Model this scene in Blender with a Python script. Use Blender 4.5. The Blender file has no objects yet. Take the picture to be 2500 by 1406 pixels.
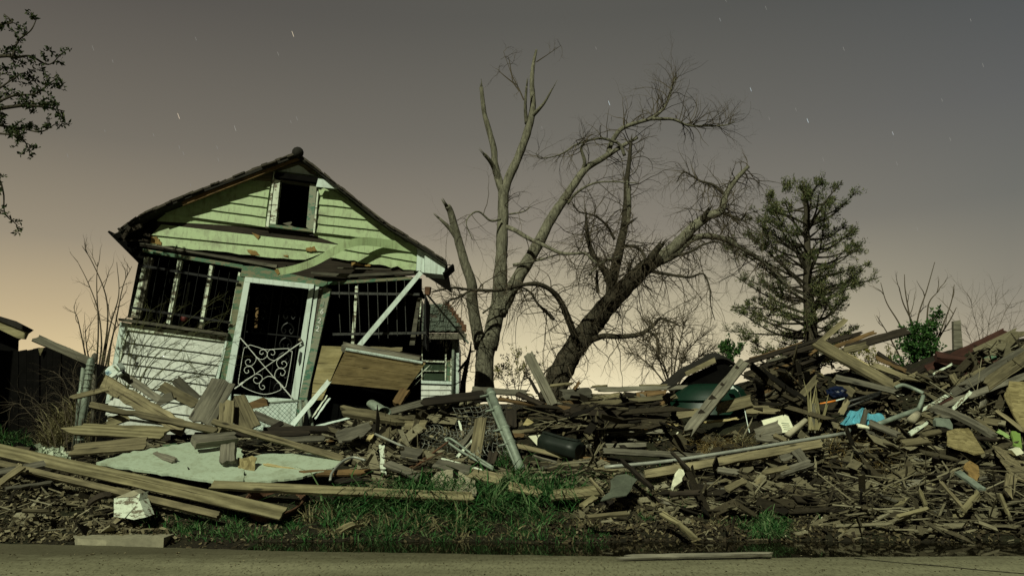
import bpy, math, random
from mathutils import Vector, Matrix, noise as mnoise

scene = bpy.context.scene
COL = scene.collection
# ------------------------------------------------------------------ camera
FPX = 1962.0                     # focal length in photo pixels (photo 2500 x 1406)
CAM_H = 1.4
PITCH = math.radians(8.18)
cam_d = bpy.data.cameras.new("camera")
cam_d.sensor_width = 36.0
cam_d.lens = FPX / 2500.0 * 36.0
cam_d.clip_start = 0.1
cam_d.clip_end = 6000.0
cam = bpy.data.objects.new("camera", cam_d)
COL.objects.link(cam)
cam.location = (0, 0, CAM_H)
cam.rotation_euler = (math.pi / 2 + PITCH, 0, 0)
scene.camera = cam
# ------------------------------------------------------------------ sky
world = bpy.data.worlds.new("World")
scene.world = world
world.use_nodes = True
wn = world.node_tree.nodes
wl = world.node_tree.links
wn.clear()

def lin(c):
    return tuple(((v / 255.0) / 12.92 if v / 255.0 <= 0.04045 else ((v / 255.0 + 0.055) / 1.055) ** 2.4) for v in c)

w_out = wn.new("ShaderNodeOutputWorld")
w_bg = wn.new("ShaderNodeBackground")
w_tc = wn.new("ShaderNodeTexCoord")
w_sep = wn.new("ShaderNodeSeparateXYZ")
wl.new(w_tc.outputs["Generated"], w_sep.inputs[0])

def wramp(stops):
    r = wn.new("ShaderNodeValToRGB")
    e = r.color_ramp.elements
    while len(e) < len(stops):
        e.new(0.5)
    for el, (p, c) in zip(e, stops):
        el.position = p
        el.color = (*lin(c), 1)
    wl.new(w_sep.outputs["Z"], r.inputs[0])
    return r

# city glow on the horizon fading to a dull night sky: warm to the left, bluish to the right
r_left = wramp([(0.0, (242, 220, 170)), (0.035, (226, 204, 156)), (0.10, (194, 175, 139)), (0.18, (153, 142, 122)),
                (0.29, (118, 112, 101)), (0.44, (88, 84, 79)), (1.0, (60, 58, 55))])
r_mid = wramp([(0.0, (250, 238, 196)), (0.04, (230, 217, 178)), (0.12, (189, 179, 150)), (0.21, (138, 131, 118)),
               (0.32, (111, 108, 100)), (0.45, (90, 89, 84)), (1.0, (54, 54, 54))])
r_right = wramp([(0.0, (200, 186, 156)), (0.05, (168, 158, 136)), (0.12, (140, 135, 121)), (0.22, (112, 112, 106)),
                 (0.32, (97, 98, 97)), (0.45, (75, 79, 81)), (1.0, (44, 47, 52))])

def wmath(op, a, b=None, clamp=False):
    n = wn.new("ShaderNodeMath")
    n.operation = op
    n.use_clamp = clamp
    for i, v in enumerate((a, b)):
        if v is None:
            continue
        if isinstance(v, (int, float)):
            n.inputs[i].default_value = v
        else:
            wl.new(v, n.inputs[i])
    return n.outputs[0]

def wmix(f, a, b):
    n = wn.new("ShaderNodeMix")
    n.data_type = 'RGBA'
    wl.new(f, n.inputs[0])
    wl.new(a, n.inputs[6])
    wl.new(b, n.inputs[7])
    return n.outputs[2]

f1 = wmath('MULTIPLY', wmath('ADD', w_sep.outputs["X"], 0.50), 2.0, True)
f2 = wmath('POWER', wmath('MULTIPLY', w_sep.outputs["X"], 1.9, True), 1.8)
skyc = wmix(f2, wmix(f1, r_left.outputs[0], r_mid.outputs[0]), r_right.outputs[0])
# the glow stands behind the houses; the unseen street side is dimmed to cut fill light
front = wmath('ADD', wmath('MULTIPLY', wmath('MULTIPLY', wmath('ADD', w_sep.outputs["Y"], 0.25), 2.0, True), 0.84), 0.16)
wl.new(skyc, w_bg.inputs["Color"])
wl.new(front, w_bg.inputs["Strength"])
wl.new(w_bg.outputs[0], w_out.inputs[0])
# ------------------------------------------------------------------ street light as the one sun lamp
sun_d = bpy.data.lights.new("sun", 'SUN')
sun_d.energy = 3.6
sun_d.angle = math.radians(0.5)
sun_d.color = (0.95, 1.0, 0.74)
sun = bpy.data.objects.new("sun", sun_d)
COL.objects.link(sun)
SUN_DIR = Vector((0.40, 1.0, -0.85)).normalized()     # the way the light travels
sun.rotation_euler = SUN_DIR.to_track_quat('-Z', 'Y').to_euler()
sun.location = (-6, -12, 12)
scene.view_settings.view_transform = 'Standard'
scene.view_settings.look = 'None'
scene.view_settings.exposure = 0.0
scene.view_settings.gamma = 1.0
# ------------------------------------------------------------------ helpers
CAM = Vector((0, 0, CAM_H))
FWD = Vector((0, math.cos(PITCH), math.sin(PITCH)))
UPV = Vector((0, -math.sin(PITCH), math.cos(PITCH)))
RGT = Vector((1, 0, 0))

def ray(px, py):
    return (RGT * ((px - 1250) / FPX) + UPV * ((703 - py) / FPX) + FWD)

def P(px, py, D):
    """point seen at photo pixel (px, py) at D metres down the y axis"""
    d = ray(px, py)
    return CAM + d * (D / d.y)

def proj(p):
    v = p - CAM
    z = v.dot(FWD)
    return (1250 + v.x / z * FPX, 703 - v.dot(UPV) / z * FPX)

def lerp(a, b, t):
    return a + (b - a) * t

def sstep(a, b, x):
    t = max(0.0, min(1.0, (x - a) / (b - a)))
    return t * t * (3 - 2 * t)

def interp(xs, ys, x):
    if x <= xs[0]:
        return ys[0]
    for i in range(len(xs) - 1):
        if x <= xs[i + 1]:
            t = (x - xs[i]) / (xs[i + 1] - xs[i])
            t = t * t * (3 - 2 * t)
            return ys[i] + (ys[i + 1] - ys[i]) * t
    return ys[-1]

def heap(x):
    return interp([-9, -6.5, -3, -1, 1, 2.6, 4.2, 6, 8, 10, 12, 16], [0.0, 0.12, 0.28, 0.60, 0.78, 0.86, 1.15, 1.35, 1.75, 2.0, 1.5, 0.0], x)

def H(x, y):
    """height of the ground: street, gutter, verge, lot and the heap of earth under the rubble"""
    if y < 7.5:
        return -0.07
    z = interp([7.5, 7.7, 8.38, 8.9, 9.6, 10.6, 11.6, 14, 18], [-0.07, -0.075, -0.06, 0.09, 0.30, 0.47, 0.58, 0.6, 0.6], y)
    z += heap(x) * interp([9.4, 10.5, 11.8, 12.7, 13.4, 16.5], [0, 0.13, 0.50, 1.0, 1.0, 0.0], y) * (1 if x > -7 else max(0, (x + 9) / 2))
    if 7.9 < y < 17:
        a = sstep(7.9, 9.2, y) * (1 - sstep(15, 17, y))
        z += a * (0.10 * mnoise.noise(Vector((x * 0.9, y * 0.9, 3.1))) + 0.06 * mnoise.noise(Vector((x * 2.7, y * 2.7, 7.7)))
                  + 0.025 * mnoise.noise(Vector((x * 8, y * 8, 1.7))))
    return z

def hit(px, py, lift=0.0, far=13.2):
    """where the ray through a pixel meets the ground raised by lift"""
    d = ray(px, py)
    y = 6.5
    while y < far:
        p = CAM + d * (y / d.y)
        if p.z <= H(p.x, y) + lift:
            return p
        y += 0.04
    return CAM + d * (far / d.y)

ORG = {}

class MB:
    def __init__(self):
        self.v = []
        self.f = []
        self.m = []
    def add(self, vs, fs, m=0):
        o = len(self.v)
        self.v.extend([Vector(p) for p in vs])
        self.f.extend([tuple(i + o for i in f) for f in fs])
        self.m.extend([m] * len(fs))
    def box8(self, a, m=0):
        """a: four front corners then four back corners in the same order"""
        self.add(a, [(0, 1, 2, 3), (7, 6, 5, 4), (0, 4, 5, 1), (1, 5, 6, 2), (2, 6, 7, 3), (3, 7, 4, 0)], m)
    def prism(self, front, back, m=0):
        n = len(front)
        self.add(list(front) + list(back), [tuple(range(n)), tuple(range(2 * n - 1, n - 1, -1))]
                 + [(i, i + n, (i + 1) % n + n, (i + 1) % n) for i in range(n)], m)
    def tube(self, pts, rad, sides=6, m=0, cap=True, rough=0.0, rng=None):
        pts = [Vector(p) for p in pts]
        n = len(pts)
        if isinstance(rad, (int, float)):
            rad = [rad] * n
        o = len(self.v)
        up = Vector((0.31, 0.2, 0.93))
        for i, p in enumerate(pts):
            t = (pts[min(i + 1, n - 1)] - pts[max(i - 1, 0)])
            if t.length < 1e-9:
                t = Vector((0, 0, 1))
            t.normalize()
            a = t.cross(up)
            if a.length < 1e-3:
                a = t.cross(Vector((1, 0, 0)))
            a.normalize()
            b = t.cross(a)
            up = b if abs(t.dot(b)) < 0.9 else up
            up = a.cross(t)
            for k in range(sides):
                an = 2 * math.pi * k / sides
                r = rad[i]
                if rough:
                    r *= 1 + rough * mnoise.noise(Vector((p.x * 6 + k * 3.3, p.y * 2, p.z * 5)))
                self.v.append(p + a * (math.cos(an) * r) + b * (math.sin(an) * r))
        for i in range(n - 1):
            for k in range(sides):
                k2 = (k + 1) % sides
                self.f.append((o + i * sides + k, o + i * sides + k2, o + (i + 1) * sides + k2, o + (i + 1) * sides + k))
                self.m.append(m)
        if cap:
            self.f.append(tuple(o + k for k in range(sides))[::-1])
            self.f.append(tuple(o + (n - 1) * sides + k for k in range(sides)))
            self.m += [m, m]
    def build(self, name, mats, parent=None, loc=None, smooth=False):
        o = ORG.get(parent.name, Vector((0, 0, 0))) if parent else Vector(loc if loc is not None else (0, 0, 0))
        me = bpy.data.meshes.new(name)
        me.from_pydata([tuple(p - o) for p in self.v], [], self.f)
        if not isinstance(mats, (list, tuple)):
            mats = [mats]
        for mt in mats:
            me.materials.append(mt)
        if len(mats) > 1:
            me.polygons.foreach_set("material_index", self.m)
        if smooth:
            me.polygons.foreach_set("use_smooth", [True] * len(self.f))
        me.update()
        ob = bpy.data.objects.new(name, me)
        COL.objects.link(ob)
        ORG[ob.name] = o
        if parent:
            ob.parent = parent
        else:
            ob.location = o
        return ob

def tag(o, label=None, cat=None, group=None, kind=None):
    if label:
        o["label"] = label
    if cat:
        o["category"] = cat
    if group:
        o["group"] = group
    if kind:
        o["kind"] = kind
    return o

def empty(name, loc, label, cat, group=None):
    o = bpy.data.objects.new(name, None)
    COL.objects.link(o)
    o.location = loc
    o.empty_display_size = 0.2
    ORG[o.name] = Vector(loc)
    return tag(o, label, cat, group)

def catmull(pts, n=6):
    pts = [Vector(p) for p in pts]
    q = [pts[0] * 2 - pts[1]] + pts + [pts[-1] * 2 - pts[-2]]
    out = []
    for i in range(1, len(q) - 2):
        for k in range(n):
            t = k / n
            a, b, c, d = q[i - 1], q[i], q[i + 1], q[i + 2]
            out.append(0.5 * ((2 * b) + (c - a) * t + (2 * a - 5 * b + 4 * c - d) * t * t + (3 * b - a - 3 * c + d) * t ** 3))
    out.append(pts[-1])
    return out

def zl(ox, oy, s):
    """helper: coordinates read in an enlarged detail -> photo pixels"""
    return lambda x, y: (ox + x * s, oy + y * s)
# ------------------------------------------------------------------ materials
class NT:
    def __init__(self, name):
        self.mat = bpy.data.materials.new(name)
        self.mat.use_nodes = True
        self.t = self.mat.node_tree
        self.n = self.t.nodes
        self.l = self.t.links
        self.b = self.n["Principled BSDF"]
    def put(self, sock, v):
        if hasattr(v, "is_linked"):
            self.l.new(v, sock)
        elif isinstance(v, (tuple, list)) and len(v) == 3 and sock.type == 'RGBA':
            sock.default_value = (*v, 1)
        else:
            sock.default_value = v
    def coords(self, scale=(1, 1, 1), obj=True, rnd=0.0):
        tc = self.n.new("ShaderNodeTexCoord")
        mp = self.n.new("ShaderNodeMapping")
        self.l.new(tc.outputs["Object" if obj else "Generated"], mp.inputs[0])
        mp.inputs["Scale"].default_value = scale
        if rnd:
            oi = self.n.new("ShaderNodeObjectInfo")
            mu = self.math('MULTIPLY', oi.outputs["Random"], rnd)
            self.l.new(mu, mp.inputs["Location"])
        return mp.outputs[0]
    def noise(self, co, scale=5, detail=4, rough=0.6, dist=0.0):
        n = self.n.new("ShaderNodeTexNoise")
        if co is not None:
            self.l.new(co, n.inputs["Vector"])
        n.inputs["Scale"].default_value = scale
        n.inputs["Detail"].default_value = detail
        n.inputs["Roughness"].default_value = rough
        n.inputs["Distortion"].default_value = dist
        return n.outputs[0]
    def ramp(self, f, stops):
        r = self.n.new("ShaderNodeValToRGB")
        e = r.color_ramp.elements
        while len(e) < len(stops):
            e.new(0.5)
        for el, (p, c) in zip(e, stops):
            el.position = p
            el.color = (*c, 1) if len(c) == 3 else c
        self.l.new(f, r.inputs[0])
        return r.outputs[0]
    def math(self, op, a, b=None, clamp=False):
        n = self.n.new("ShaderNodeMath")
        n.operation = op
        n.use_clamp = clamp
        self.put(n.inputs[0], a)
        if b is not None:
            self.put(n.inputs[1], b)
        return n.outputs[0]
    def mix(self, f, a, b, mode='MIX'):
        n = self.n.new("ShaderNodeMix")
        n.data_type = 'RGBA'
        n.blend_type = mode
        self.put(n.inputs[0], f)
        self.put(n.inputs[6], a)
        self.put(n.inputs[7], b)
        return n.outputs[2]
    def rnd(self, lo, hi):
        oi = self.n.new("ShaderNodeObjectInfo")
        return self.math('ADD', self.math('MULTIPLY', oi.outputs["Random"], hi - lo), lo)
    def scale(self, col, f):
        n = self.n.new("ShaderNodeVectorMath")
        n.operation = 'SCALE'
        self.put(n.inputs[0], col)
        self.put(n.inputs["Scale"], f)
        return n.outputs[0]
    def bump(self, h, strength=0.4, dist=0.01):
        n = self.n.new("ShaderNodeBump")
        n.inputs["Strength"].default_value = strength
        n.inputs["Distance"].default_value = dist
        self.l.new(h, n.inputs["Height"])
        self.l.new(n.outputs[0], self.b.inputs["Normal"])
    def done(self, col, rough=0.8, metal=0.0, spec=0.3):
        self.put(self.b.inputs["Base Color"], col)
        self.put(self.b.inputs["Roughness"], rough)
        self.b.inputs["Metallic"].default_value = metal
        self.b.inputs["Specular IOR Level"].default_value = spec
        return self.mat

def wood(name, dark, light, lo=0.75, hi=1.25, fine=1.0, knots=True, rough=0.85, wave=0.10):
    t = NT(name)
    co = t.coords((0.9, 9 * fine, 9 * fine), rnd=60)
    g1 = t.noise(co, 3.0, 6, 0.65, 0.5)
    co2 = t.coords((0.5, 4.5, 4.5), rnd=37)
    w = t.n.new("ShaderNodeTexWave")
    t.l.new(co2, w.inputs["Vector"])
    w.bands_direction = 'Y'
    w.inputs["Scale"].default_value = 0.9
    w.inputs["Distortion"].default_value = 14.0
    w.inputs["Detail"].default_value = 2.0
    w.inputs["Detail Scale"].default_value = 0.7
    mixv = t.math('ADD', t.math('MULTIPLY', g1, 1.0 - wave), t.math('MULTIPLY', w.outputs[1], wave))
    c = t.ramp(mixv, [(0.22, dark), (0.75, light)])
    blot = t.noise(t.coords((1.2, 2.5, 2.5), rnd=11), 2.2, 5, 0.65)
    c = t.scale(c, t.math('ADD', t.math('MULTIPLY', blot, 1.5), 0.2))
    ck = t.noise(t.coords((0.5, 34, 34), rnd=71), 1.6, 4, 0.6)
    c = t.mix(1.0, c, t.ramp(ck, [(0.33, (0.22, 0.2, 0.17)), (0.41, (1, 1, 1))]), 'MULTIPLY')
    if knots:
        k = t.n.new("ShaderNodeTexVoronoi")
        t.l.new(t.coords((1.4, 5, 5), rnd=23), k.inputs["Vector"])
        k.inputs["Scale"].default_value = 1.0
        kf = t.ramp(k.outputs["Distance"], [(0.06, (0.25, 0.25, 0.25)), (0.11, (1, 1, 1))])
        c = t.mix(1.0, c, kf, 'MULTIPLY')
    c = t.scale(c, t.rnd(lo, hi))
    t.bump(g1, 0.35, 0.006)
    return t.done(c, rough, 0, 0.2)

def paint(name, col, dirt=(0.10, 0.09, 0.05), under=(0.13, 0.11, 0.075), peel=0.62, dirtamt=0.5, var=0.1, rough=0.55):
    t = NT(name)
    co = t.coords((1, 1, 1), rnd=19)
    c = t.mix(t.math('MULTIPLY', t.noise(t.coords((0.6, 3, 3), rnd=5), 2.0, 5, 0.7), var * 3), col, tuple(v * 0.72 for v in col))
    d = t.ramp(t.noise(co, 3.2, 8, 0.72), [(0.5, (0, 0, 0)), (0.78, (dirtamt,) * 3)])
    c = t.mix(d, c, dirt)
    st = t.ramp(t.noise(t.coords((14, 14, 0.9), rnd=3), 1.5, 5, 0.7), [(0.52, (0, 0, 0)), (0.72, (dirtamt * 0.8,) * 3)])
    c = t.mix(st, c, dirt)
    sp = t.ramp(t.noise(co, 42, 3, 0.6), [(0.66, (0, 0, 0)), (0.74, (0.65,) * 3)])
    c = t.mix(sp, c, dirt)
    if peel < 1:
        p = t.ramp(t.noise(t.coords((2.2, 5, 5), rnd=9), 2.6, 9, 0.75), [(peel, (0, 0, 0)), (peel + 0.02, (1, 1, 1))])
        c = t.mix(p, c, under)
    t.bump(t.noise(co, 12, 4, 0.6), 0.12, 0.006)
    return t.done(c, rough, 0, 0.3)

def plain(name, col, rough=0.8, metal=0, var=0.3, scale=6, bump=0.15, bd=0.01, spec=0.3, lo=1, hi=1):
    t = NT(name)
    co = t.coords(rnd=13)
    n = t.noise(co, scale, 6, 0.65)
    c = t.ramp(n, [(0.25, tuple(v * (1 - var) for v in col)), (0.75, tuple(min(1, v * (1 + var)) for v in col))])
    if lo != hi:
        c = t.scale(c, t.rnd(lo, hi))
    if bump:
        t.bump(n, bump, bd)
    return t.done(c, rough, metal, spec)

M = {}
M['grey'] = wood('weathered_grey_wood', (0.045, 0.041, 0.031), (0.205, 0.19, 0.145), 0.55, 1.3)
M['tan'] = wood('bare_tan_wood', (0.06, 0.05, 0.028), (0.26, 0.222, 0.13), 0.6, 1.25)
M['pine'] = wood('wet_pine_wood', (0.085, 0.072, 0.034), (0.29, 0.255, 0.145), 0.85, 1.05, 0.8, wave=0.3)
M['dark'] = wood('dark_wet_dim_wood', (0.008, 0.0062, 0.0045), (0.034, 0.026, 0.018), 0.7, 1.5)  # wet brown boards, with lamp falloff also put into the colour
M['brown'] = wood('brown_stained_wood', (0.05, 0.03, 0.014), (0.20, 0.125, 0.055), 0.8, 1.2)
M['redbrown'] = wood('red_brown_wood', (0.02, 0.008, 0.006), (0.07, 0.03, 0.022), 0.9, 1.1)
M['yellow'] = wood('pale_yellow_wood', (0.28, 0.22, 0.09), (0.55, 0.46, 0.24), 0.9, 1.1)
M['panel'] = wood('varnished_wall_boards', (0.15, 0.108, 0.046), (0.34, 0.26, 0.13), 1, 1)
M['ply'] = wood('plywood_face', (0.20, 0.165, 0.075), (0.34, 0.29, 0.15), 1, 1, 0.55, False, wave=0.3)
M['black'] = plain('black_and_unlit_wood', (0.0035, 0.0032, 0.003), 0.95, var=0.5, bump=0.2, spec=0.05)  # on fence and shed the light falloff is put into the colour
M['void'] = plain('unlit_interior', (0.004, 0.004, 0.004), 1.0, var=0.5, bump=0, spec=0.0)  # darkness of the unlit rooms put into the colour
M['lime'] = paint('lime_green_siding', (0.32, 0.415, 0.215), dirtamt=0.85, peel=0.76, under=(0.16, 0.12, 0.05))
M['mint'] = paint('pale_mint_siding', (0.55, 0.575, 0.53), dirtamt=0.7, peel=0.8)
M['mintsheet'] = paint('mint_painted_sheet', (0.43, 0.51, 0.39), dirt=(0.17, 0.17, 0.09), dirtamt=0.75, peel=0.66, under=(0.3, 0.32, 0.16))
M['white'] = paint('white_trim_paint', (0.56, 0.65, 0.60), dirtamt=0.6, peel=0.74)
M['whiteold'] = paint('flaking_white_paint', (0.62, 0.68, 0.55), peel=0.52, dirtamt=0.6)
M['green'] = paint('faded_green_paint', (0.055, 0.13, 0.075), dirt=(0.12, 0.13, 0.07), peel=0.5, under=(0.15, 0.145, 0.085), dirtamt=0.7)
M['teal'] = paint('teal_paint', (0.05, 0.145, 0.095), dirt=(0.17, 0.19, 0.12), peel=0.46, under=(0.2, 0.21, 0.15), dirtamt=0.7)
M['limeboard'] = paint('bright_lime_paint', (0.19, 0.30, 0.07), peel=0.8)
M['metal'] = plain('wrought_iron', (0.008, 0.008, 0.008), 0.45, 0.6, spec=0.5)
M['whitemetal'] = plain('white_enamelled_iron', (0.55, 0.57, 0.53), 0.4, 0, 0.2, spec=0.4)
M['galv'] = plain('galvanised_green_grey', (0.20, 0.235, 0.19), 0.55, 0.15, 0.5, 7)
M['wire'] = plain('fence_wire', (0.30, 0.31, 0.27), 0.5, 0.3)
M['greenwire'] = plain('green_coated_wire', (0.03, 0.10, 0.06), 0.6)
M['rust'] = plain('rusted_iron', (0.10, 0.05, 0.028), 0.9, 0.1, 0.5, 9)
M['blackrubber'] = plain('black_green_plastic', (0.012, 0.017, 0.013), 0.5, 0, 0.4, 7, spec=0.4)
M['bin'] = plain('dark_green_plastic', (0.003, 0.020, 0.011), 0.45, 0, 0.3, 3, 0.05, spec=0.4)
M['tarp'] = plain('blue_plastic_tarp', (0.10, 0.34, 0.43), 0.4, 0, 0.25, 4, 0.1, spec=0.5)
M['navy'] = plain('navy_plastic_bag', (0.006, 0.011, 0.035), 0.35, 0, 0.3, 5)
M['plastic'] = plain('white_plastic', (0.68, 0.76, 0.70), 0.45, 0, 0.1, 4, 0.05, spec=0.4)
M['labelblue'] = plain('blue_print', (0.20, 0.32, 0.42), 0.6, 0, 0.2)
M['blackcap'] = plain('black_cap_plastic', (0.01, 0.01, 0.01), 0.4)
M['foam'] = plain('pale_cream_board', (0.70, 0.70, 0.52), 0.8, 0, 0.2, 10)
M['conc'] = plain('old_concrete', (0.26, 0.24, 0.165), 0.9, 0, 0.3, 10, 0.4)
M['roofing'] = plain('black_roofing_felt', (0.014, 0.012, 0.009), 0.9, 0, 0.5, 8, 0.5)
M['slatey'] = plain('weathered_felt', (0.075, 0.085, 0.062), 0.9, 0, 0.5, 6, 0.5)
M['orange'] = plain('bright_orange_tubing', (0.75, 0.24, 0.04), 0.4, 0, 0.25)
M['stone'] = plain('rubble_stone', (0.34, 0.31, 0.22), 0.9, 0, 0.3, 8, 0.5, lo=0.6, hi=1.2)
M['insul'] = plain('pale_insulation', (0.42, 0.47, 0.36), 1.0, 0, 0.3, 18, 0.6)
M['cork'] = plain('brown_fibreboard', (0.22, 0.14, 0.05), 1.0, 0, 0.5, 14, 0.7)

def osb():
    t = NT('chipboard')
    v = t.n.new("ShaderNodeTexVoronoi")
    t.l.new(t.coords((14, 30, 30), rnd=20), v.inputs["Vector"])
    v.inputs["Scale"].default_value = 1.0
    n = t.noise(t.coords((6, 22, 22), rnd=8), 1.5, 5, 0.7, 1.5)
    c = t.ramp(t.math('ADD', t.math('MULTIPLY', v.outputs["Color"], 0.4), t.math('MULTIPLY', n, 0.6)),
               [(0.25, (0.10, 0.078, 0.03)), (0.7, (0.30, 0.25, 0.12))])
    t.bump(n, 0.5, 0.01)
    return t.done(c, 0.9)
M['osb'] = osb()

def bark(name, dark, light, scale=1.0):
    t = NT(name)
    n = t.noise(t.coords((7 * scale, 7 * scale, 1.6 * scale)), 2.5, 8, 0.72, 0.6)
    c = t.ramp(n, [(0.3, dark), (0.68, light)])
    b = t.noise(t.coords((0.7, 0.7, 0.5)), 1.3, 4, 0.6)
    c = t.scale(c, t.math('ADD', t.math('MULTIPLY', b, 1.1), 0.4))
    t.bump(n, 0.8, 0.04)
    return t.done(c, 0.95, 0, 0.1)
M['bark'] = bark('grey_bark', (0.035, 0.031, 0.023), (0.25, 0.235, 0.175))
M['barkdark'] = bark('dark_gnarled_bark', (0.015, 0.013, 0.010), (0.085, 0.073, 0.052), 1.4)
M['twig'] = plain('thin_twigs', (0.075, 0.06, 0.042), 0.9, 0, 0.3, 3, 0, spec=0.1)
M['shoot'] = plain('greenish_shoots', (0.085, 0.085, 0.04), 0.9, 0, 0.3, 3, 0, spec=0.1)

def island_wood(name, cols):
    t = NT(name)
    g = t.n.new("ShaderNodeNewGeometry")
    n = t.noise(t.coords((3, 14, 14)), 3, 5, 0.7)
    c = t.ramp(t.math('ADD', t.math('MULTIPLY', g.outputs["Random Per Island"], 0.7), t.math('MULTIPLY', n, 0.3)), cols)
    c = t.scale(c, t.math('ADD', t.math('MULTIPLY', t.noise(t.coords((2, 9, 9)), 6, 4, 0.7), 1.2), 0.4))
    return t.done(c, 0.9, 0, 0.15)
M['scrap'] = island_wood('mixed_scrap_wood', [(0.15, (0.010, 0.008, 0.005)), (0.36, (0.04, 0.033, 0.02)), (0.54, (0.115, 0.10, 0.062)), (0.78, (0.19, 0.17, 0.11)), (0.9, (0.27, 0.25, 0.18)), (0.98, (0.5, 0.5, 0.42))])
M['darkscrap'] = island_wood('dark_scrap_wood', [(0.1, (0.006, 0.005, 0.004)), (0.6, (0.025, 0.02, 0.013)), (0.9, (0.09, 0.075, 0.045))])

def leaf(name, cols, lo=0.6, hi=1.3, scale=3.0):
    t = NT(name)
    n = t.noise(t.coords(), scale, 3, 0.6)
    g = t.n.new("ShaderNodeNewGeometry")
    c = t.ramp(t.math('ADD', t.math('MULTIPLY', n, 0.6), t.math('MULTIPLY', g.outputs["Random Per Island"], 0.5)),
               [(0.25, cols[0]), (0.55, cols[1]), (0.85, cols[2])])
    m = t.done(c, 0.75, 0, 0.15)
    return m
M['conifer'] = leaf('conifer_foliage', [(0.03, 0.04, 0.016), (0.07, 0.085, 0.034), (0.15, 0.14, 0.06)], scale=0.8)
M['leafdark'] = leaf('dark_foliage', [(0.012, 0.022, 0.008), (0.03, 0.045, 0.016), (0.07, 0.075, 0.03)])
M['ivy'] = leaf('ivy_leaves', [(0.012, 0.035, 0.008), (0.025, 0.07, 0.016), (0.06, 0.12, 0.03)])
M['weed'] = leaf('yellowish_weeds', [(0.06, 0.06, 0.015), (0.14, 0.13, 0.03), (0.2, 0.18, 0.05)])
M['grass'] = leaf('verge_grass', [(0.014, 0.055, 0.016), (0.036, 0.11, 0.028), (0.15, 0.20, 0.095)], scale=4)
M['drygrass'] = leaf('dead_grass', [(0.09, 0.08, 0.04), (0.19, 0.165, 0.085), (0.3, 0.27, 0.15)])
M['litter'] = leaf('dead_leaves_and_chips', [(0.02, 0.016, 0.009), (0.09, 0.075, 0.042), (0.27, 0.235, 0.145)], scale=6)
M['pale'] = leaf('pale_fragments', [(0.3, 0.27, 0.17), (0.5, 0.46, 0.33), (0.68, 0.66, 0.52)], scale=6)
M['wetleaf'] = leaf('wet_dark_litter', [(0.014, 0.011, 0.007), (0.045, 0.034, 0.02), (0.14, 0.115, 0.06)], scale=6)
M['fibre'] = leaf('brown_fibre_tangle', [(0.07, 0.045, 0.015), (0.15, 0.10, 0.035), (0.32, 0.25, 0.11)], scale=6)
# ------------------------------------------------------------------ ground, street, puddle
def gz(px, py, z=0.0):
    d = ray(px, py)
    return CAM + d * ((z - CAM_H) / d.z)

def build_ground():
    xs = [-3000, -1200, -500, -200, -90, -50, -30, -20, -15, -12, -10.5]
    x = -9.6
    while x < 11.2:
        xs.append(x)
        x += 0.075
    xs += [12, 13.5, 16, 20, 30, 50, 90, 200, 500, 1200, 3000]
    ys = [-400, -100, -30, -10, 0, 4, 6, 7]
    y = 7.4
    while y < 14.2:
        ys.append(y)
        y += 0.06
    ys += [14.5, 15, 15.5, 16, 16.5, 17, 18, 20, 23, 27, 35, 50, 90, 200, 500, 1200, 3000]
    mb = MB()
    vs = [(a, b, H(a, b)) for b in ys for a in xs]
    n = len(xs)
    fs = [(j * n + i, j * n + i + 1, (j + 1) * n + i + 1, (j + 1) * n + i) for j in range(len(ys) - 1) for i in range(n - 1)]
    mb.add(vs, fs)
    t = NT('soil')
    co = t.coords()
    n1 = t.noise(co, 1.1, 6, 0.7)
    n2 = t.noise(co, 14, 6, 0.75)
    c = t.ramp(n2, [(0.3, (0.008, 0.0065, 0.004)), (0.55, (0.02, 0.016, 0.009)), (0.78, (0.06, 0.05, 0.027))])
    c = t.mix(t.ramp(n1, [(0.45, (0, 0, 0)), (0.65, (0.55,) * 3)]), c, (0.018, 0.024, 0.009))
    t.bump(n2, 0.9, 0.04)
    m = t.done(c, 0.9, 0, 0.2)
    g = mb.build('ground', m, smooth=True)
    tag(g, kind='structure')

build_ground()

EDGE = [(-1500, 1322), (0, 1326), (250, 1331), (450, 1337), (700, 1345), (1000, 1349), (1400, 1356), (1900, 1361), (2200, 1358), (2500, 1356), (4500, 1352)]

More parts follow.
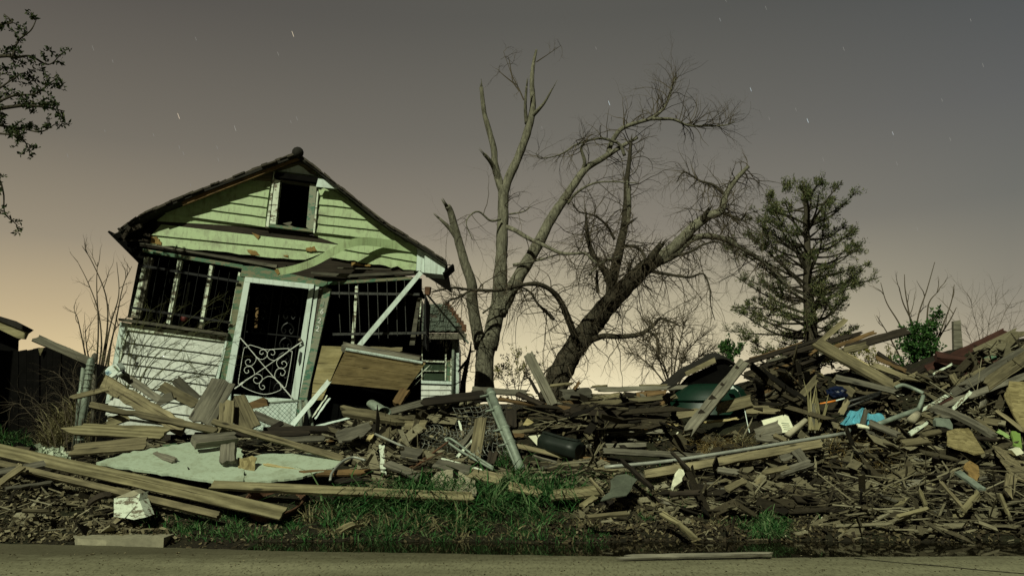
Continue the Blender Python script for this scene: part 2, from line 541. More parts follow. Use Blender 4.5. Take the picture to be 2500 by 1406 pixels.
def build_street():
    mb = MB()
    pts = []
    rng = random.Random(4)
    for i in range(len(EDGE) - 1):
        (a, b), (c, d) = EDGE[i], EDGE[i + 1]
        for k in range(14):
            t = k / 14
            p = gz(lerp(a, c, t), lerp(b, d, t) + rng.uniform(-0.7, 0.7))
            pts.append(p)
    pts = [Vector((-900, pts[0].y, 0))] + pts + [Vector((900, pts[-1].y, 0))]
    n = len(pts)
    rows = [pts]
    for y in (6.8, 6.2, 5.5, 4, 1, -4):
        rows.append([Vector((p.x, y, 0)) for p in pts])
    bot = [p + Vector((0, 0.01, -0.12)) for p in pts]
    vs = bot + [p for r in rows for p in r]
    fs = []
    for r in range(len(rows)):
        for i in range(n - 1):
            fs.append((r * n + i + 1, r * n + i, (r + 1) * n + i, (r + 1) * n + i + 1))
    mb.add(vs, fs)
    t = NT('street_concrete')
    co = t.coords()
    n1 = t.noise(t.coords((0.35, 1.6, 1)), 1.6, 6, 0.72)
    n2 = t.noise(t.coords((24, 7, 1)), 1.6, 6, 0.8)
    n3 = t.noise(t.coords((6, 16, 1)), 3.2, 6, 0.75)
    c = t.ramp(n1, [(0.33, (0.145, 0.138, 0.08)), (0.66, (0.27, 0.258, 0.16))])
    c = t.mix(t.ramp(n2, [(0.36, (0.9, 0.9, 0.9)), (0.49, (0, 0, 0))]), c, (0.05, 0.043, 0.022))
    c = t.mix(t.ramp(n3, [(0.6, (0, 0, 0)), (0.74, (0.75, 0.75, 0.75))]), c, (0.07, 0.06, 0.03))
    c = t.mix(t.ramp(n2, [(0.58, (0, 0, 0)), (0.68, (0.8, 0.8, 0.8))]), c, (0.34, 0.315, 0.2))
    ed = t.n.new("ShaderNodeSeparateXYZ")
    t.l.new(co, ed.inputs[0])
    ef = t.math('ADD', ed.outputs[1], t.math('MULTIPLY', t.noise(t.coords((2.5, 5, 1)), 1.5, 5, 0.7), 0.9))
    c = t.mix(t.ramp(t.math('MULTIPLY', ef, 0.1), [(0.775, (0, 0, 0)), (0.83, (0.75,) * 3)]), c, (0.05, 0.043, 0.023))
    t.bump(n2, 0.6, 0.006)
    tag(mb.build('street', t.done(c, 0.85, 0, 0.25)), kind='structure')
    # tar filled crack on the right
    mb = MB()
    pl = [gz(x, y) for x, y in ((2085, 1362), (2180, 1372), (2300, 1382), (2390, 1391), (2520, 1402))]
    pl = catmull(pl, 5)
    for i in range(len(pl) - 1):
        a, b = pl[i], pl[i + 1]
        w = Vector((0.004, 0.013, 0)) * rng.uniform(0.6, 1.3)
        z = Vector((0, 0, 0.004))
        mb.add([a - w + z, b - w + z, b + w + z, a + w + z], [(0, 1, 2, 3)])
    tag(mb.build('street_crack', plain('tar', (0.03, 0.026, 0.016), 0.9, bump=0)), kind='structure')

build_street()

def build_grit():
    rng = random.Random(18)
    mb = MB()
    for k in range(1500):
        u = rng.random()
        px = rng.uniform(-40, 520) if u < 0.5 else rng.uniform(-40, 2540)
        py = (1329 + abs(rng.gauss(0, 9))) if u < 0.5 else rng.uniform(1350, 1410)
        r = rng.uniform(0.004, 0.016) if u < 0.5 else rng.uniform(0.003, 0.009)
        c = gz(px, py, r * 0.5)
        if c.y > 7.9:
            continue
        v = [c + Vector((rng.uniform(0.6, 1.6) * a * r, rng.uniform(0.6, 1.4) * b * r, d * r * rng.uniform(0.4, 0.9))) for a, b, d in ((1, 0, 0), (0, 1, 0), (-1, 0, 0), (0, -1, 0), (0, 0, 1), (0, 0, -1))]
        mb.add(v, [(0, 1, 4), (1, 2, 4), (2, 3, 4), (3, 0, 4), (1, 0, 5), (2, 1, 5), (3, 2, 5), (0, 3, 5)])
    tag(mb.build('street_grit', M['litter']), kind='stuff')
build_grit()

def build_puddle():
    mb = MB()
    xs = [-2.6 + 0.15 * i for i in range(90)]
    vs = []
    for x in xs:
        vs += [(x, 7.2, -0.008), (x, 8.95, -0.008)]
    mb.add(vs, [(2 * i, 2 * i + 2, 2 * i + 3, 2 * i + 1) for i in range(len(xs) - 1)])
    t = NT('still_water')
    n = t.noise(t.coords((1.5, 5, 1)), 1.4, 3, 0.5)
    t.bump(n, 0.04, 0.01)
    m = t.done((0.008, 0.007, 0.004), 0.04, 0, 0.5)
    tag(mb.build('puddle_water', m), kind='structure')

build_puddle()

# ------------------------------------------------------------------ the leaning house
HN = Vector((0.05, -1, 0)).normalized()
HW = -HN
HP0 = P(680, 900, 13.4)

def FP(px, py, off=0.0):
    d = ray(px, py)
    q = HP0 + HN * off
    t = (q - CAM).dot(HN) / d.dot(HN)
    return CAM + d * t

house = empty('house', FP(650, 1060), 'small pale green wooden house leaning to the right, front porch barred and gutted', 'house')

def slab(mb, pts, off, th, m=0):
    f = [FP(x, y, off) for x, y in pts]
    mb.prism(f, [p + HW * th for p in f], m)

def strip(mb, a, b, wa, wb, off, th, m=0, off2=None):
    """board on the facade from a to b, widths in photo pixels"""
    off2 = off if off2 is None else off2
    d = Vector((b[0] - a[0], b[1] - a[1]))
    d.normalize()
    n = Vector((-d.y, d.x))
    q = [(a[0] + n.x * wa / 2, a[1] + n.y * wa / 2, off), (b[0] + n.x * wb / 2, b[1] + n.y * wb / 2, off2),
         (b[0] - n.x * wb / 2, b[1] - n.y * wb / 2, off2), (a[0] - n.x * wa / 2, a[1] - n.y * wa / 2, off)]
    f = [FP(*p) for p in q]
    mb.prism(f, [p + HW * th for p in f], m)

def part(name, mat, pts, off, th, parent=None):
    mb = MB()
    slab(mb, pts, off, th)
    return mb.build(name, mat, parent or house)

def board(name, mat, a, b, wa, wb, off, th, parent=None, off2=None):
    mb = MB()
    strip(mb, a, b, wa, wb, off, th, off2=off2)
    return mb.build(name, mat, parent or house)

def siding(name, mat, lines, base=0.0, parent=None, seed=0, lip=0.035, jag=None):
    rng = random.Random(seed)
    mb = MB()
    for r in range(len(lines) - 1):
        (t0, t1), (b0, b1) = lines[r], lines[r + 1]
        n = 14
        vs = []
        for i in range(n + 1):
            t = i / n
            j = rng.uniform(-0.5, 0.5)
            if jag and r == len(lines) - 2:
                j += rng.uniform(-jag, jag * 0.5)
            tx, ty = lerp(t0[0], t1[0], t), lerp(t0[1], t1[1], t)
            bx, by = lerp(b0[0], b1[0], t), lerp(b0[1], b1[1], t) + j
            vs += [FP(tx, ty, base), FP(bx, by, base + lip), FP(bx, by + 0.3, base + 0.002)]
        fs = []
        for i in range(n):
            for k in range(2):
                fs.append((3 * i + k, 3 * i + k + 1, 3 * i + 3 + k + 1, 3 * i + 3 + k))
        mb.add(vs, fs)
    return mb.build(name, mat, parent or house)

Z1 = zl(240, 340, 500 / 1406)
Z2 = zl(640, 340, 540 / 1406)
Z3 = zl(240, 700, 520 / 1828)
Z4 = zl(700, 700, 520 / 1828)
ZZ = zl(560, 760, 220 / 1031)

# ---- gable backing
part('gable_wall', M['lime'], [(405, 522), (666, 398), (722, 376), (724, 440), (666, 424), (651, 556), (380, 540)], -0.02, 0.1)
part('gable_wall', M['lime'], [(722, 376), (780, 426), (905, 532), (1035, 632), (1030, 668), (766, 575), (774, 446), (724, 440)], -0.02, 0.1)
part('bare_frieze', M['dark'], [(380, 540), (651, 556), (766, 575), (1030, 668), (800, 690), (676, 660), (350, 604), (362, 556)], -0.025, 0.1)
# ---- gable siding
L = [(Z1(1010, 280), Z1(1186, 290)), (Z1(925, 300), Z1(1176, 337)), (Z1(810, 352), Z1(1166, 402)), (Z1(680, 402), Z1(1157, 467)),
     (Z1(560, 456), Z1(1150, 534)), (Z1(440, 508), Z1(1146, 602))]
siding('gable_siding', M['lime'], L, 0.0, seed=1)
R = [(Z2(358, 312), Z2(455, 325)), (Z2(362, 354), Z2(520, 374)), (Z2(362, 413), Z2(615, 440)), (Z2(358, 478), Z2(712, 514)),
     (Z2(352, 536), Z2(812, 584)), (Z2(346, 592), Z2(925, 658))]
siding('gable_siding', M['lime'], R, 0.0, seed=2)
siding('gable_siding', M['lime'], [(Z2(560, 640), Z2(984, 716)), (Z2(470, 690), Z2(982, 780)), (Z2(430, 752), Z2(977, 836))], -0.005, seed=3, jag=5)
siding('frieze_siding', M['lime'], [((394, 548), (826, 598)), ((370, 574), (795, 615)), ((367, 597), (746, 637))], 0.0, seed=4, jag=4)
# torn brown sheathing showing under the frieze boards
for i, q in enumerate([[Z1(360, 668), Z1(400, 672), Z1(432, 705), Z1(428, 726), Z1(358, 712)], [Z1(1018, 755), Z1(1075, 765), Z1(1112, 795), Z1(1040, 790)],
                       [Z1(1262, 795), Z1(1300, 798), Z1(1306, 816)], [Z2(275, 690), Z2(330, 682), Z2(352, 712), Z2(280, 712)],
                       [Z2(565, 785), Z2(600, 780), Z2(640, 800), Z2(690, 795), Z2(690, 806), Z2(570, 802)]]):
    r_ = random.Random(i + 50)
    qq = []
    for k_ in range(len(q)):
        u_, v_ = Vector(q[k_]), Vector(q[(k_ + 1) % len(q)])
        n_ = max(1, int((v_ - u_).length / 3))
        for s_ in range(n_):
            w_ = u_.lerp(v_, s_ / n_)
            qq.append((w_.x + r_.uniform(-1.4, 1.4), w_.y + r_.uniform(-1.4, 1.4)))
    part('torn_sheathing', M['cork'], qq, 0.045, 0.03)
# tan boards high under the ridge
part('ridge_boards', M['tan'], [Z1(1010, 278), Z1(1190, 190), Z1(1380, 118), Z2(360, 240), Z2(352, 232), Z2(110, 200), Z1(1205, 215), Z1(1186, 288)], 0.012, 0.02)
part('pale_gusset', M['white'], [Z2(112, 203), Z2(180, 182), Z2(230, 165), Z2(262, 182), Z2(308, 222), Z2(352, 234)], 0.03, 0.012)
part('torn_hood', M['white'], [Z2(356, 250), Z2(428, 262), Z2(500, 318), Z2(342, 302)], 0.20, 0.015)
part('hanging_sheathing', M['cork'], [Z1(1052, 640), Z1(1110, 662), Z1(1096, 688)], 0.03, 0.03)
# ---- attic window
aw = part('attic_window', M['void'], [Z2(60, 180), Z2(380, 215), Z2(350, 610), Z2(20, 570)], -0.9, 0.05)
mb = MB()
slab(mb, [Z2(80, 207), Z2(357, 242), Z2(350, 276), Z2(76, 240)], 0.12, 0.16)
mb.build('window_hood', M['black'], aw)
for nm, mt, q, of in (('casing', 'whiteold', [Z2(74, 205), Z2(82, 205), Z2(40, 558), Z2(22, 562)], 0.07),
                      ('casing', 'whiteold', [Z2(349, 330), Z2(358, 334), Z2(334, 596), Z2(322, 594)], 0.07),
                      ('frame', 'whiteold', [Z2(78, 256), Z2(114, 262), Z2(86, 540), Z2(44, 536)], 0.05),
                      ('frame', 'teal', [Z2(304, 282), Z2(347, 290), Z2(322, 588), Z2(280, 558)], 0.05),
                      ('frame', 'grey', [Z2(116, 256), Z2(308, 284), Z2(306, 294), Z2(115, 268)], 0.04),
                      ('sill', 'green', [Z2(44, 538), Z2(322, 574), Z2(320, 590), Z2(40, 556)], 0.08)):
    mb = MB()
    slab(mb, q, of, 0.12)
    mb.build(nm, M[mt], aw)
part('frame', M['grey'], [Z2(130, 535), Z2(186, 524), Z2(190, 530), Z2(176, 545), Z2(205, 558), Z2(190, 562)], 0.03, 0.02, aw)
# ---- porch beam and header
board('porch_beam', M['dark'], Z1(285, 722), Z2(150, 810), 8, 8, 0.07, 0.14)
board('porch_beam', M['grey'], Z1(285, 712), Z1(1225, 872), 4, 8, 0.085, 0.05)
board('porch_header', M['green'], Z1(305, 762), Z1(990, 875), 8, 9, 0.06, 0.12)
mb = MB()
strip(mb, Z2(310, 848), Z2(560, 870), 5, 9, 0.09, 0.05)
strip(mb, Z2(540, 868), Z2(965, 845), 7, 6, 0.10, 0.05)
strip(mb, Z2(480, 818), Z2(820, 826), 3, 2, 0.11, 0.04)
mb.build('cracked_beam', M['grey'], house)
board('porch_header', M['green'], Z2(415, 915), Z2(950, 882), 7, 7, 0.06, 0.1)
part('lintel', M['green'], [Z1(990, 868), Z1(1100, 874), Z1(1230, 905), Z2(415, 905), Z2(408, 936), Z2(330, 934), Z1(1010, 945), Z1(975, 940)], 0.075, 0.1)
# ---- curved siding strip peeling off
path = [(985, 694, 0.04), (900, 682, 0.05), (820, 668, 0.09), (720, 655, 0.18), (640, 650, 0.28), (570, 660, 0.36), (500, 688, 0.42),
        (410, 738, 0.47), (320, 785, 0.50), (210, 822, 0.52), (92, 845, 0.54)]
pp = catmull([Vector((Z2(x, y)[0], Z2(x, y)[1], o)) for x, y, o in path], 5)
mb = MB()
vs = []
n = len(pp)
for i, p in enumerate(pp):
    t = (pp[min(i + 1, n - 1)] - pp[max(i - 1, 0)])
    t2 = Vector((t.x, t.y)).normalized()
    w = lerp(11, 8.5, i / n)
    nx, ny = -t2.y * w, t2.x * w
    for s, o in ((1, 0), (-1, 0), (-1, -0.018), (1, -0.018)):
        vs.append(FP(p.x + nx * s, p.y + ny * s, p.z + o))
fs = []
for i in range(n - 1):
    for k in range(4):
        fs.append((4 * i + k, 4 * i + (k + 1) % 4, 4 * i + 4 + (k + 1) % 4, 4 * i + 4 + k))
fs += [(0, 1, 2, 3), (4 * n - 1, 4 * n - 2, 4 * n - 3, 4 * n - 4)]
mb.add(vs, fs)
cs = mb.build('peeling_siding_strip', M['lime'], house, smooth=False)
part('torn_end', M['cork'], [Z2(78, 832), Z2(100, 822), Z2(112, 852), Z2(96, 862)], 0.55, 0.025, cs)
# ---- right corner: trim, soffit return, diagonal fallen trim
part('corner_trim', M['white'], [Z2(986, 690), Z2(1012, 700), Z2(1008, 836), Z2(980, 836)], 0.06, 0.08)
part('corner_trim', M['white'], [Z2(1012, 694), Z2(1032, 706), Z2(1030, 850), Z2(1010, 842)], 0.075, 0.09)
part('eave_return', M['white'], [Z2(1033, 704), Z2(1175, 778), Z2(1152, 860), Z2(1032, 848)], 0.16, 0.5)
mb = MB()
strip(mb, Z2(1010, 845), Z2(605, 1326), 11, 12, 0.18, 0.02, off2=0.42)
mb.build('fallen_trim', M['white'], house)
board('gutter_end', M['black'], Z2(1150, 855), Z2(1216, 796), 5, 5, 0.2, 0.6)
board('gutter_end', M['black'], Z2(1160, 797), Z2(1206, 800), 1.5, 1.5, 0.2, 0.02)
mb = MB()
mb.tube([FP(*Z2(1055, 940), 0.05), FP(*Z2(1052, 990), 0.05)], [0.06, 0.05], 8)
mb.build('eave_block', M['rust'], house)
# ---- roof
def roof_slope(pts, name, seed, th=12, mat='roofing', n_sh=26, over=0.27, depth=3.4):
    rng = random.Random(seed)
    mb = MB()
    top = [FP(x, y, over) for x, y in pts]
    bot = [FP(x, y + th * 0.75, over) for x, y in pts]
    for i in range(len(pts) - 1):
        a = [top[i], top[i + 1], bot[i + 1], bot[i]]
        mb.box8(a + [p + HW * depth for p in a])
    r = mb.build(name, M[mat], house)
    # irregular shingle edge
    mb = MB()
    L_ = [0]
    for i in range(len(pts) - 1):
        L_.append(L_[-1] + math.dist(pts[i], pts[i + 1]))
    s = 0.0
    def at(s):
        for i in range(len(pts) - 1):
            if s <= L_[i + 1] or i == len(pts) - 2:
                t = (s - L_[i]) / (L_[i + 1] - L_[i])
                return (lerp(pts[i][0], pts[i + 1][0], t), lerp(pts[i][1], pts[i + 1][1], t))
    while s < L_[-1] - 4:
        w = rng.uniform(9, 26)
        e = min(s + w * 1.25, L_[-1])
        a, b = at(s), at(e)
        dy = rng.uniform(1.5, 4.5)
        h = rng.uniform(3, 6.5)
        o = over + rng.uniform(0.0, 0.06)
        q = [FP(a[0], a[1] - dy, o), FP(b[0], b[1] - dy - rng.uniform(-2.5, 1), o), FP(b[0], b[1] + h - dy, o), FP(a[0], a[1] + h - dy, o)]
        mb.box8(q + [p + HW * rng.uniform(0.3, 3.0) for p in q])
        s += w
    mb.build('shingle_edge', M['roofing2'], r)
    return r

M['roofing2'] = plain('weathered_shingles', (0.05, 0.042, 0.032), 0.95, 0, 0.6, 5, 0.5)
rl = roof_slope([(724, 374), (640, 405), (560, 436), (470, 470), (405, 497), (352, 520), (318, 541), (292, 560)], 'roof', 5)
rr = roof_slope([(724, 374), (760, 398), (805, 436), (860, 478), (915, 524), (960, 556), (1010, 586), (1090, 638)], 'roof', 6)
mb = MB()
mb.tube([FP(727, 373, 0.36), FP(727, 373, 0.2), FP(727, 373, -3)], [0.075, 0.10, 0.10], 12)
mb.build('ridge_cap', M['roofing'], rl, smooth=True)
board('rake_board', M['brown'], Z1(575, 442), Z1(1375, 128), 10, 9, 0.22, 0.05)
board('rake_board', M['grey'], Z2(232, 110), Z2(1000, 694), 7, 6, 0.22, 0.05)
# broken left eave
mb = MB()
rng = random.Random(8)
strip(mb, Z1(68, 632), Z1(285, 850), 5, 5, 0.1, 1.0)
slab(mb, [Z1(200, 575), Z1(330, 500), Z1(400, 560), Z1(360, 720), Z1(290, 850), Z1(110, 660)], 0.02, 0.5)
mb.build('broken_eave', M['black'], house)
mb = MB()
for a, b, w in ((Z1(135, 610), Z1(165, 660), 5), (Z1(165, 680), Z1(215, 600), 9), (Z1(100, 655), Z1(150, 635), 2.5), (Z1(215, 620), Z1(300, 590), 12),
                (Z1(170, 695), Z1(310, 695), 3), (Z1(310, 650), Z1(355, 660), 8), (Z1(300, 690), Z1(350, 700), 6)):
    strip(mb, a, b, w, w * 0.8, rng.uniform(0.1, 0.3), 0.04)
mb.build('eave_splinters', M['dark'], house)

# ---- porch interior, dark
mb = MB()
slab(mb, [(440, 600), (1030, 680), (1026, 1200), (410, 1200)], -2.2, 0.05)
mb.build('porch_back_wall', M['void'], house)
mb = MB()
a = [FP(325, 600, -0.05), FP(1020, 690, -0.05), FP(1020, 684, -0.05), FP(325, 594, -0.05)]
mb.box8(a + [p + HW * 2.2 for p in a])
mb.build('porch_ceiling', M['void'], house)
mb = MB()
slats = 14
for i in range(slats):
    w0 = 0.1 + i * 0.15
    gap = 0.05 if i in (3, 5, 6, 7, 9) else 0.002
    t0, b0 = FP(347, 610, -w0), FP(305, 800, -w0)
    w1 = w0 + 0.15 - gap
    top0, bot0 = FP(350, 612, 0) + HW * w0, FP(270, 1010, 0) + HW * w0
    top1, bot1 = FP(350, 612, 0) + HW * w1, FP(270, 1010, 0) + HW * w1
    th = Vector((0.03, 0, 0))
    mb.box8([top0, top1, bot1, bot0, top0 + th, top1 + th, bot1 + th, bot0 + th])
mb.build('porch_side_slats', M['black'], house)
# body of the house behind the porch
mb = MB()
for pxl, pxt, yt, yb in ((262, 340, 640, 1050),):
    t0, b0 = FP(340, 640) + HW * 2.2, FP(262, 1060) + HW * 2.2
    mb.box8([t0, b0, b0 + HW * 0.75, t0 + HW * 0.75] + [p + Vector((0.1, 0, 0)) for p in (t0, b0, b0 + HW * 0.75, t0 + HW * 0.75)])
mb.build('side_wall', M['mint'], house)
mb = MB()
t0, b0 = FP(1010, 690) + HW * 2.2, FP(975, 1050) + HW * 2.2
mb.box8([t0, b0, b0 + HW * 0.75, t0 + HW * 0.75] + [p - Vector((0.1, 0, 0)) for p in (t0, b0, b0 + HW * 0.75, t0 + HW * 0.75)])
mb.build('side_wall', M['mint'], house)

# ---- left porch window: posts, grille, sill
for mt, q in (('whiteold', [Z1(318, 805), Z1(345, 808), Z1(250, 1225), Z1(222, 1222)]), ('grey', [Z1(345, 810), Z1(372, 815), Z1(285, 1230), Z1(250, 1226)]),
              ('whiteold', [Z1(545, 826), Z1(572, 832), Z1(490, 1268), Z1(466, 1260)]),
              ('whiteold', [Z1(765, 862), Z1(787, 866), Z1(712, 1300), Z1(686, 1292)]),
              ('whiteold', [Z1(962, 912), Z1(975, 915), Z1(905, 1310), Z1(890, 1308)])):
    part('window_post', M[mt], q, 0.02, 0.09)
part('corner_post', M['black'], [Z1(285, 790), Z1(322, 800), Z1(228, 1225), Z1(200, 1222)], 0.0, 0.1)

def grille(name, rails, bars, off, mat='metal', r=0.011, rb=0.008):
    mb = MB()
    for a, b in rails:
        p, q = FP(*a, off), FP(*b, off)
        u = Vector((0, 0, r * 1.8))
        w = HN * r
        mb.box8([p + u + w, q + u + w, q - u + w, p - u + w, p + u - w, q + u - w, q - u - w, p - u - w])
    for a, b in bars:
        mb.tube([FP(*a, off + 0.016), FP(*b, off + 0.016)], rb, 5)
    return mb.build(name, M[mat], house)

M['metal2'] = plain('chipped_iron_bars', (0.03, 0.03, 0.027), 0.5, 0.3, 0.9, 22, 0.3, spec=0.5)
bars = []
for i in range(9):
    t = (i + 0.6) / 9.3
    bars.append(((lerp(350, 578, t), lerp(622, 668, t)), (lerp(322, 552, t), lerp(776, 806, t))))
grille('window_grille', [(Z1(280, 865), Z1(965, 978)), (Z1(225, 1155), Z1(905, 1258))], bars, 0.12, rb=0.005)
bars = []
for (tx, ty, bx, by) in ((450, -40, 452, 95), (452, 235, 462, 390), (533, -30, 545, 385), (612, -20, 630, 400), (695, -30, 708, 380), (777, -30, 792, 470), (860, -60, 870, 440), (940, -60, 950, 420), (1010, -60, 1025, 400)):
    bars.append((Z4(tx, ty), Z4(bx, by)))
grille('window_grille', [(Z4(385, 55), Z4(1140, 66)), (Z4(395, 408), Z4(1195, 396))], bars, 0.12, 'metal2')
# side grille seen edge on at the right corner
mb = MB()
for i in range(7):
    w0 = 0.1 + i * 0.27
    a, b = FP(*Z4(1140, 62), 0.1) + HW * w0, FP(*Z4(1120, 500), 0.1) + HW * w0
    mb.tube([a + Vector((0.09, 0, 0)), b + Vector((0.09, 0, 0))], 0.009, 5)
for zz in (66, 396):
    a = FP(*Z4(1140, zz), 0.1)
    mb.tube([a + Vector((0.09, 0, 0)), a + Vector((0.09, 0, 0)) + HW * 1.8], 0.014, 5)
mb.tube([FP(*Z4(1190, 75), 0.1), FP(*Z4(1190, 510), 0.1)], 0.016, 5)
mb.build('side_grille', M['metal'], house)
part('window_post', M['whiteold'], [Z4(588, -6), Z4(612, -6), Z4(576, 510), Z4(550, 508)], 0.02, 0.09)
part('window_post', M['grey'], [Z4(1122, 95), Z4(1148, 98), Z4(1096, 500), Z4(1052, 500)], 0.02, 0.1)
part('window_post', M['whiteold'], [Z4(1150, 90), Z4(1162, 92), Z4(1132, 420), Z4(1122, 420)], -0.3, 0.06)
part('window_sill', M['grey'], [Z1(135, 1228), Z1(200, 1232), Z1(890, 1330), Z1(886, 1350), Z1(200, 1252), Z1(140, 1244)], 0.16, 0.2)
part('sill_apron', M['whiteold'], [Z3(260, 322), Z3(1100, 425), Z3(1092, 472), Z3(255, 370)], 0.05, 0.06)
# ---- low porch wall
part('porch_wall', M['mint'], [(300, 790), (556, 822), (520, 1060), (255, 1060)], -0.02, 0.1)
lines = [(Z3(262, 368), Z3(1092, 468)), (Z3(238, 476), Z3(1062, 588)), (Z3(212, 566), Z3(1036, 672)), (Z3(188, 652), Z3(1008, 758)),
         (Z3(162, 742), Z3(980, 846)), (Z3(136, 832), Z3(952, 936)), (Z3(110, 922), Z3(924, 1026)), (Z3(84, 1012), Z3(896, 1116)), (Z3(58, 1102), Z3(868, 1206))]
siding('porch_siding', M['mint'], lines, 0.0, seed=7, lip=0.04)
part('corner_trim', M['white'], [Z3(188, 300), Z3(262, 312), Z3(175, 700), Z3(95, 1000), Z3(60, 1000)], 0.03, 0.3)
part('corner_trim', M['whiteold'], [Z3(248, 330), Z3(262, 332), Z3(110, 960), Z3(92, 960)], 0.05, 0.06)
part('wall_end_trim', M['white'], [Z3(1100, 420), Z3(1118, 424), Z3(1030, 800), Z3(1000, 1010), Z3(975, 1010), Z3(1010, 780)], 0.06, 0.1)
# ---- door
part('door_post', M['green'], [Z1(958, 936), Z1(1008, 945), Z3(1100, 790), Z3(1060, 1090), Z3(1010, 1090), Z3(1050, 780)], 0.06, 0.12)
door = part('screen_door', M['white'], [(563, 1045), (709, 1058), (713, 974), (571, 962)], 0.09, 0.04)
part('top_rail', M['white'], [(599, 676), (767, 694), (765, 706), (598, 688)], 0.105, 0.05, door)
part('stile', M['white'], [(598, 677), (612, 679), (566, 935), (556, 1044), (544, 1042), (551, 925)], 0.10, 0.05, door)
part('stile', M['white'], [(755, 700), (767, 695), (727, 974), (716, 1062), (703, 1060), (710, 973)], 0.10, 0.05, door)
part('kick_panel', M['white'], [(566, 1042), (708, 1056), (712, 984), (573, 972)], 0.105, 0.012, door)
part('lock_plate', M['blackrubber'], [(732, 858), (737, 860), (734, 884), (730, 892), (728, 880)], 0.115, 0.02, door)
mb = MB()
c = FP(733, 830, 0.13)
mb.tube([c + HN * -0.03, c, c + HN * 0.03, c + HN * 0.05], [0.012, 0.028, 0.028, 0.012], 10)
mb.build('door_knob', M['stone'], door, smooth=True)
mb = MB()
GR = 0.0055
def curl(pts, r=GR):
    p = catmull([Vector((*ZZ(x, y), 0)) for x, y in pts], 5)
    mb.tube([FP(q.x, q.y, 0.15) for q in p], r, 6)
curl([(112, 287), (410, 640), (725, 997)], GR * 1.3)
curl([(832, 348), (410, 640), (60, 885)], GR * 1.3)
for a, b in (((112, 287), (215, 405)), ((832, 348), (690, 445)), ((725, 997), (600, 855)), ((60, 885), (160, 818))):
    curl([a, ((a[0] + b[0]) / 2, (a[1] + b[1]) / 2), b], GR * 2.0)
for s in ([(205, 412), (185, 413), (165, 440), (130, 640), (104, 810), (120, 828), (150, 815)],
          [(225, 408), (222, 390), (245, 386), (330, 412), (420, 436), (560, 430), (672, 426), (684, 436), (676, 448)],
          [(695, 458), (714, 458), (718, 480), (690, 660), (650, 850), (632, 868), (610, 860)],
          [(160, 820), (146, 840), (152, 860), (260, 912), (380, 945), (480, 938), (580, 900), (592, 870), (580, 840)],
          [(215, 410), (300, 510), (365, 550), (425, 520), (432, 470), (395, 438), (355, 450), (350, 485), (380, 490), (388, 472)],
          [(690, 450), (560, 545), (500, 560), (445, 530), (435, 480), (465, 440), (510, 445), (520, 485), (490, 500), (478, 485)],
          [(215, 410), (300, 510), (300, 570), (255, 620), (200, 615), (185, 575), (215, 548), (242, 565), (232, 585)],
          [(130, 820), (270, 740), (285, 690), (250, 635), (195, 635), (170, 670), (190, 705), (222, 695), (215, 670)],
          [(690, 450), (560, 550), (542, 600), (575, 650), (630, 645), (658, 605), (630, 570), (600, 585), (610, 607)],
          [(620, 860), (535, 780), (520, 720), (550, 660), (605, 655), (640, 690), (620, 730), (590, 728), (587, 700)],
          [(130, 820), (270, 735), (330, 718), (375, 750), (365, 805), (315, 825), (278, 795), (290, 757), (322, 765)],
          [(620, 860), (530, 775), (460, 742), (400, 765), (350, 815), (345, 865), (375, 893), (405, 875), (392, 848), (375, 850)]):
    curl(s)
mb.build('door_scrollwork', M['whitemetal'], door, smooth=True)
part('door_jamb', M['white'], [Z2(340, 935), Z2(362, 938), Z2(358, 958), (738, 985), (730, 1050), (718, 1048), (728, 984)], 0.07, 0.08)
part('door_post', M['grey'], [Z2(362, 950), Z2(400, 946), (742, 985), (735, 1050), (728, 1050), (738, 986)], 0.05, 0.08)
np_ = part('door_post', M['teal'], [Z2(392, 940), Z2(437, 951), (752, 958), (737, 1050), (716, 1046), (731, 968)], 0.085, 0.09)
# house number on the post
def glyph(ch, px, py, h, mat, off):
    cu = bpy.data.curves.new('house_number', 'FONT')
    cu.body = ch
    cu.align_x = 'CENTER'
    cu.align_y = 'CENTER'
    cu.size = h
    cu.extrude = 0.004
    cu.offset = 0.002
    tmp = bpy.data.objects.new('house_number', cu)
    COL.objects.link(tmp)
    dg = bpy.context.evaluated_depsgraph_get()
    me = bpy.data.meshes.new_from_object(tmp.evaluated_get(dg))
    bpy.data.objects.remove(tmp)
    me.materials.clear()
    me.materials.append(M[mat])
    o = bpy.data.objects.new('house_number', me)
    COL.objects.link(o)
    p = FP(px, py, off)
    x = (FP(px + 10, py + 2.0, off) - p).normalized()
    y = (FP(px + 2.0, py - 10, off) - p).normalized()
    y = (y - x * y.dot(x)).normalized()
    z = x.cross(y)
    mt = Matrix((x, y, z)).transposed().to_4x4()
    mt.translation = p - ORG[np_.name]
    o.parent = np_
    o.matrix_basis = mt
for ch, px, py in (('1', 789.5, 743), ('6', 786, 761), ('2', 780, 783), ('2', 775.5, 803)):
    glyph(ch, px, py, 0.125, 'galv' if ch == '1' else 'whitemetal', 0.09)
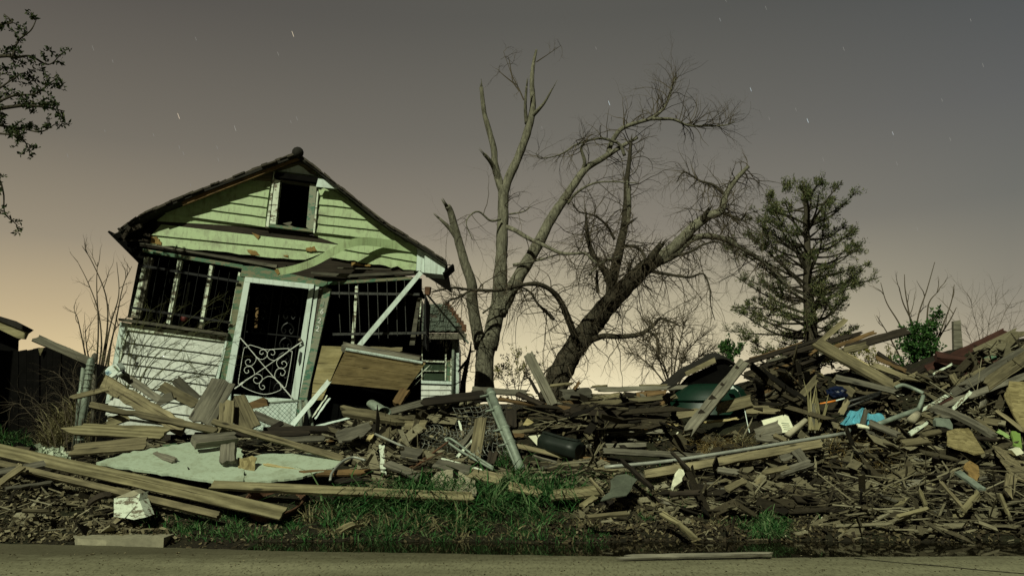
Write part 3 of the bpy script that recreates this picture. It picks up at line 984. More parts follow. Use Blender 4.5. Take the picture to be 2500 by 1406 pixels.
# wrought iron inner door far back in the porch
mb = MB()
for cx in (640, 712):
    for s in (-1, 1):
        for k in range(7):
            y0 = 716 + k * 36
            x0 = cx - (y0 - 716) * 0.13
            pts = [(x0, y0), (x0 + s * 10, y0 + 6), (x0 + s * 15, y0 + 18), (x0 + s * 9, y0 + 27), (x0 + s * 4, y0 + 20), (x0 + s * 8, y0 + 15)]
            p = catmull([Vector((a, b, 0)) for a, b in pts], 3)
            mb.tube([FP(q.x, q.y, -0.45) for q in p], [0.016 - 0.010 * abs(i / len(p) - 0.4) for i in range(len(p))], 5)
for x0 in (612, 668, 690, 742):
    mb.tube([FP(x0, 700, -0.45), FP(x0 - 33, 960, -0.45)], 0.009, 5)
strip(mb, Z3(1268, 385), Z3(1740, 432), 3, 3, -0.43, 0.02)
mb.build('inner_gate', M['metal'], house)
part('interior_post', M['brown'], [Z3(1352, 180), Z3(1375, 182), Z3(1362, 350), Z3(1340, 350)], -0.6, 0.05)
# things left in the porch
mb = MB()
c = FP(450, 779, -0.12)
for k in range(5):
    pass
mb.tube([c + Vector((0, 0, -0.05)), c + Vector((0, 0, -0.03)), c + Vector((0, 0, 0.01)), c + Vector((0, 0, 0.05)), c + Vector((0, 0, 0.065))], [0.02, 0.05, 0.06, 0.05, 0.015], 10)
o = mb.build('flower_pot', plain('dark_red_clay', (0.10, 0.018, 0.016), 0.6), None, c, smooth=True)
tag(o, 'small dark red pot on the sill behind the left porch bars', 'pot')

# ------------------------------------------------------------------ rear house
RD = 24.0
rear = empty('rear_house', P(1080, 985, RD), 'pale house behind the leaning house, grey slate roof and one sash window', 'house')

def rslab(name, mat, pts, d0, th, parent=None):
    mb = MB()
    f = [P(x, y, d0) for x, y in pts]
    mb.prism(f, [p + Vector((-0.04 * th, th, 0)) for p in f])
    return mb.build(name, mat, parent or rear)

rw = rslab('wall', M['mint'], [(850, 826), (1029, 830), (1029, 934), (1104, 936), (1104, 826), (1120, 826), (1120, 1040), (850, 1040)], RD, 0.2)
mb = MB()
for k in range(8):
    y0, y1 = 938 + k * 13, 951 + k * 13
    for xa, xb in ((850, 1103),):
        a = [P(xa, y0, RD - 0.01), P(xb, y0 + 0.6, RD - 0.01), P(xb, y1 + 0.6, RD - 0.05), P(xa, y1, RD - 0.05)]
        mb.box8(a + [p + Vector((0, 0.04, 0)) for p in a])
mb.build('siding', M['mint'], rw)
mb = MB()
for s in (0, 1):
    a = P(1119.5 if s == 0 else 1119.5, 826, RD) 
mb2 = MB()
a, b = P(1119.6, 828, RD + 0.21), P(1119.6, 1040, RD + 0.21)
mb2.box8([a, b, b + Vector((-0.3, 6, 0)), a + Vector((-0.3, 6, 0))] + [p + Vector((-0.1, 0, 0)) for p in (a, b, b + Vector((-0.3, 6, 0)), a + Vector((-0.3, 6, 0)))])
mb2.build('side_wall', M['mint'], rear)
rslab('corner_board', M['white'], [(1105, 830), (1112, 830), (1111, 985), (1104, 985)], RD - 0.06, 0.05)
rslab('corner_board', M['white'], [(1113.5, 830), (1121, 830), (1120, 985), (1112.5, 985)], RD - 0.06, 0.05)
dp = MB()
dp.tube([P(1114, 828, RD - 0.12), P(1113, 838, RD - 0.14), P(1107, 852, RD - 0.12), P(1106, 968, RD - 0.12)], 0.05, 8)
dp.build('downpipe', M['galv'], rear, smooth=True)
win = rslab('window', M['void'], [(1026, 826), (1106, 828), (1105, 940), (1026, 938)], RD + 0.3, 0.05)
for q in ([(1026, 833), (1032, 833), (1031, 932), (1026, 931)], [(1087, 835), (1091, 835), (1089, 928), (1086, 928)], [(1027, 879), (1089, 881), (1089, 885), (1027, 883)],
          [(1027, 904), (1087, 905), (1087, 906.5), (1027, 905.5)]):
    rslab('sash', M['whiteold'], q, RD - 0.02, 0.05, win)
rslab('pane', plain('dirty_glass', (0.035, 0.05, 0.032), 0.12, 0, 0.4, 1.5, 0, spec=0.6), [(1031, 886), (1087, 888), (1086, 928), (1031, 927)], RD + 0.06, 0.01, win)
rslab('blind_panel', M['green'], [(1091, 880), (1103, 878), (1101, 932), (1089, 930)], RD + 0.02, 0.02, win)
rslab('sill', M['white'], [(1022, 928), (1104, 931), (1104, 938), (1022, 935)], RD - 0.08, 0.1, win)
rslab('trim', M['whiteold'], [(1100, 875), (1104, 875), (1103, 930), (1099, 930)], RD - 0.03, 0.03, win)
# slate roof
mb = MB()
e0, e1 = P(840, 806, RD - 0.45), P(1134, 808, RD - 0.45)
t0, t1 = P(840, 742, RD + 2.6), P(1087, 743, RD + 2.6)
th = Vector((0, 0.02, -0.06))
mb.box8([e0, e1, t1, t0, e0 + th, e1 + th, t1 + th, t0 + th])
b1 = P(1134, 808, RD - 0.45) + Vector((-0.3, 6.0, 0))
mb.add([e1, b1, t1 + Vector((-0.1, 1.5, 0)), t1], [(0, 1, 2, 3)])
rroof = mb.build('roof', M['roofing2'], rear)
mb = MB()
rng = random.Random(12)
M['slate'] = plain('grey_green_slates', (0.10, 0.12, 0.095), 0.6, 0, 0.45, 3, 0.3)
rows = 7
for r in range(rows):
    v0, v1 = r / rows, (r + 1.15) / rows
    nn = 16
    for c in range(nn):
        u0, u1 = c / nn + (r % 2) * 0.5 / nn, (c + 0.97) / nn + (r % 2) * 0.5 / nn
        u1 = min(u1, 1.0)
        if rng.random() < 0.05 or u0 > 0.99:
            continue
        def S(u, v):
            v = min(v, 1)
            return (e0.lerp(e1, u)).lerp(t0.lerp(t1, u), v)
        up = Vector((0, -0.5, 0.8)) * (0.03 + rng.uniform(0, 0.03))
        j = rng.uniform(-0.03, 0.03)
        q = [S(u0, v0) + up, S((u0 + u1) / 2, v0 - 0.03 + j) + up * 1.2, S(u1, v0 + j) + up, S(u1, v1) + up * 0.3, S(u0, v1) + up * 0.3]
        mb.prism(q, [p + Vector((0, 0.02, -0.03)) for p in q])
mb.build('slates', M['slate'], rroof)
mb = MB()
for r in range(8):
    v = r / 8
    p = e1.lerp(t1, v) + Vector((0.02, 0, 0.02))
    q = [p + Vector((-0.10, 0, 0.02)), p + Vector((0.03, 0, -0.02)), p + Vector((0.02, 0.3, 0.2)), p + Vector((-0.10, 0.3, 0.22))]
    mb.prism(q, [s + Vector((0, 0.02, -0.04)) for s in q])
mb.build('hip_tiles', M['rust'], rroof)
rslab('gutter', M['grey'], [(840, 812), (1140, 814), (1138, 824), (1130, 828), (840, 826)], RD - 0.5, 0.16)
mb = MB()
mb.tube([P(1042, 718, 14.2), P(1144, 838, 14.6)], 0.018, 7)
o = mb.build('antenna_pole', M['galv'], None, P(1144, 838, 14.6))
tag(o, 'thin greenish pole slanting from the house eave down to the bare tree', 'pole')

# ------------------------------------------------------------------ dark shed and board fence on the left
SD = 15.0
shed = empty('shed', P(-40, 1060, SD), 'dark unlit shed at the far left with a pale rafter board under its eave', 'shed')
def sslab(name, mat, pts, d0, th, parent):
    mb = MB()
    f = [P(x, y, d0) for x, y in pts]
    mb.prism(f, [p + Vector((-0.72 * th, th, 0)) for p in f])
    return mb.build(name, mat, parent)
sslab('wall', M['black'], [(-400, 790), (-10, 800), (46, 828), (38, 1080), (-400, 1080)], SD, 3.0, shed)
sslab('roof', M['roofing'], [(-420, 600), (-10, 769), (40, 784), (83, 806), (70, 812), (30, 796), (-10, 780), (-420, 612)], SD - 0.5, 3.8, shed)
sslab('rafter_board', M['pine'], [(-420, 612), (-10, 780), (30, 797), (72, 811), (64, 828), (44, 826), (-10, 800), (-420, 640)], SD - 0.45, 0.05, shed)

fence = empty('board_fence', P(120, 1060, 14.0), 'low dark unlit board fence between the shed and the house', 'fence')
rng = random.Random(31)
prof = [(-60, 850), (40, 858), (105, 846), (112, 846), (165, 846), (178, 858), (215, 880), (300, 905)]
def fy(x):
    for i in range(len(prof) - 1):
        if x <= prof[i + 1][0]:
            t = (x - prof[i][0]) / (prof[i + 1][0] - prof[i][0])
            return lerp(prof[i][1], prof[i + 1][1], t)
    return prof[-1][1]
x = -58
while x < 262:
    w = rng.uniform(14, 20)
    mb = MB()
    d = 14.0 + rng.uniform(0, 0.04)
    j = rng.uniform(-1, 2)
    f = [P(x, fy(x) + j, d), P(x + w - 0.6, fy(x + w) + j, d), P(x + w - 0.6, 1090, d), P(x, 1090, d)]
    mb.prism(f, [p + Vector((0, 0.025, 0)) for p in f])
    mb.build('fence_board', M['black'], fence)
    x += w
mb = MB()
for y in (900, 1010):
    f = [P(-60, y, 14.08), P(270, y + 6, 14.08), P(270, y + 16, 14.08), P(-60, y + 10, 14.08)]
    mb.prism(f, [p + Vector((0, 0.06, 0)) for p in f])
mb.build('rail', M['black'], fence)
mb = MB()
f = [P(93, 851, 13.97), P(107, 848, 13.97), P(98, 868, 13.97)]
mb.prism(f, [p + Vector((0, 0.012, 0)) for p in f])
mb.build('torn_scrap', M['pine'], fence)
# ------------------------------------------------------------------ trees
def rvec(rng):
    return Vector((rng.gauss(0, 1), rng.gauss(0, 1), rng.gauss(0, 1))).normalized()

def twig(mb, p, d, length, r, depth, rng, droop=0.0, wander=0.35, kids=3, sides=3, out=None):
    n = 8
    seg = length / n
    pts, rad = [p.copy()], [r]
    curl = rvec(rng) * rng.uniform(0, 0.28) * (wander / 0.45)
    d = d.normalized()
    for i in range(n):
        d = (d + rvec(rng) * wander * 0.62 + curl + Vector((0, 0, -droop))).normalized()
        p = p + d * seg
        pts.append(p)
        rad.append(r * (1 - 0.75 * (i + 1) / n))
        if depth > 0 and i > 0 and rng.random() < kids / n:
            twig(mb, p, (d + rvec(rng) * 0.75), length * rng.uniform(0.35, 0.65), rad[-1] * 0.7, depth - 1, rng, droop, wander, kids, sides, out)
    mb.tube(pts, rad, sides, cap=False)
    if out is not None:
        out.append(pts)

def limb_pts(pts, tf, D, D2=None, yaw=0):
    """(x, y[, width]) read in a detail -> smooth 3-D points and radii"""
    q = []
    n = len(pts)
    for i, t in enumerate(pts):
        dd = D if D2 is None else lerp(D, D2, i / (n - 1))
        a = tf(t[0], t[1])
        q.append((P(a[0], a[1], dd), t[2] if len(t) > 2 else None, dd))
    return q

T6 = zl(1030, 90, 820 / 1325)
T6S = 820 / 1325

def limb(name, pts, w0, w1, D, D2, mat, parent, sides=10, rough=0.16, broken=False, tf=T6, mid=None, sc=T6S):
    q = limb_pts(pts, tf, D, D2)
    p3 = catmull([a for a, _, _ in q], 5)
    n = len(p3)
    rad = []
    for i in range(n):
        t = i / (n - 1)
        w = lerp(w0, w1, t) if mid is None else (lerp(w0, mid, t * 2) if t < 0.5 else lerp(mid, w1, t * 2 - 1))
        dd = lerp(D, D2 if D2 is not None else D, t)
        rad.append(w * 0.5 * sc * dd / FPX)
    mb = MB()
    mb.tube(p3, rad, sides, rough=rough)
    if broken:
        rng = random.Random(int(w0 * 10 + D * 7))
        d = (p3[-1] - p3[-2]).normalized()
        for k in range(5):
            o = rvec(rng) * rad[-1] * 0.7
            o -= d * o.dot(d)
            b = p3[-1] + o - d * 0.05
            mb.tube([b, b + d * rng.uniform(0.08, 0.32) + o * 0.2], [rad[-1] * 0.45, 0.004], 4)
    ob = mb.build(name, M[mat], parent, smooth=True)
    return ob, p3, rad

# ---- the broken grey tree
D1 = 19.0
tree1 = empty('bare_tree', P(*T6(245, 1420), D1), 'grey bare tree with splintered trunks beside the leaning house', 'tree')
allp = []
def t1(name, pts, w0, w1, D, D2, tw=None, **k):
    ob, p3, rad = limb(name, pts, w0, w1, D, D2, 'bark', tree1, **k)
    if tw and not k.get('broken'):
        allp.append((p3, rad, tw))
    return ob
t1('trunk', [(246, 1440), (246, 1330), (250, 1260), (258, 1180)], 82, 84, D1, D1, sides=16, mid=70)
t1('limb', [(232, 1230), (212, 1130), (197, 1040), (196, 975), (168, 890), (143, 800), (127, 745), (112, 690), (100, 668)], 52, 24, D1, D1 - 0.8, 4, mid=38, broken=True)
t1('limb', [(135, 790), (115, 762), (95, 740), (68, 716)], 24, 10, D1 - 0.5, D1 - 0.7, broken=True)
t1('limb', [(262, 1230), (288, 1120), (306, 1010), (312, 900), (316, 800), (320, 700), (322, 590)], 74, 44, D1, D1 + 0.3, 7, mid=48, sides=12)
t1('limb', [(316, 610), (300, 555), (288, 505), (283, 440), (262, 360), (246, 300), (234, 200)], 34, 16, D1 + 0.3, D1 + 0.3, 3, broken=True)
t1('limb', [(306, 570), (285, 520), (268, 490), (246, 463)], 24, 14, D1 + 0.3, D1 - 0.2, broken=True)
t1('limb', [(326, 610), (345, 550), (372, 495), (405, 410), (426, 340), (438, 270), (434, 180), (440, 110), (452, 52)], 38, 9, D1 + 0.3, D1 + 0.7, None, mid=30)
t1('limb', [(436, 312), (462, 285), (485, 258), (515, 205)], 20, 6, D1 + 0.5, D1 + 0.1, 2, broken=True)
t1('limb', [(414, 345), (408, 280), (413, 195)], 18, 9, D1 + 0.5, D1 + 0.2, 2, broken=True)
t1('limb', [(305, 1090), (340, 1020), (398, 920), (452, 828), (510, 718), (562, 640), (640, 528), (700, 488), (780, 438), (850, 398)], 62, 12, D1, D1 + 1.5, 7, mid=38, sides=12)
t1('limb', [(736, 466), (745, 425), (780, 370), (830, 345), (905, 322), (952, 285), (975, 240), (990, 190), (1005, 150)], 24, 4, D1 + 1.3, D1 + 1.8, 16)
t1('limb', [(900, 325), (990, 326), (1050, 350), (1130, 352), (1195, 350), (1235, 335)], 14, 3, D1 + 1.5, D1 + 2.2, 16)
t1('limb', [(638, 520), (642, 490), (628, 440), (640, 420)], 18, 8, D1 + 1, D1 + 0.6, 4)
t1('limb', [(800, 470), (780, 425), (730, 405), (690, 402), (640, 415), (600, 430), (545, 465), (470, 480), (450, 460)], 14, 3, D1 + 1.3, D1 + 0.5, 12)
t1('limb', [(575, 660), (610, 615), (680, 578), (760, 572), (850, 578)], 12, 4, D1 + 0.8, D1 + 0.4, 6)
t1('limb', [(330, 748), (370, 765), (420, 795), (480, 822), (545, 852), (600, 856), (645, 855), (690, 895)], 20, 8, D1 + 0.2, D1 - 1.0, 8)
t1('limb', [(310, 720), (270, 725), (225, 690), (190, 705), (175, 740), (200, 800)], 10, 3, D1, D1 - 0.8, 9)
t1('limb', [(345, 700), (400, 690), (430, 670)], 8, 3, D1, D1 - 0.4, 4)
t1('limb', [(360, 900), (440, 885), (500, 870), (550, 855)], 12, 5, D1 + 0.2, D1 - 0.4, 4)
t1('limb', [(240, 1090), (275, 1060), (300, 1010)], 8, 4, D1 - 0.3, D1 - 0.5, 2)
mb = MB()
rng = random.Random(77)
for p3, rad, cnt in allp:
    for k in range(int(cnt * (2.9 if cnt >= 12 else 1.7))):
        i = min(len(p3) - 1, int(len(p3) * rng.uniform(0.25, 1.0)))
        d = (p3[i] - p3[max(i - 1, 0)]).normalized()
        up = 0.5 if cnt >= 16 else 0.1
        dd = (d * rng.uniform(0.2, 1.0) + rvec(rng) * 0.8 + Vector((0, 0, up)))
        twig(mb, p3[i], dd, rng.uniform(0.4, 1.25), min(rad[i] * 0.5, 0.015), 2, rng, -0.02 if cnt >= 16 else 0.03, 0.45, 3)
tag(mb.build('twigs', M['twig'], tree1), kind='stuff')
# lone bent twigs by the broken tip
mb = MB()
for pts in ([(402, 250), (380, 200), (355, 150), (340, 80), (310, 90)], [(385, 215), (360, 180), (352, 145), (322, 60)], [(452, 100), (490, 75), (548, 35)], [(370, 190), (320, 150), (300, 130)]):
    p3 = catmull([P(*T6(x, y), D1 + 0.6) for x, y in pts], 4)
    mb.tube(p3, [lerp(0.02, 0.004, i / len(p3)) for i in range(len(p3))], 4)
    for k in range(5):
        i = rng.randrange(3, len(p3))
        twig(mb, p3[i], rvec(rng) + Vector((0, 0, 0.5)), rng.uniform(0.25, 0.6), 0.006, 1, rng, -0.02, 0.45, 3)
tag(mb.build('tip_twigs', M['twig'], tree1), kind='stuff')

# ---- the dark leaning tree
D2 = 20.0
tree2 = empty('gnarled_tree', P(*T6(520, 1420), D2), 'dark gnarled bare tree leaning right under a tangle of hanging twigs', 'tree')
allp = []
def t2(name, pts, w0, w1, D, Db, tw=None, mat='barkdark', **k):
    ob, p3, rad = limb(name, pts, w0, w1, D, Db, mat, tree2, **k)
    if tw:
        allp.append((p3, rad, tw))
    return ob
t2('trunk', [(505, 1440), (530, 1365), (575, 1270), (640, 1175), (705, 1090), (780, 1010), (860, 930), (935, 870)], 100, 56, D2, D2 + 0.6, 22, sides=14, mid=82, rough=0.25)
t2('limb', [(915, 890), (1000, 825), (1070, 752), (1130, 708), (1180, 685), (1200, 620), (1242, 560), (1288, 512)], 50, 14, D2 + 0.6, D2 + 1.2, 16, mat='bark', mid=34, sides=12)
t2('limb', [(895, 895), (912, 862), (945, 818)], 40, 24, D2 + 0.3, D2 - 0.1, broken=True)
t2('limb', [(1098, 735), (1115, 705), (1128, 685)], 26, 16, D2 + 0.8, D2 + 0.5, broken=True)
t2('limb', [(945, 885), (1000, 855), (1060, 800), (1130, 786), (1205, 802), (1260, 835), (1320, 868), (1380, 920), (1450, 985), (1530, 1030)], 34, 6, D2 + 0.6, D2 + 1.5, 14, mat='bark', mid=20)
t2('limb', [(980, 865), (1050, 852), (1110, 820), (1170, 810), (1240, 850)], 14, 4, D2 + 0.4, D2 + 0.2, 8)
t2('limb', [(1175, 690), (1225, 710), (1260, 720), (1280, 690)], 16, 5, D2 + 1, D2 + 0.8, 6)
t2('limb', [(1190, 620), (1150, 585), (1100, 570), (1060, 545), (1030, 535), (1005, 575)], 14, 3, D2 + 1.1, D2 + 0.9, 9)
t2('limb', [(740, 1050), (752, 960), (770, 880), (785, 810), (800, 740), (808, 640), (808, 570), (818, 490), (824, 418)], 46, 12, D2, D2 + 0.4, 10, mid=32, sides=12, broken=True)
t2('limb', [(812, 742), (818, 680), (814, 600)], 14, 20, D2 + 0.1, D2 + 0.05, mat='bark', broken=True)
t2('limb', [(795, 742), (815, 735), (832, 726)], 14, 10, D2 + 0.1, D2 - 0.2, broken=True)
t2('limb', [(750, 1000), (722, 925), (680, 870), (660, 815), (650, 760), (648, 705)], 34, 10, D2, D2 - 0.3, 9, broken=True)
t2('limb', [(605, 1185), (580, 1120), (550, 1050), (510, 1000), (450, 975), (380, 982), (300, 1000), (200, 998), (120, 990), (45, 1005)], 30, 7, D2 - 0.2, D2 - 2.6, 12, mid=17)
t2('limb', [(520, 1115), (490, 1085), (455, 1050), (430, 1010), (395, 990), (365, 1005)], 14, 5, D2 - 0.5, D2 - 1.0, 7)
t2('limb', [(190, 1000), (150, 1025), (110, 1040), (85, 1060), (70, 1110)], 10, 4, D2 - 2.2, D2 - 2.4, 9)
t2('limb', [(675, 1192), (720, 1180), (790, 1182), (860, 1172), (905, 1145), (940, 1112), (985, 1125), (1020, 1142)], 26, 6, D2, D2 - 0.6, 10)
t2('limb', [(900, 1165), (925, 1185), (930, 1215), (925, 1262)], 13, 7, D2 - 0.4, D2 - 0.5, 5)
t2('limb', [(905, 925), (960, 935), (1020, 945), (1060, 948), (1110, 935), (1135, 990), (1140, 1060), (1155, 1115)], 14, 3, D2 + 0.3, D2, 8)
t2('limb', [(800, 825), (850, 830), (880, 870), (860, 910)], 14, 6, D2, D2 - 0.5, 9)
t2('limb', [(780, 870), (730, 880), (690, 905), (660, 940)], 14, 6, D2 - 0.1, D2 - 0.5, 7, mat='bark')
t2('limb', [(760, 800), (730, 745), (680, 705), (620, 690), (590, 650)], 12, 4, D2, D2 - 0.4, 9)
t2('limb', [(695, 1010), (690, 960), (692, 920)], 14, 10, D2 - 0.2, D2 - 0.2, 3)
t2('limb', [(815, 955), (818, 920), (820, 890)], 16, 12, D2 - 0.2, D2 - 0.2, 3)
t2('root_shoot', [(560, 1290), (510, 1300), (480, 1330)], 10, 4, D2 - 0.4, D2 - 0.6, 3)
mb = MB()
rng = random.Random(101)
for p3, rad, cnt in allp:
    for k in range(int(cnt * 4.6)):
        i = min(len(p3) - 1, int(len(p3) * rng.uniform(0.12, 1.0)))
        d = (p3[i] - p3[max(i - 1, 0)]).normalized()
        dd = (d * rng.uniform(-0.2, 0.8) + rvec(rng) * 1.0)
        hang = rng.random() < 0.55
        if hang:
            dd.z -= 0.3
        twig(mb, p3[i], dd, rng.uniform(0.5, 1.9) if hang else rng.uniform(0.4, 1.2), min(rad[i] * 0.4, 0.016), 2, rng, 0.10 if hang else 0.0, 0.55, 3.0)
tag(mb.build('twigs', M['twig'], tree2), kind='stuff')

# ---- dead stump sapling between rear house and grey tree
tree3 = empty('dead_sapling', P(1128, 985, 16.0), 'thin dark forked dead sapling between the rear house and the grey trunk', 'tree')
ZB = zl(1040, 820, 200 / 1758)
limb('trunk', [(770, 1400), (790, 1100), (820, 900), (870, 650), (920, 450), (950, 300), (970, 120)], 150, 20, 16.0, 16.0, 'barkdark', tree3, tf=ZB, sc=200 / 1758, mid=90)
limb('limb', [(900, 520), (820, 600), (760, 680), (700, 760)], 70, 40, 16.0, 15.6, 'barkdark', tree3, tf=ZB, sc=200 / 1758)
limb('limb', [(960, 340), (1010, 325), (1060, 318)], 40, 14, 16.0, 16.1, 'barkdark', tree3, tf=ZB, sc=200 / 1758)
mb = MB()
rng = random.Random(5)
for k in range(26):
    p = P(*ZB(rng.uniform(780, 960), rng.uniform(150, 1000)), 16.0)
    twig(mb, p, rvec(rng) + Vector((0, 0, 0.4)), rng.uniform(0.3, 0.7), 0.008, 1, rng, 0.0, 0.5, 3)
tag(mb.build('twigs', M['twig'], tree3), kind='stuff')

# ---- conifer
def leaf_spray(mb, p, d, rng, size, count, spread, wr=0.22):
    d = d.normalized()
    for k in range(count):
        q = p + d * rng.uniform(-0.1, 1.0) * spread + rvec(rng) * spread * 0.33
        a = (d * 0.6 + rvec(rng) * 0.8 + Vector((0, 0, 0.25))).normalized()
        b = a.cross(rvec(rng))
        if b.length < 1e-3:
            continue
        b.normalize()
        L = size * rng.uniform(0.6, 1.4)
        w = L * wr
        mb.add([q - b * w * 0.4, q + a * L * 0.5 - b * w, q + a * L, q + a * L * 0.5 + b * w], [(0, 1, 2, 3)])

DC = 30.0
con = empty('conifer_tree', P(1985, 1076, DC), 'tall loose dark green conifer behind the rubble heap, right of the bare trees', 'tree')
mb = MB()
mb.tube(catmull([P(1995, 1080, DC), P(1985, 930, DC), P(1978, 800, DC), P(1972, 680, DC), P(1970, 560, DC), P(1962, 445, DC)], 5),
        [lerp(0.38, 0.03, i / 25) for i in range(26)], 10, rough=0.2)
mb.build('trunk', M['barkdark'], con, smooth=True)
rng = random.Random(2024)
fo = MB()
br = MB()
prof_r = [(445, 62), (470, 98), (500, 118), (540, 122), (580, 125), (620, 135), (660, 140), (700, 150), (740, 165), (770, 150), (800, 120), (840, 100)]
prof_l = [(445, 66), (470, 106), (500, 132), (540, 160), (580, 195), (620, 215), (650, 195), (690, 175), (720, 165), (745, 190), (780, 235), (800, 240), (840, 160)]
sc = DC / FPX
def pv(pr, y):
    for i in range(len(pr) - 1):
        if y <= pr[i + 1][0]:
            t = (y - pr[i][0]) / (pr[i + 1][0] - pr[i][0])
            return lerp(pr[i][1], pr[i + 1][1], max(0, t))
    return pr[-1][1]
yv = 452.0
while yv < 880:
    for k in range(rng.choice((2, 2, 3)) if yv < 600 else rng.choice((2, 3, 3))):
        az = rng.uniform(0, 2 * math.pi)
        right = math.cos(az) > 0
        # where the branch ends, and how far below that it leaves the trunk
        W = pv(prof_r if right else prof_l, yv) * (rng.choice((0.55, 0.75, 0.95, 1.08, 1.12)) if yv > 500 else rng.choice((0.85, 1.0, 1.1))) * rng.uniform(0.92, 1.04)
        drop = lerp(75, 12, sstep(470, 860, yv)) * rng.uniform(0.2, 1.7) * (W / 130)
        y_start = min(yv + drop, 900)
        base = P(1974, y_start, DC)
        tip = P(1974, yv, DC) + Vector((math.cos(az), math.sin(az), 0)) * W * sc
        mid = base.lerp(tip, 0.5) + Vector((0, 0, rng.uniform(-0.14, 0.06) * (tip - base).length)) + rvec(rng) * 0.16
        pts = catmull([base, mid, tip], 5)
        n = len(pts)
        br.tube(pts, [lerp(0.055, 0.01, i / (n - 1)) for i in range(n)], 4, cap=False)
        Lb = (tip - base).length
        for s in range(int(4 + Lb * 3.2)):
            t = 1 - rng.random() ** 1.3 * 0.62
            i = min(n - 1, int(t * (n - 1)))
            d = (pts[i] - pts[max(i - 1, 0)]).normalized()
            sd = (d * 0.7 + rvec(rng) * 0.7 + Vector((0, 0, 0.2))).normalized()
            sl = rng.uniform(0.25, 0.62) * (1.15 - 0.5 * t)
            e = pts[i] + sd * sl
            br.tube([pts[i], pts[i].lerp(e, 0.5) + rvec(rng) * 0.03, e], [0.012, 0.009, 0.004], 3, cap=False)
            if rng.random() < 0.85:
                leaf_spray(fo, pts[i].lerp(e, 0.25), sd, rng, 0.105, rng.randint(30, 60) if t > 0.6 else rng.randint(8, 30), sl * 0.8, 0.13)
    yv += rng.uniform(7, 11)
for k in range(14):
    leaf_spray(fo, P(1962 + rng.uniform(-45, 45), 452 + rng.uniform(-6, 30), DC + rng.uniform(-0.4, 0.4)), Vector((rng.uniform(-0.4, 0.4), 0, 1)), rng, 0.105, 70, 0.32, 0.13)
tag(br.build('branches', M['barkdark'], con), kind='stuff')
fo.build('crown', M['conifer'], con)

# ---- overhanging foliage at the far left, its trunk outside the frame
DL = 11.0
ovt = empty('overhanging_tree', Vector((-9.6, DL, 0.55)), 'leafy dark branches reaching in from the upper left corner', 'tree')
mb = MB()
mb.tube(catmull([Vector((-9.6, DL, 0.3)), P(-520, 600, DL), P(-470, 200, DL), P(-520, -200, DL)], 6), [lerp(0.26, 0.12, i / 18) for i in range(19)], 10, rough=0.2)
mb.build('trunk', M['barkdark'], ovt, smooth=True)
fo = MB()
rng = random.Random(90)
for pts, w0, cl in (([(-490, 330), (-200, 290), (0, 265), (60, 258), (110, 262), (158, 272)], 16, 22), ([(-490, 250), (-200, 160), (0, 138), (40, 140), (75, 138), (118, 158), (148, 135)], 13, 12),
                    ([(-40, 268), (30, 235), (85, 230), (120, 205), (140, 190)], 7, 16), ([(-30, 300), (20, 310), (60, 315), (100, 322), (140, 300)], 8, 18),
                    ([(-30, 325), (30, 330), (60, 345), (75, 382)], 6, 10), ([(30, 138), (45, 100), (75, 75), (90, 45)], 6, 9), ([(0, 60), (30, 55), (10, 35)], 5, 3),
                    ([(-200, 290), (-80, 380), (-10, 430), (8, 470), (12, 520), (40, 548)], 7, 10), ([(-40, 240), (0, 215), (30, 195), (60, 180), (100, 215)], 6, 12),
                    ([(-20, 190), (10, 165), (30, 170)], 5, 4)):
    p3 = catmull([P(x, y, DL + rng.uniform(-0.3, 0.3)) for x, y in pts], 6)
    n = len(p3)
    mb = MB()
    mb.tube(p3, [lerp(w0, 2.2, i / (n - 1)) * 0.5 * DL / FPX for i in range(n)], 6, rough=0.15)
    mb.build('branch', M['barkdark'], ovt, smooth=True)
    lo = [i for i in range(n) if proj(p3[i])[0] > -60]
    for k in range(cl):
        i = rng.choice(lo)
        d = (p3[i] - p3[i - 1]).normalized()
        pt = [p3[i]]
        dd = (d * 0.5 + rvec(rng) * 0.9).normalized()
        for s in range(5):
            dd = (dd + rvec(rng) * 0.5).normalized()
            pt.append(pt[-1] + dd * rng.uniform(0.025, 0.05))
        fo.tube(pt, [0.006, 0.005, 0.005, 0.004, 0.003, 0.002], 3, cap=False)
        for q in pt[1:]:
            for s in range(4):
                a = rvec(rng)
                a.z += 0.1
                a.normalize()
                b = a.cross(rvec(rng)).normalized()
                L_ = rng.uniform(0.04, 0.085)
                w = L_ * rng.uniform(0.16, 0.26)
                c = a.cross(b) * L_ * 0.25
                fo.add([q, q + a * L_ * 0.5 - b * w + c, q + a * L_, q + a * L_ * 0.5 + b * w + c], [(0, 1, 2, 3)])
fo.build('foliage', M['leafdark'], ovt)

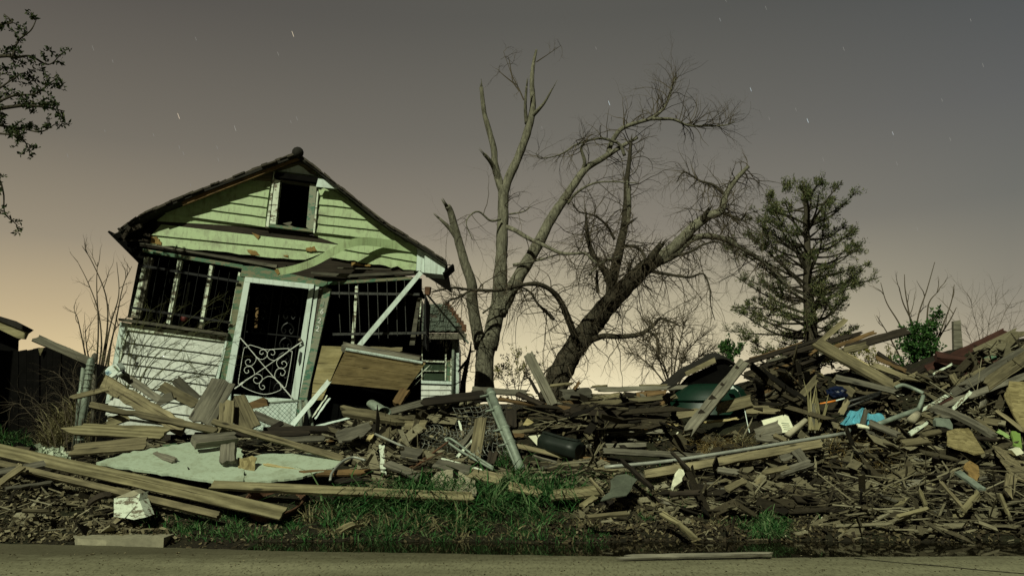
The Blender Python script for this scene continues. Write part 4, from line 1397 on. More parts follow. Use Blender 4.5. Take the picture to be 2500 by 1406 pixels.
# ---- shrubs
def stem_shrub(name, label, stems, D, r, mat, seed, kids=3, depth=1, tw=(0.3, 0.8), dens=5, droop=-0.03, leaves=None, group=None, leafsize=0.06, dspread=0.4, leafn=3):
    rng = random.Random(seed)
    b = stems[0][0]
    t = empty(name, P(b[0], b[1], D), label, 'shrub', group)
    lf = MB()
    tw_ = MB()
    for pts in stems:
        dd = D + rng.uniform(-dspread, dspread)
        p3 = catmull([P(x, y, lerp(D, dd, i / (len(pts) - 1))) for i, (x, y) in enumerate(pts)], 5)
        n = len(p3)
        mb = MB()
        mb.tube(p3, [lerp(r, r * 0.25, i / (n - 1)) for i in range(n)], 5)
        mb.build('stem', M[mat], t, smooth=True)
        for k in range(dens):
            i = rng.randrange(n // 3, n)
            d = (p3[i] - p3[i - 1]).normalized()
            out = []
            twig(tw_, p3[i], d * 0.8 + rvec(rng) * 0.6, rng.uniform(*tw), r * 0.45, depth, rng, droop, 0.35, kids, 3, out)
            if leaves:
                for q in out:
                    for s in q[1:]:
                        leaf_spray(lf, s, Vector((0, 0, 1)), rng, leafsize, leafn, 0.1)
    if tw_.v:
        tag(tw_.build('twigs', M[mat], t), kind='stuff')
    if leaves and lf.v:
        lf.build('foliage', M[leaves], t)
    return t

stem_shrub('bare_shrub', 'tall bare whip-like shrub standing left of the leaning house', [
    [(240, 905), (248, 840), (240, 760), (215, 690), (190, 640)], [(245, 905), (262, 800), (258, 720), (225, 640), (200, 600)],
    [(235, 905), (240, 800), (236, 700), (238, 640)], [(250, 905), (268, 800), (290, 720), (285, 640)], [(255, 905), (280, 800), (300, 700), (322, 650)],
    [(215, 905), (205, 850), (190, 780), (182, 760)], [(225, 905), (212, 850), (208, 800)], [(262, 905), (275, 820), (292, 790)]],
    14.2, 0.018, 'twig', 61, dens=4, tw=(0.2, 0.6), droop=-0.06)
stem_shrub('bramble', 'tangle of bare arching brambles growing against the mint porch wall', [
    [(305, 960), (312, 880), (330, 800), (345, 760)], [(310, 960), (340, 860), (400, 790), (450, 745)], [(305, 960), (350, 880), (440, 800), (520, 730)],
    [(320, 960), (380, 870), (460, 820), (530, 800)], [(300, 960), (290, 900), (300, 830), (335, 780)], [(330, 960), (360, 900), (410, 860), (440, 840), (460, 870)],
    [(330, 960), (400, 900), (440, 880), (480, 905), (490, 960)], [(300, 960), (270, 900), (240, 860), (210, 850)], [(340, 960), (420, 880), (500, 790), (560, 760)],
    [(310, 960), (325, 850), (360, 770), (395, 740)], [(350, 960), (420, 930), (500, 915), (540, 880), (545, 920)]],
    12.95, 0.008, 'shoot', 62, dens=9, tw=(0.2, 0.6), droop=0.0, depth=1, dspread=0.25)
stem_shrub('thicket_bush', 'round leafless thicket bush behind the heap, below the gnarled tree', [
    [(1640, 960), (1620, 888), (1590, 843), (1560, 816)], [(1640, 960), (1640, 888), (1640, 834), (1630, 789)], [(1645, 960), (1660, 888), (1690, 843), (1720, 816)],
    [(1640, 960), (1600, 906), (1560, 870), (1535, 861)], [(1645, 960), (1680, 897), (1720, 861), (1745, 852)], [(1640, 960), (1650, 879), (1665, 816), (1670, 780)],
    [(1640, 960), (1610, 879), (1600, 807), (1590, 789)], [(1650, 960), (1700, 906), (1740, 888)], [(1640, 960), (1660, 906), (1670, 861)], [(1640, 960), (1625, 906), (1605, 870)]],
    18.0, 0.022, 'twig', 63, dens=34, tw=(0.15, 0.55), depth=2, dspread=0.8)
stem_shrub('bare_sapling', 'leafless sapling with upcurved branches between the conifer and the grey post', [
    [(2245, 1000), (2235, 900), (2200, 800), (2165, 740), (2150, 690)], [(2245, 1000), (2240, 880), (2222, 780), (2210, 710), (2208, 670)],
    [(2245, 1000), (2232, 880), (2240, 780), (2262, 710), (2282, 640)], [(2250, 1000), (2270, 880), (2300, 800), (2322, 740), (2330, 695)],
    [(2245, 1000), (2200, 880), (2170, 820), (2140, 770)], [(2240, 900), (2230, 800), (2205, 740), (2195, 700)], [(2250, 900), (2262, 800), (2268, 740), (2292, 710)],
    [(2262, 900), (2290, 830), (2320, 780), (2335, 750)]],
    19.0, 0.03, 'twig', 64, dens=2, tw=(0.3, 0.7), depth=1, droop=-0.08)
rng = random.Random(65)
t = empty('ivy_tree', P(2252, 1000, 18.5), 'small round dense green leafy tree in the dip of the heap', 'tree')
mb = MB()
mb.tube(catmull([P(2258, 1020, 18.5), P(2262, 930, 18.5), P(2256, 860, 18.5), P(2262, 800, 18.5), P(2290, 765, 18.5)], 5), [lerp(0.075, 0.02, i / 20) for i in range(21)], 7)
mb.build('trunk', M['barkdark'], t, smooth=True)
fo = MB()
for k in range(330):
    a, b, c = rng.gauss(0, 1), rng.gauss(0, 1), rng.gauss(0, 1)
    l = math.sqrt(a * a + b * b + c * c)
    rr = rng.uniform(0.55, 1.05)
    px, py, dd = 2246 + a / l * 46 * rr + (c / l) * 6, 838 + b / l * 50 * rr, 18.5 + c / l * 0.45 * rr
    leaf_spray(fo, P(px, py, dd), rvec(rng), rng, 0.085, 9, 0.12)
for k in range(60):
    u = rng.random()
    leaf_spray(fo, P(2272 + 22 * u + rng.gauss(0, 7), 800 - 40 * u + rng.gauss(0, 6), 18.5), rvec(rng), rng, 0.08, 8, 0.09)
for k in range(50):
    leaf_spray(fo, P(2200 + rng.uniform(-22, 40), 895 + rng.uniform(-28, 26), 18.5), rvec(rng), rng, 0.08, 8, 0.1)
fo.build('crown', M['ivy'], t)
stem_shrub('wispy_shrub', 'faint wispy bare shrub behind the grey post at the far right', [
    [(2400, 900), (2390, 820), (2375, 760), (2370, 730)], [(2400, 900), (2410, 820), (2420, 760), (2440, 730)], [(2405, 900), (2430, 820), (2455, 760), (2468, 740)],
    [(2400, 900), (2400, 820), (2400, 750)], [(2395, 900), (2370, 830), (2355, 790)], [(2410, 900), (2450, 830), (2475, 800)]],
    26.0, 0.012, 'twig', 66, dens=12, tw=(0.5, 1.2), depth=1, droop=-0.05, dspread=0.8)
stem_shrub('weed_clump', 'low yellowish weedy bush seen between the grey trunk and the tilted board', [
    [(1262, 985), (1255, 930), (1245, 905)], [(1265, 985), (1275, 930), (1285, 900)], [(1255, 985), (1235, 935), (1222, 918)], [(1268, 985), (1300, 930), (1310, 910)], [(1262, 985), (1268, 920), (1262, 890)]],
    21.0, 0.014, 'twig', 67, dens=7, tw=(0.25, 0.5), leaves='weed', leafsize=0.055, leafn=2, dspread=0.5)
stem_shrub('weed_clump', 'low yellowish weedy bush behind the rubble between the conifer and the leafy tree', [
    [(2150, 940), (2145, 890), (2130, 870)], [(2155, 940), (2165, 890), (2180, 870)], [(2150, 940), (2120, 900), (2100, 890)]],
    22.0, 0.014, 'twig', 68, dens=6, tw=(0.25, 0.5), leaves='weed', leafsize=0.06, leafn=2, dspread=0.5)
stem_shrub('green_shrub', 'small green bush peeping over the curled black roofing', [
    [(1775, 930), (1770, 880), (1765, 860)], [(1778, 930), (1785, 880), (1792, 868)]],
    18.0, 0.012, 'twig', 69, dens=6, tw=(0.15, 0.35), leaves='ivy', leafsize=0.07, leafn=4, dspread=0.2)
stem_shrub('dry_weeds', 'dry bare weeds tangled round the foot of the galvanised fence post', [
    [(165, 1100), (160, 1020), (150, 960)], [(175, 1100), (185, 1000), (180, 930)], [(140, 1100), (120, 1040), (90, 1010)], [(185, 1100), (190, 990), (175, 900)], [(210, 1100), (225, 1000), (232, 930)],
    [(130, 1100), (90, 1030), (45, 985), (25, 1000), (22, 1040)], [(170, 1100), (140, 1030), (100, 990)], [(230, 1100), (245, 1010), (255, 950)], [(195, 1100), (205, 980), (220, 890), (260, 870)],
    [(120, 1100), (110, 1060), (80, 1040)], [(150, 1100), (175, 1030), (160, 940), (130, 905)]],
    11.6, 0.007, 'twig', 70, dens=11, tw=(0.2, 0.6), depth=1, droop=0.04, dspread=0.5)
# ---- grey post at right
mb = MB()
d = 15.0
f = [P(2328, 784, d), P(2345, 781, d), P(2352, 860, d), P(2352, 960, d), P(2332, 960, d)]
mb.prism(f, [p + Vector((0.01, 0.09, 0)) for p in f])
tag(mb.build('fence_post', M['grey'], None, P(2340, 960, d)), 'square weathered grey post standing upright behind the right heap', 'post')

# ---- star streaks: long exposure traces are left as short bright streaks of light in the sky
def star(px, py, L, bright, col):
    D = 900.0
    a, b = P(px - L * 0.18, py - L * 0.5, D), P(px + L * 0.18, py + L * 0.5, D)
    mb = MB()
    mb.tube([a, a.lerp(b, 0.15), a.lerp(b, 0.85), b], [0.05, 0.28, 0.28, 0.05], 5)
    m = bpy.data.materials.new('star_light')
    m.use_nodes = True
    bs = m.node_tree.nodes["Principled BSDF"]
    bs.inputs["Base Color"].default_value = (0, 0, 0, 1)
    bs.inputs["Emission Color"].default_value = (*col, 1)
    bs.inputs["Emission Strength"].default_value = bright
    return mb.build('star', m, None, a)
for px, py, L, br_, col, lb in ((715, 84, 15, 0.75, (1, 0.85, 0.6), 'bright star streak high above the house ridge'),
                                (436, 284, 15, 0.75, (1, 0.82, 0.6), 'bright star streak left of and above the house roof'),
                                (1972, 295, 11, 0.6, (0.8, 0.95, 1), 'pale star streak above the conifer top'),
                                (1833, 219, 10, 0.5, (0.8, 0.95, 1), 'pale star streak right of the wispy treetop fan'),
                                (1487, 252, 12, 0.6, (0.8, 0.95, 1), 'pale star streak between the two bare treetops'),
                                (2180, 326, 9, 0.45, (0.9, 0.95, 1), 'faint star streak high over the leafless sapling'),
                                (574, 314, 14, 0.32, (1, 0.95, 0.85), 'faint star streak just above the left roof slope'),
                                (679, 132, 11, 0.22, (1, 0.95, 0.85), 'very faint star streak below the bright one over the ridge'),
                                (1758, 49, 9, 0.22, (0.9, 0.95, 1), 'faint star streak near the top edge right of centre'),
                                (227, 118, 14, 0.2, (1, 0.95, 0.85), 'very faint star streak right of the overhanging leaves')):
    tag(star(px, py, L, br_, col), lb, 'star', 'stars in the night sky')
mb = MB()
rng = random.Random(6)
for px, py in ((438, 360), (448, 375), (530, 360), (375, 330), (256, 320), (165, 380), (275, 150), (533, 390), (465, 452), (1870, 20), (2370, 50), (2320, 340), (2190, 400), (1878, 290), (2300, 245), (1772, 2), (1323, 312),
               (1943, 268), (2010, 390), (1455, 118), (2240, 560), (478, 95), (725, 290), (710, 298), (1195, 412), (2400, 160), (2060, 120)):
    L = rng.uniform(6, 11)
    a, b = P(px - L * 0.18, py - L * 0.5, 900), P(px + L * 0.18, py + L * 0.5, 900)
    mb.tube([a, a.lerp(b, 0.2), a.lerp(b, 0.8), b], [0.05, 0.22, 0.22, 0.05], 4)
m = bpy.data.materials.new('faint_star_light')
m.use_nodes = True
bs = m.node_tree.nodes["Principled BSDF"]
bs.inputs["Base Color"].default_value = (0, 0, 0, 1)
bs.inputs["Emission Color"].default_value = (1, 0.97, 0.9, 1)
bs.inputs["Emission Strength"].default_value = 0.24
tag(mb.build('faint_stars', m), kind='stuff')
# ------------------------------------------------------------------ rubble
def ragged_board(L, W, T, seed, sa=0.0, sb=0.0, bow=0.0, cup=0.0, taper=1.0, nick=0.0, skew=0.0):
    """one board along local x, broad face up local z; sa / sb: how far the ends are splintered"""
    rng = random.Random(seed)
    nx = max(6, min(26, int(L / 0.13)))
    ny = 5
    mb = MB()
    ja = [rng.uniform(0, sa) for _ in range(ny)]
    jb = [rng.uniform(0, sb) for _ in range(ny)]
    el = [rng.uniform(-nick, 0) if rng.random() < 0.4 else 0 for _ in range(nx + 1)]
    er = [rng.uniform(-nick, 0) if rng.random() < 0.4 else 0 for _ in range(nx + 1)]
    tw = rng.uniform(-0.04, 0.04)
    idx = {}
    for s in (1, -1):
        for i in range(nx + 1):
            for j in range(ny):
                u = i / nx
                v = j / (ny - 1) - 0.5
                x = -L / 2 + L * u
                if i == 0:
                    x += ja[j]
                if i == nx:
                    x -= jb[j]
                if i == 1 and sa > L / nx:
                    x += ja[j] * 0.6
                if i == nx - 1 and sb > L / nx:
                    x -= jb[j] * 0.6
                w = W * lerp(1.0, taper, u)
                y = v * w
                if j == 0:
                    y -= el[i]
                if j == ny - 1:
                    y += er[i]
                if i == 0 or i == nx:
                    y += skew * 0
                    x += skew * v * W * (1 if i == 0 else -0.6)
                z = s * T / 2 + bow * (1 - (2 * u - 1) ** 2) + cup * (v * 2) ** 2 * 0.5 + tw * v * W * (u - 0.5) * 4
                idx[(s, i, j)] = len(mb.v)
                mb.v.append(Vector((x, y, z)))
    def q(a, b, c, d):
        mb.f.append((idx[a], idx[b], idx[c], idx[d]))
        mb.m.append(0)
    for i in range(nx):
        for j in range(ny - 1):
            q((1, i, j), (1, i + 1, j), (1, i + 1, j + 1), (1, i, j + 1))
            q((-1, i, j + 1), (-1, i + 1, j + 1), (-1, i + 1, j), (-1, i, j))
        q((-1, i, 0), (-1, i + 1, 0), (1, i + 1, 0), (1, i, 0))
        q((1, i, ny - 1), (1, i + 1, ny - 1), (-1, i + 1, ny - 1), (-1, i, ny - 1))
    for j in range(ny - 1):
        q((1, 0, j), (1, 0, j + 1), (-1, 0, j + 1), (-1, 0, j))
        q((-1, nx, j), (-1, nx, j + 1), (1, nx, j + 1), (1, nx, j))
    return mb

BOARDS = []          # (object, mid pixel, length px) for the labels
PROT = []            # pixel boxes that loose boards must not cover

def place(name, mb, mat, a, b, face):
    ax = (b - a).normalized()
    n = face - ax * face.dot(ax)
    n.normalize()
    y = n.cross(ax)
    me = bpy.data.meshes.new(name)
    me.from_pydata([tuple(p) for p in mb.v], [], mb.f)
    me.materials.append(mat)
    me.update()
    o = bpy.data.objects.new(name, me)
    COL.objects.link(o)
    mt = Matrix((ax, y, n)).transposed().to_4x4()
    mt.translation = (a + b) / 2
    o.matrix_world = mt
    ORG[o.name] = mt.translation
    return o

SEED = [1000]
FACE = Vector((-0.05, -0.62, 0.78))
def plank(label, a, b, w, mat='grey', T=0.028, D=None, lift=0.04, face=None, sa=0.03, sb=0.05, bow=0.0, taper=1.0, nick=0.012, cup=0.0, name='plank', cat='plank', group='broken boards in the rubble', roll=0.0, skew=0.0, reg=True):
    """a plank from photo pixel a to b, w pixels wide; depth from the ground under it, or given"""
    SEED[0] += 1
    if D is None:
        pa, pb = hit(*a, lift), hit(*b, lift)
    else:
        Da, Db = (D, D) if isinstance(D, (int, float)) else D
        pa = P(*a, min(Da, hit(*a, 0.03, 14).y))
        pb = P(*b, min(Db, hit(*b, 0.03, 14).y))
    ax = (pb - pa).normalized()
    f = (face or FACE).copy()
    if roll:
        f = Matrix.Rotation(roll, 3, ax) @ f
    n = (f - ax * f.dot(ax)).normalized()
    yv = n.cross(ax)
    view = ((pa + pb) / 2 - CAM)
    dist = view.dot(FWD)
    view.normalize()
    app = (yv - view * yv.dot(view)).length
    app = max(app, 0.28)
    W = w * dist / FPX / app
    W = min(W, w * dist / FPX * 2.2)
    mb = ragged_board((pb - pa).length, W, T, SEED[0], sa, sb, bow, cup, taper, nick, skew)
    o = place(name, mb, M[mat], pa, pb, n)
    tag(o, label, cat, group)
    if reg:
        BOARDS.append((o, ((a[0] + b[0]) / 2, (a[1] + b[1]) / 2)))
    return o

Z5 = zl(0, 760, 420 / 1406)
Z6 = zl(0, 1020, 700 / 2500)
Z7 = zl(650, 1020, 750 / 2500)
Z8 = zl(1200, 820, 520 / 1741)
Z9 = zl(1640, 760, 440 / 1672)
ZA = zl(2060, 740, 440 / 1672)
ZB_ = zl(1350, 1020, 580 / 2113)
ZC = zl(1900, 1020, 600 / 2185)
ZD = zl(880, 900, 440 / 2379)
ZE = zl(2230, 860, 270 / 1518)
UPR = Vector((-0.15, -0.95, 0.25))

def flat(name, label, cat, pts, D, th, mat, group=None, torn=0.0):
    """a flat broken piece: outline in pixels at its own depth (number, or one per corner), real thickness"""
    if isinstance(D, (int, float)):
        D = [D] * len(pts)
    sh_ = min(0.0, min(hit(x, y, 0.03, 14).y - d for (x, y), d in zip(pts, D)))
    p = [P(x, y, d + sh_) for (x, y), d in zip(pts, D)]
    if torn:
        r_ = random.Random(int(pts[0][0]))
        q = []
        for i in range(len(p)):
            u, v = p[i], p[(i + 1) % len(p)]
            k = max(1, int((v - u).length / 0.07))
            for s in range(k):
                w = u.lerp(v, s / k)
                e = (v - u).normalized()
                pl_n = (p[1] - p[0]).cross(p[2] - p[1]).normalized()
                q.append(w + e.cross(pl_n) * (r_.uniform(-torn, torn) if s else 0))
        p = q
    c = sum(p, Vector()) / len(p)
    n = Vector()
    for i in range(len(p)):
        n += (p[i] - c).cross(p[(i + 1) % len(p)] - c)
    n.normalize()
    if n.dot(CAM - c) < 0:
        n = -n
    mb = MB()
    mb.prism(p, [q - n * th for q in p])
    o = mb.build(name, M[mat], None, c)
    tag(o, label, cat, group)
    return o

def dg(pts, lift=0.1):
    return [hit(x, y, lift).y for x, y in pts]

# ---- left foreground and the pile by the porch
PL = plank
PL('grey weathered board leaning up left from the galvanised post', (84, 824), (222, 884), 19, 'grey', D=(11.6, 11.9), face=Vector((0.1, -0.9, 0.5)), skew=0.5, sb=0.02)
PL('small tan board lying across the galvanised fence post', (166, 973), (270, 948), 11, 'tan', D=(11.2, 11.5), face=UPR, sa=0.12)
PL('broad grey board caked with mortar, sloping down from the white jug', (246, 928), (452, 1050), 38, 'tan', D=(11.9, 11.2), face=Vector((-0.3, -0.9, 0.4)), T=0.045, nick=0.03)
PL('narrower grey board behind the mortar-caked one', (298, 912), (398, 982), 20, 'grey', D=(12.2, 11.9), face=Vector((-0.3, -0.9, 0.4)))
PL('short rough block of a board poking up left under the porch wall', (392, 940), (482, 990), 26, 'tan', D=(11.8, 11.5), face=Vector((0.2, -0.9, 0.4)))
PL('grey board leaning left below the mint porch wall', (426, 924), (486, 980), 24, 'grey', D=(12.1, 12.3), face=Vector((0.2, -0.95, 0.3)))
flat('plank', 'dark wedge-shaped board end left of the wide upright board', 'plank', [(418, 957), (424, 975), (372, 998), (398, 962)], 11.5, 0.03, 'grey', 'broken boards in the rubble')
PL('wide grey board standing tilted before the porch, its top edge frayed', (552, 918), (486, 1036), 58, 'grey', D=(11.5, 11.1), face=Vector((0.15, -0.95, 0.3)), sa=0.10, T=0.03, cup=-0.03)
PL('upright tan board just left of the screen door, below the frayed board', (556, 972), (548, 1064), 36, 'tan', D=(11.3, 11.0), face=UPR, sa=0.08)
PL('rounded grey board leaning right in front of the screen door step', (572, 965), (612, 1056), 46, 'tan', D=(11.5, 11.1), face=UPR, sa=0.12, taper=1.25)
PL('board slanting right behind the rounded board, below the kick panel', (618, 1010), (720, 1052), 20, 'grey', D=(12.2, 12.0), face=UPR)
PL('small dark stick leaning over the slanting board by the fence', (655, 1050), (692, 1030), 11, 'dark', D=(11.6, 11.8), face=UPR)
PL('long narrow split board sloping right across the pile under the jug', (218, 988), (532, 1052), 15, 'tan', D=(11.1, 10.9), face=Vector((0.0, -0.85, 0.5)), T=0.05, sa=0.1, nick=0.03)
PL('long thin brown batten sloping down right from the frayed board', (516, 1028), (842, 1121), 15, 'tan', D=(10.9, 10.3), face=Vector((0, -0.85, 0.5)), T=0.045)
PL('pine board with bold wavy grain and a splintered right end', (146, 1046), (422, 1058), 31, 'pine', D=(10.8, 10.7), face=Vector((0.0, -0.75, 0.66)), sa=0.5, sb=0.22, T=0.03)
PL('wet brown board lying below the wavy-grained pine board', (170, 1099), (362, 1082), 29, 'tan', D=(10.3, 10.5), face=Vector((0.0, -0.62, 0.78)), sa=0.06)
PL('short wavy-grained board propped above the long pine board', (242, 1038), (316, 1016), 22, 'pine', D=(11.0, 11.3), face=UPR, sa=0.25)
PL('square beam end lying on the mint sheet', (470, 1079), (578, 1068), 22, 'grey', D=(10.4, 10.8), T=0.10, face=Vector((0.05, -0.7, 0.7)))
PL('dark board lying behind the square beam end', (470, 1062), (760, 1058), 13, 'dark', D=(11.0, 11.2))
PL('short stub of a plank standing on the mint sheet', (558, 1084), (556, 1134), 36, 'grey', D=(10.1, 9.9), face=Vector((-0.05, -0.9, 0.4)), T=0.07)
PL('tan chipboard offcut leaning on the mint sheet', (604, 1112), (600, 1176), 46, 'osb', D=(10.1, 9.8), face=Vector((0, -0.8, 0.6)), T=0.012, taper=0.75, sa=0.08)
sh = [(235, 1128), (300, 1106), (395, 1090), (474, 1078), (560, 1084), (592, 1096), (594, 1172), (520, 1174), (440, 1160), (340, 1146)]
flat('painted_sheet', 'large mint painted sheet lying tilted with a jagged edge, left of the chipboard offcut', 'sheet', sh, [9.75, 10.1, 10.5, 10.9, 11.0, 10.7, 9.55, 9.5, 9.55, 9.65], 0.03, 'mintsheet', torn=0.022)
sh = [(600, 1118), (640, 1108), (760, 1106), (840, 1124), (812, 1142), (724, 1166), (600, 1178)]
flat('painted_sheet', 'mint painted sheet with peeling edges, right of the chipboard offcut', 'sheet', sh, [10.35, 10.6, 10.7, 10.3, 10.0, 9.6, 9.5], 0.025, 'mintsheet', torn=0.03)
PL('small grey board lying on the left mint sheet', (372, 1108), (428, 1126), 20, 'grey', D=(10.25, 9.95), skew=0.5)
PL('small pale painted offcut on the back edge of the left mint sheet', (318, 1106), (376, 1107), 6, 'whiteold', D=(10.3, 10.4))
PL('grey slat along the back edge of the left mint sheet', (398, 1094), (438, 1090), 14, 'green', D=(10.6, 10.7))
PL('splintered strip lying on the right mint sheet', (636, 1132), (740, 1150), 6, 'yellow', D=(10.15, 9.95), sa=0.1)
PL('longest foreground plank, sloping from the left edge down to the grass', (-150, 1066), (694, 1254), 32, 'pine', D=(10.5, 8.75), face=Vector((-0.1, -0.75, 0.66)), T=0.025, sb=0.02, nick=0.004)
PL('second long plank below the longest foreground plank', (-150, 1096), (540, 1260), 15, 'tan', D=(10.2, 8.8), face=Vector((-0.05, -0.8, 0.6)), T=0.05, nick=0.004)
PL('long pale plank lying level behind the rusty pan and grass', (514, 1184), (1160, 1214), 20, 'pine', D=(9.35, 9.05), face=Vector((0, -0.75, 0.66)), T=0.045)
PL('dark plank under the longest foreground plank at the left edge', (-40, 1160), (140, 1126), 14, 'grey', D=(9.6, 9.9))
PL('short board angled up at the far left below the long planks', (-10, 1186), (62, 1134), 16, 'tan', D=(9.3, 9.6))
PL('thin board lying on the leaf litter at the left edge', (10, 1194), (136, 1176), 7, 'grey', D=(9.2, 9.4))
PL('pale narrow board half buried in the left leaf litter', (50, 1246), (128, 1248), 7, 'tan', D=(8.85, 8.9))
PL('curled strip of bark beside the left concrete chunk', (212, 1232), (276, 1206), 12, 'dark', D=(8.9, 9.0), bow=0.04)
t = empty('concrete_chunk', hit(310, 1262), 'broken white-faced concrete chunk on the grass below the long planks', 'rubble')
for nm, q, d in (('face_block', [(278, 1216), (324, 1213), (342, 1204), (338, 1226), (304, 1264), (278, 1260)], 8.75), ('face_block', [(341, 1222), (356, 1262), (326, 1268), (308, 1264)], 8.7)):
    mb = MB()
    f = [P(x, y, d + (1268 - y) * 0.004) for x, y in q]
    mb.prism(f, [p + Vector((0.02, 0.16, 0.01)) for p in f])
    mb.build(nm, M['whiteold'], t)
mb = MB()
q = [(282, 1214), (326, 1196), (340, 1204), (324, 1212)]
f = [P(x, y, 8.75 + (1268 - y) * 0.004) for x, y in q]
mb.prism(f, [p + Vector((0, 0.15, 0.0)) for p in f])
mb.build('broken_top', M['conc'], t)
# rusty pan
c = hit(672, 1222, 0.1)
t = empty('rusty_pan', c, 'rusty round pan half hidden in the grass beside the longest plank', 'pan')
mb = MB()
ex = (P(738, 1231, c.y) - P(610, 1213, c.y)) / 2
ey = Vector((0.02, 0.42, 0.12))
nz = ex.cross(ey).normalized()
prof = [(1.0, 0.0), (1.03, 0.02), (1.0, 0.035), (0.95, 0.0), (0.86, -0.09), (0.0, -0.1)]
N = 28
vs = []
for r, h in prof[:-1]:
    for k in range(N):
        a = 2 * math.pi * k / N
        vs.append(c + ex * math.cos(a) * r + ey * math.sin(a) * r + nz * h)
fs = []
for i in range(len(prof) - 2):
    for k in range(N):
        fs.append((i * N + k, i * N + (k + 1) % N, (i + 1) * N + (k + 1) % N, (i + 1) * N + k))
fs.append(tuple((len(prof) - 2) * N + k for k in range(N)))
mb.add(vs, fs)
mb.build('bowl', M['rust'], t, smooth=True)
mb = MB()
mb.tube([c + ex * math.cos(2 * math.pi * k / 32) * 1.02 + ey * math.sin(2 * math.pi * k / 32) * 1.02 + nz * 0.025 for k in range(33)], 0.012, 6, cap=False)
mb.build('rim', M['rust'], t, smooth=True)
# old pavement slab at the kerb
q = [(165, 1296), (250, 1282), (420, 1284), (432, 1300), (400, 1312), (260, 1318), (190, 1314)]
mb = MB()
f = [gz(x, y, 0.045) for x, y in q]
mb.prism(f, [p - Vector((0, 0, 0.12)) for p in f])
tag(mb.build('pavement_slab', M['conc'], None, gz(300, 1300, 0.07)), 'broken pale pavement slab at the kerb below the concrete chunk', 'paving slab')
# insulation fluff
mb = MB()
rng = random.Random(3)
for k in range(150):
    px, py = rng.uniform(95, 168), 0
    py = 1098 + (px - 95) * 0.28 + rng.gauss(0, 5)
    p = hit(px, py, 0.25)
    a = rvec(rng) * 0.07
    b = rvec(rng) * 0.05
    mb.add([p - a, p - b, p + a, p + b], [(0, 1, 2, 3)])
tag(mb.build('insulation_tuft', M['insul'], None, hit(130, 1110, 0.2)), 'pale tuft of fluffy insulation behind the longest foreground plank', 'insulation')

# ---- galvanised post with bands at the left
t = empty('fence_post', hit(200, 1085, 0.0), 'round galvanised fence post with bands at the left end of the pile', 'post')
base, top = P(192, 1090, 11.7), P(222, 880, 11.7)
mb = MB()
mb.tube([base, base.lerp(top, 0.5), top, top + Vector((0.004, 0, 0.03)), top + Vector((0.006, 0, 0.05))], [0.052, 0.052, 0.05, 0.035, 0.008], 14)
mb.build('pole', M['galv'], t, smooth=True)
for f_ in (0.08, 0.15, 0.69, 0.78, 0.85, 0.9, 0.95):
    p = base.lerp(top, f_)
    mb = MB()
    d = (top - base).normalized()
    mb.tube([p - d * 0.012, p + d * 0.012], 0.058, 14)
    mb.build('band', M['galv'], t, smooth=True)
t = empty('gate_post', hit(184, 1085, 0.0), 'thinner galvanised pipe close behind the banded fence post', 'post')
mb = MB()
a, b = P(180, 1090, 11.95), P(204, 895, 11.95)
mb.tube([a, b], 0.03, 10)
mb.build('pole', M['galv'], t, smooth=True)
mb = MB()
a2 = a.lerp(b, 0.62)
mb.tube([a2, a2 + (b - a).normalized() * 0.07], 0.045, 10)
mb.build('collar', M['galv'], t, smooth=True)
c = P(231, 876, 12.0)
t = empty('fence_post', hit(228, 1085), 'dark wooden post with a domed cap behind the galvanised post', 'post')
mb = MB()
mb.tube([P(226, 1080, 12.05), P(230, 890, 12.05)], 0.035, 10)
mb.build('pole', M['grey'], t, smooth=True)
mb = MB()
mb.tube([P(229, 886, 12.0), P(230, 880, 12.0), P(230.5, 874, 12.0), P(231, 866, 12.0), P(231, 861, 12.0)], [0.02, 0.045, 0.05, 0.04, 0.008], 12)
mb.build('cap', M['grey'], t, smooth=True)
# white jug
t = empty('plastic_jug', P(282, 915, 11.95), 'white plastic jug with a handle and blue label lying atop the mortar-caked board', 'jug')
def jugpt(x, y, d=0.0):
    q = zl(150, 850, 180 / 1205)(x, y)
    return P(q[0], q[1], 11.95 + d)
mb = MB()
q = [(665, 410), (765, 305), (862, 255), (905, 250), (960, 320), (975, 352), (905, 425), (870, 455), (760, 520), (710, 480)]
f = [jugpt(x, y) for x, y in q]
f2 = [jugpt(lerp(820, x, 0.9), lerp(385, y, 0.9), -0.05) for x, y in q]
f3 = [p + Vector((0, 0.15, 0.02)) for p in f]
n = len(q)
mb.add(f2 + f + f3, [tuple(range(n))] + [(i + n, i, (i + 1) % n, (i + 1) % n + n) for i in range(n)] + [(i + 2 * n, i + n, (i + 1) % n + n, (i + 1) % n + 2 * n) for i in range(n)] + [tuple(range(3 * n - 1, 2 * n - 1, -1))])
mb.build('body', M['plastic'], t)
mb = MB()
mb.tube([jugpt(930, 425), jugpt(985, 395), jugpt(1000, 388)], [0.05, 0.035, 0.03], 12)
mb.build('neck', M['plastic'], t, smooth=True)
mb = MB()
mb.tube([jugpt(1000, 388), jugpt(1028, 374)], [0.034, 0.034], 12)
mb.build('cap', M['blackcap'], t, smooth=True)
mb = MB()
f = [jugpt(x, y, -0.056) for x, y in ((840, 295), (870, 285), (930, 345), (945, 365), (915, 375), (880, 340))]
mb.prism(f, [p + Vector((0, 0.01, 0)) for p in f])
mb.build('handle_hole', M['green'], t)
mb = MB()
f = [jugpt(x, y, -0.056) for x, y in ((690, 405), (755, 348), (822, 395), (750, 465))]
mb.prism(f, [p + Vector((0, 0.008, 0)) for p in f])
lb = mb.build('label', plain('pale_blue_label', (0.42, 0.55, 0.6), 0.6), t)
mb = MB()
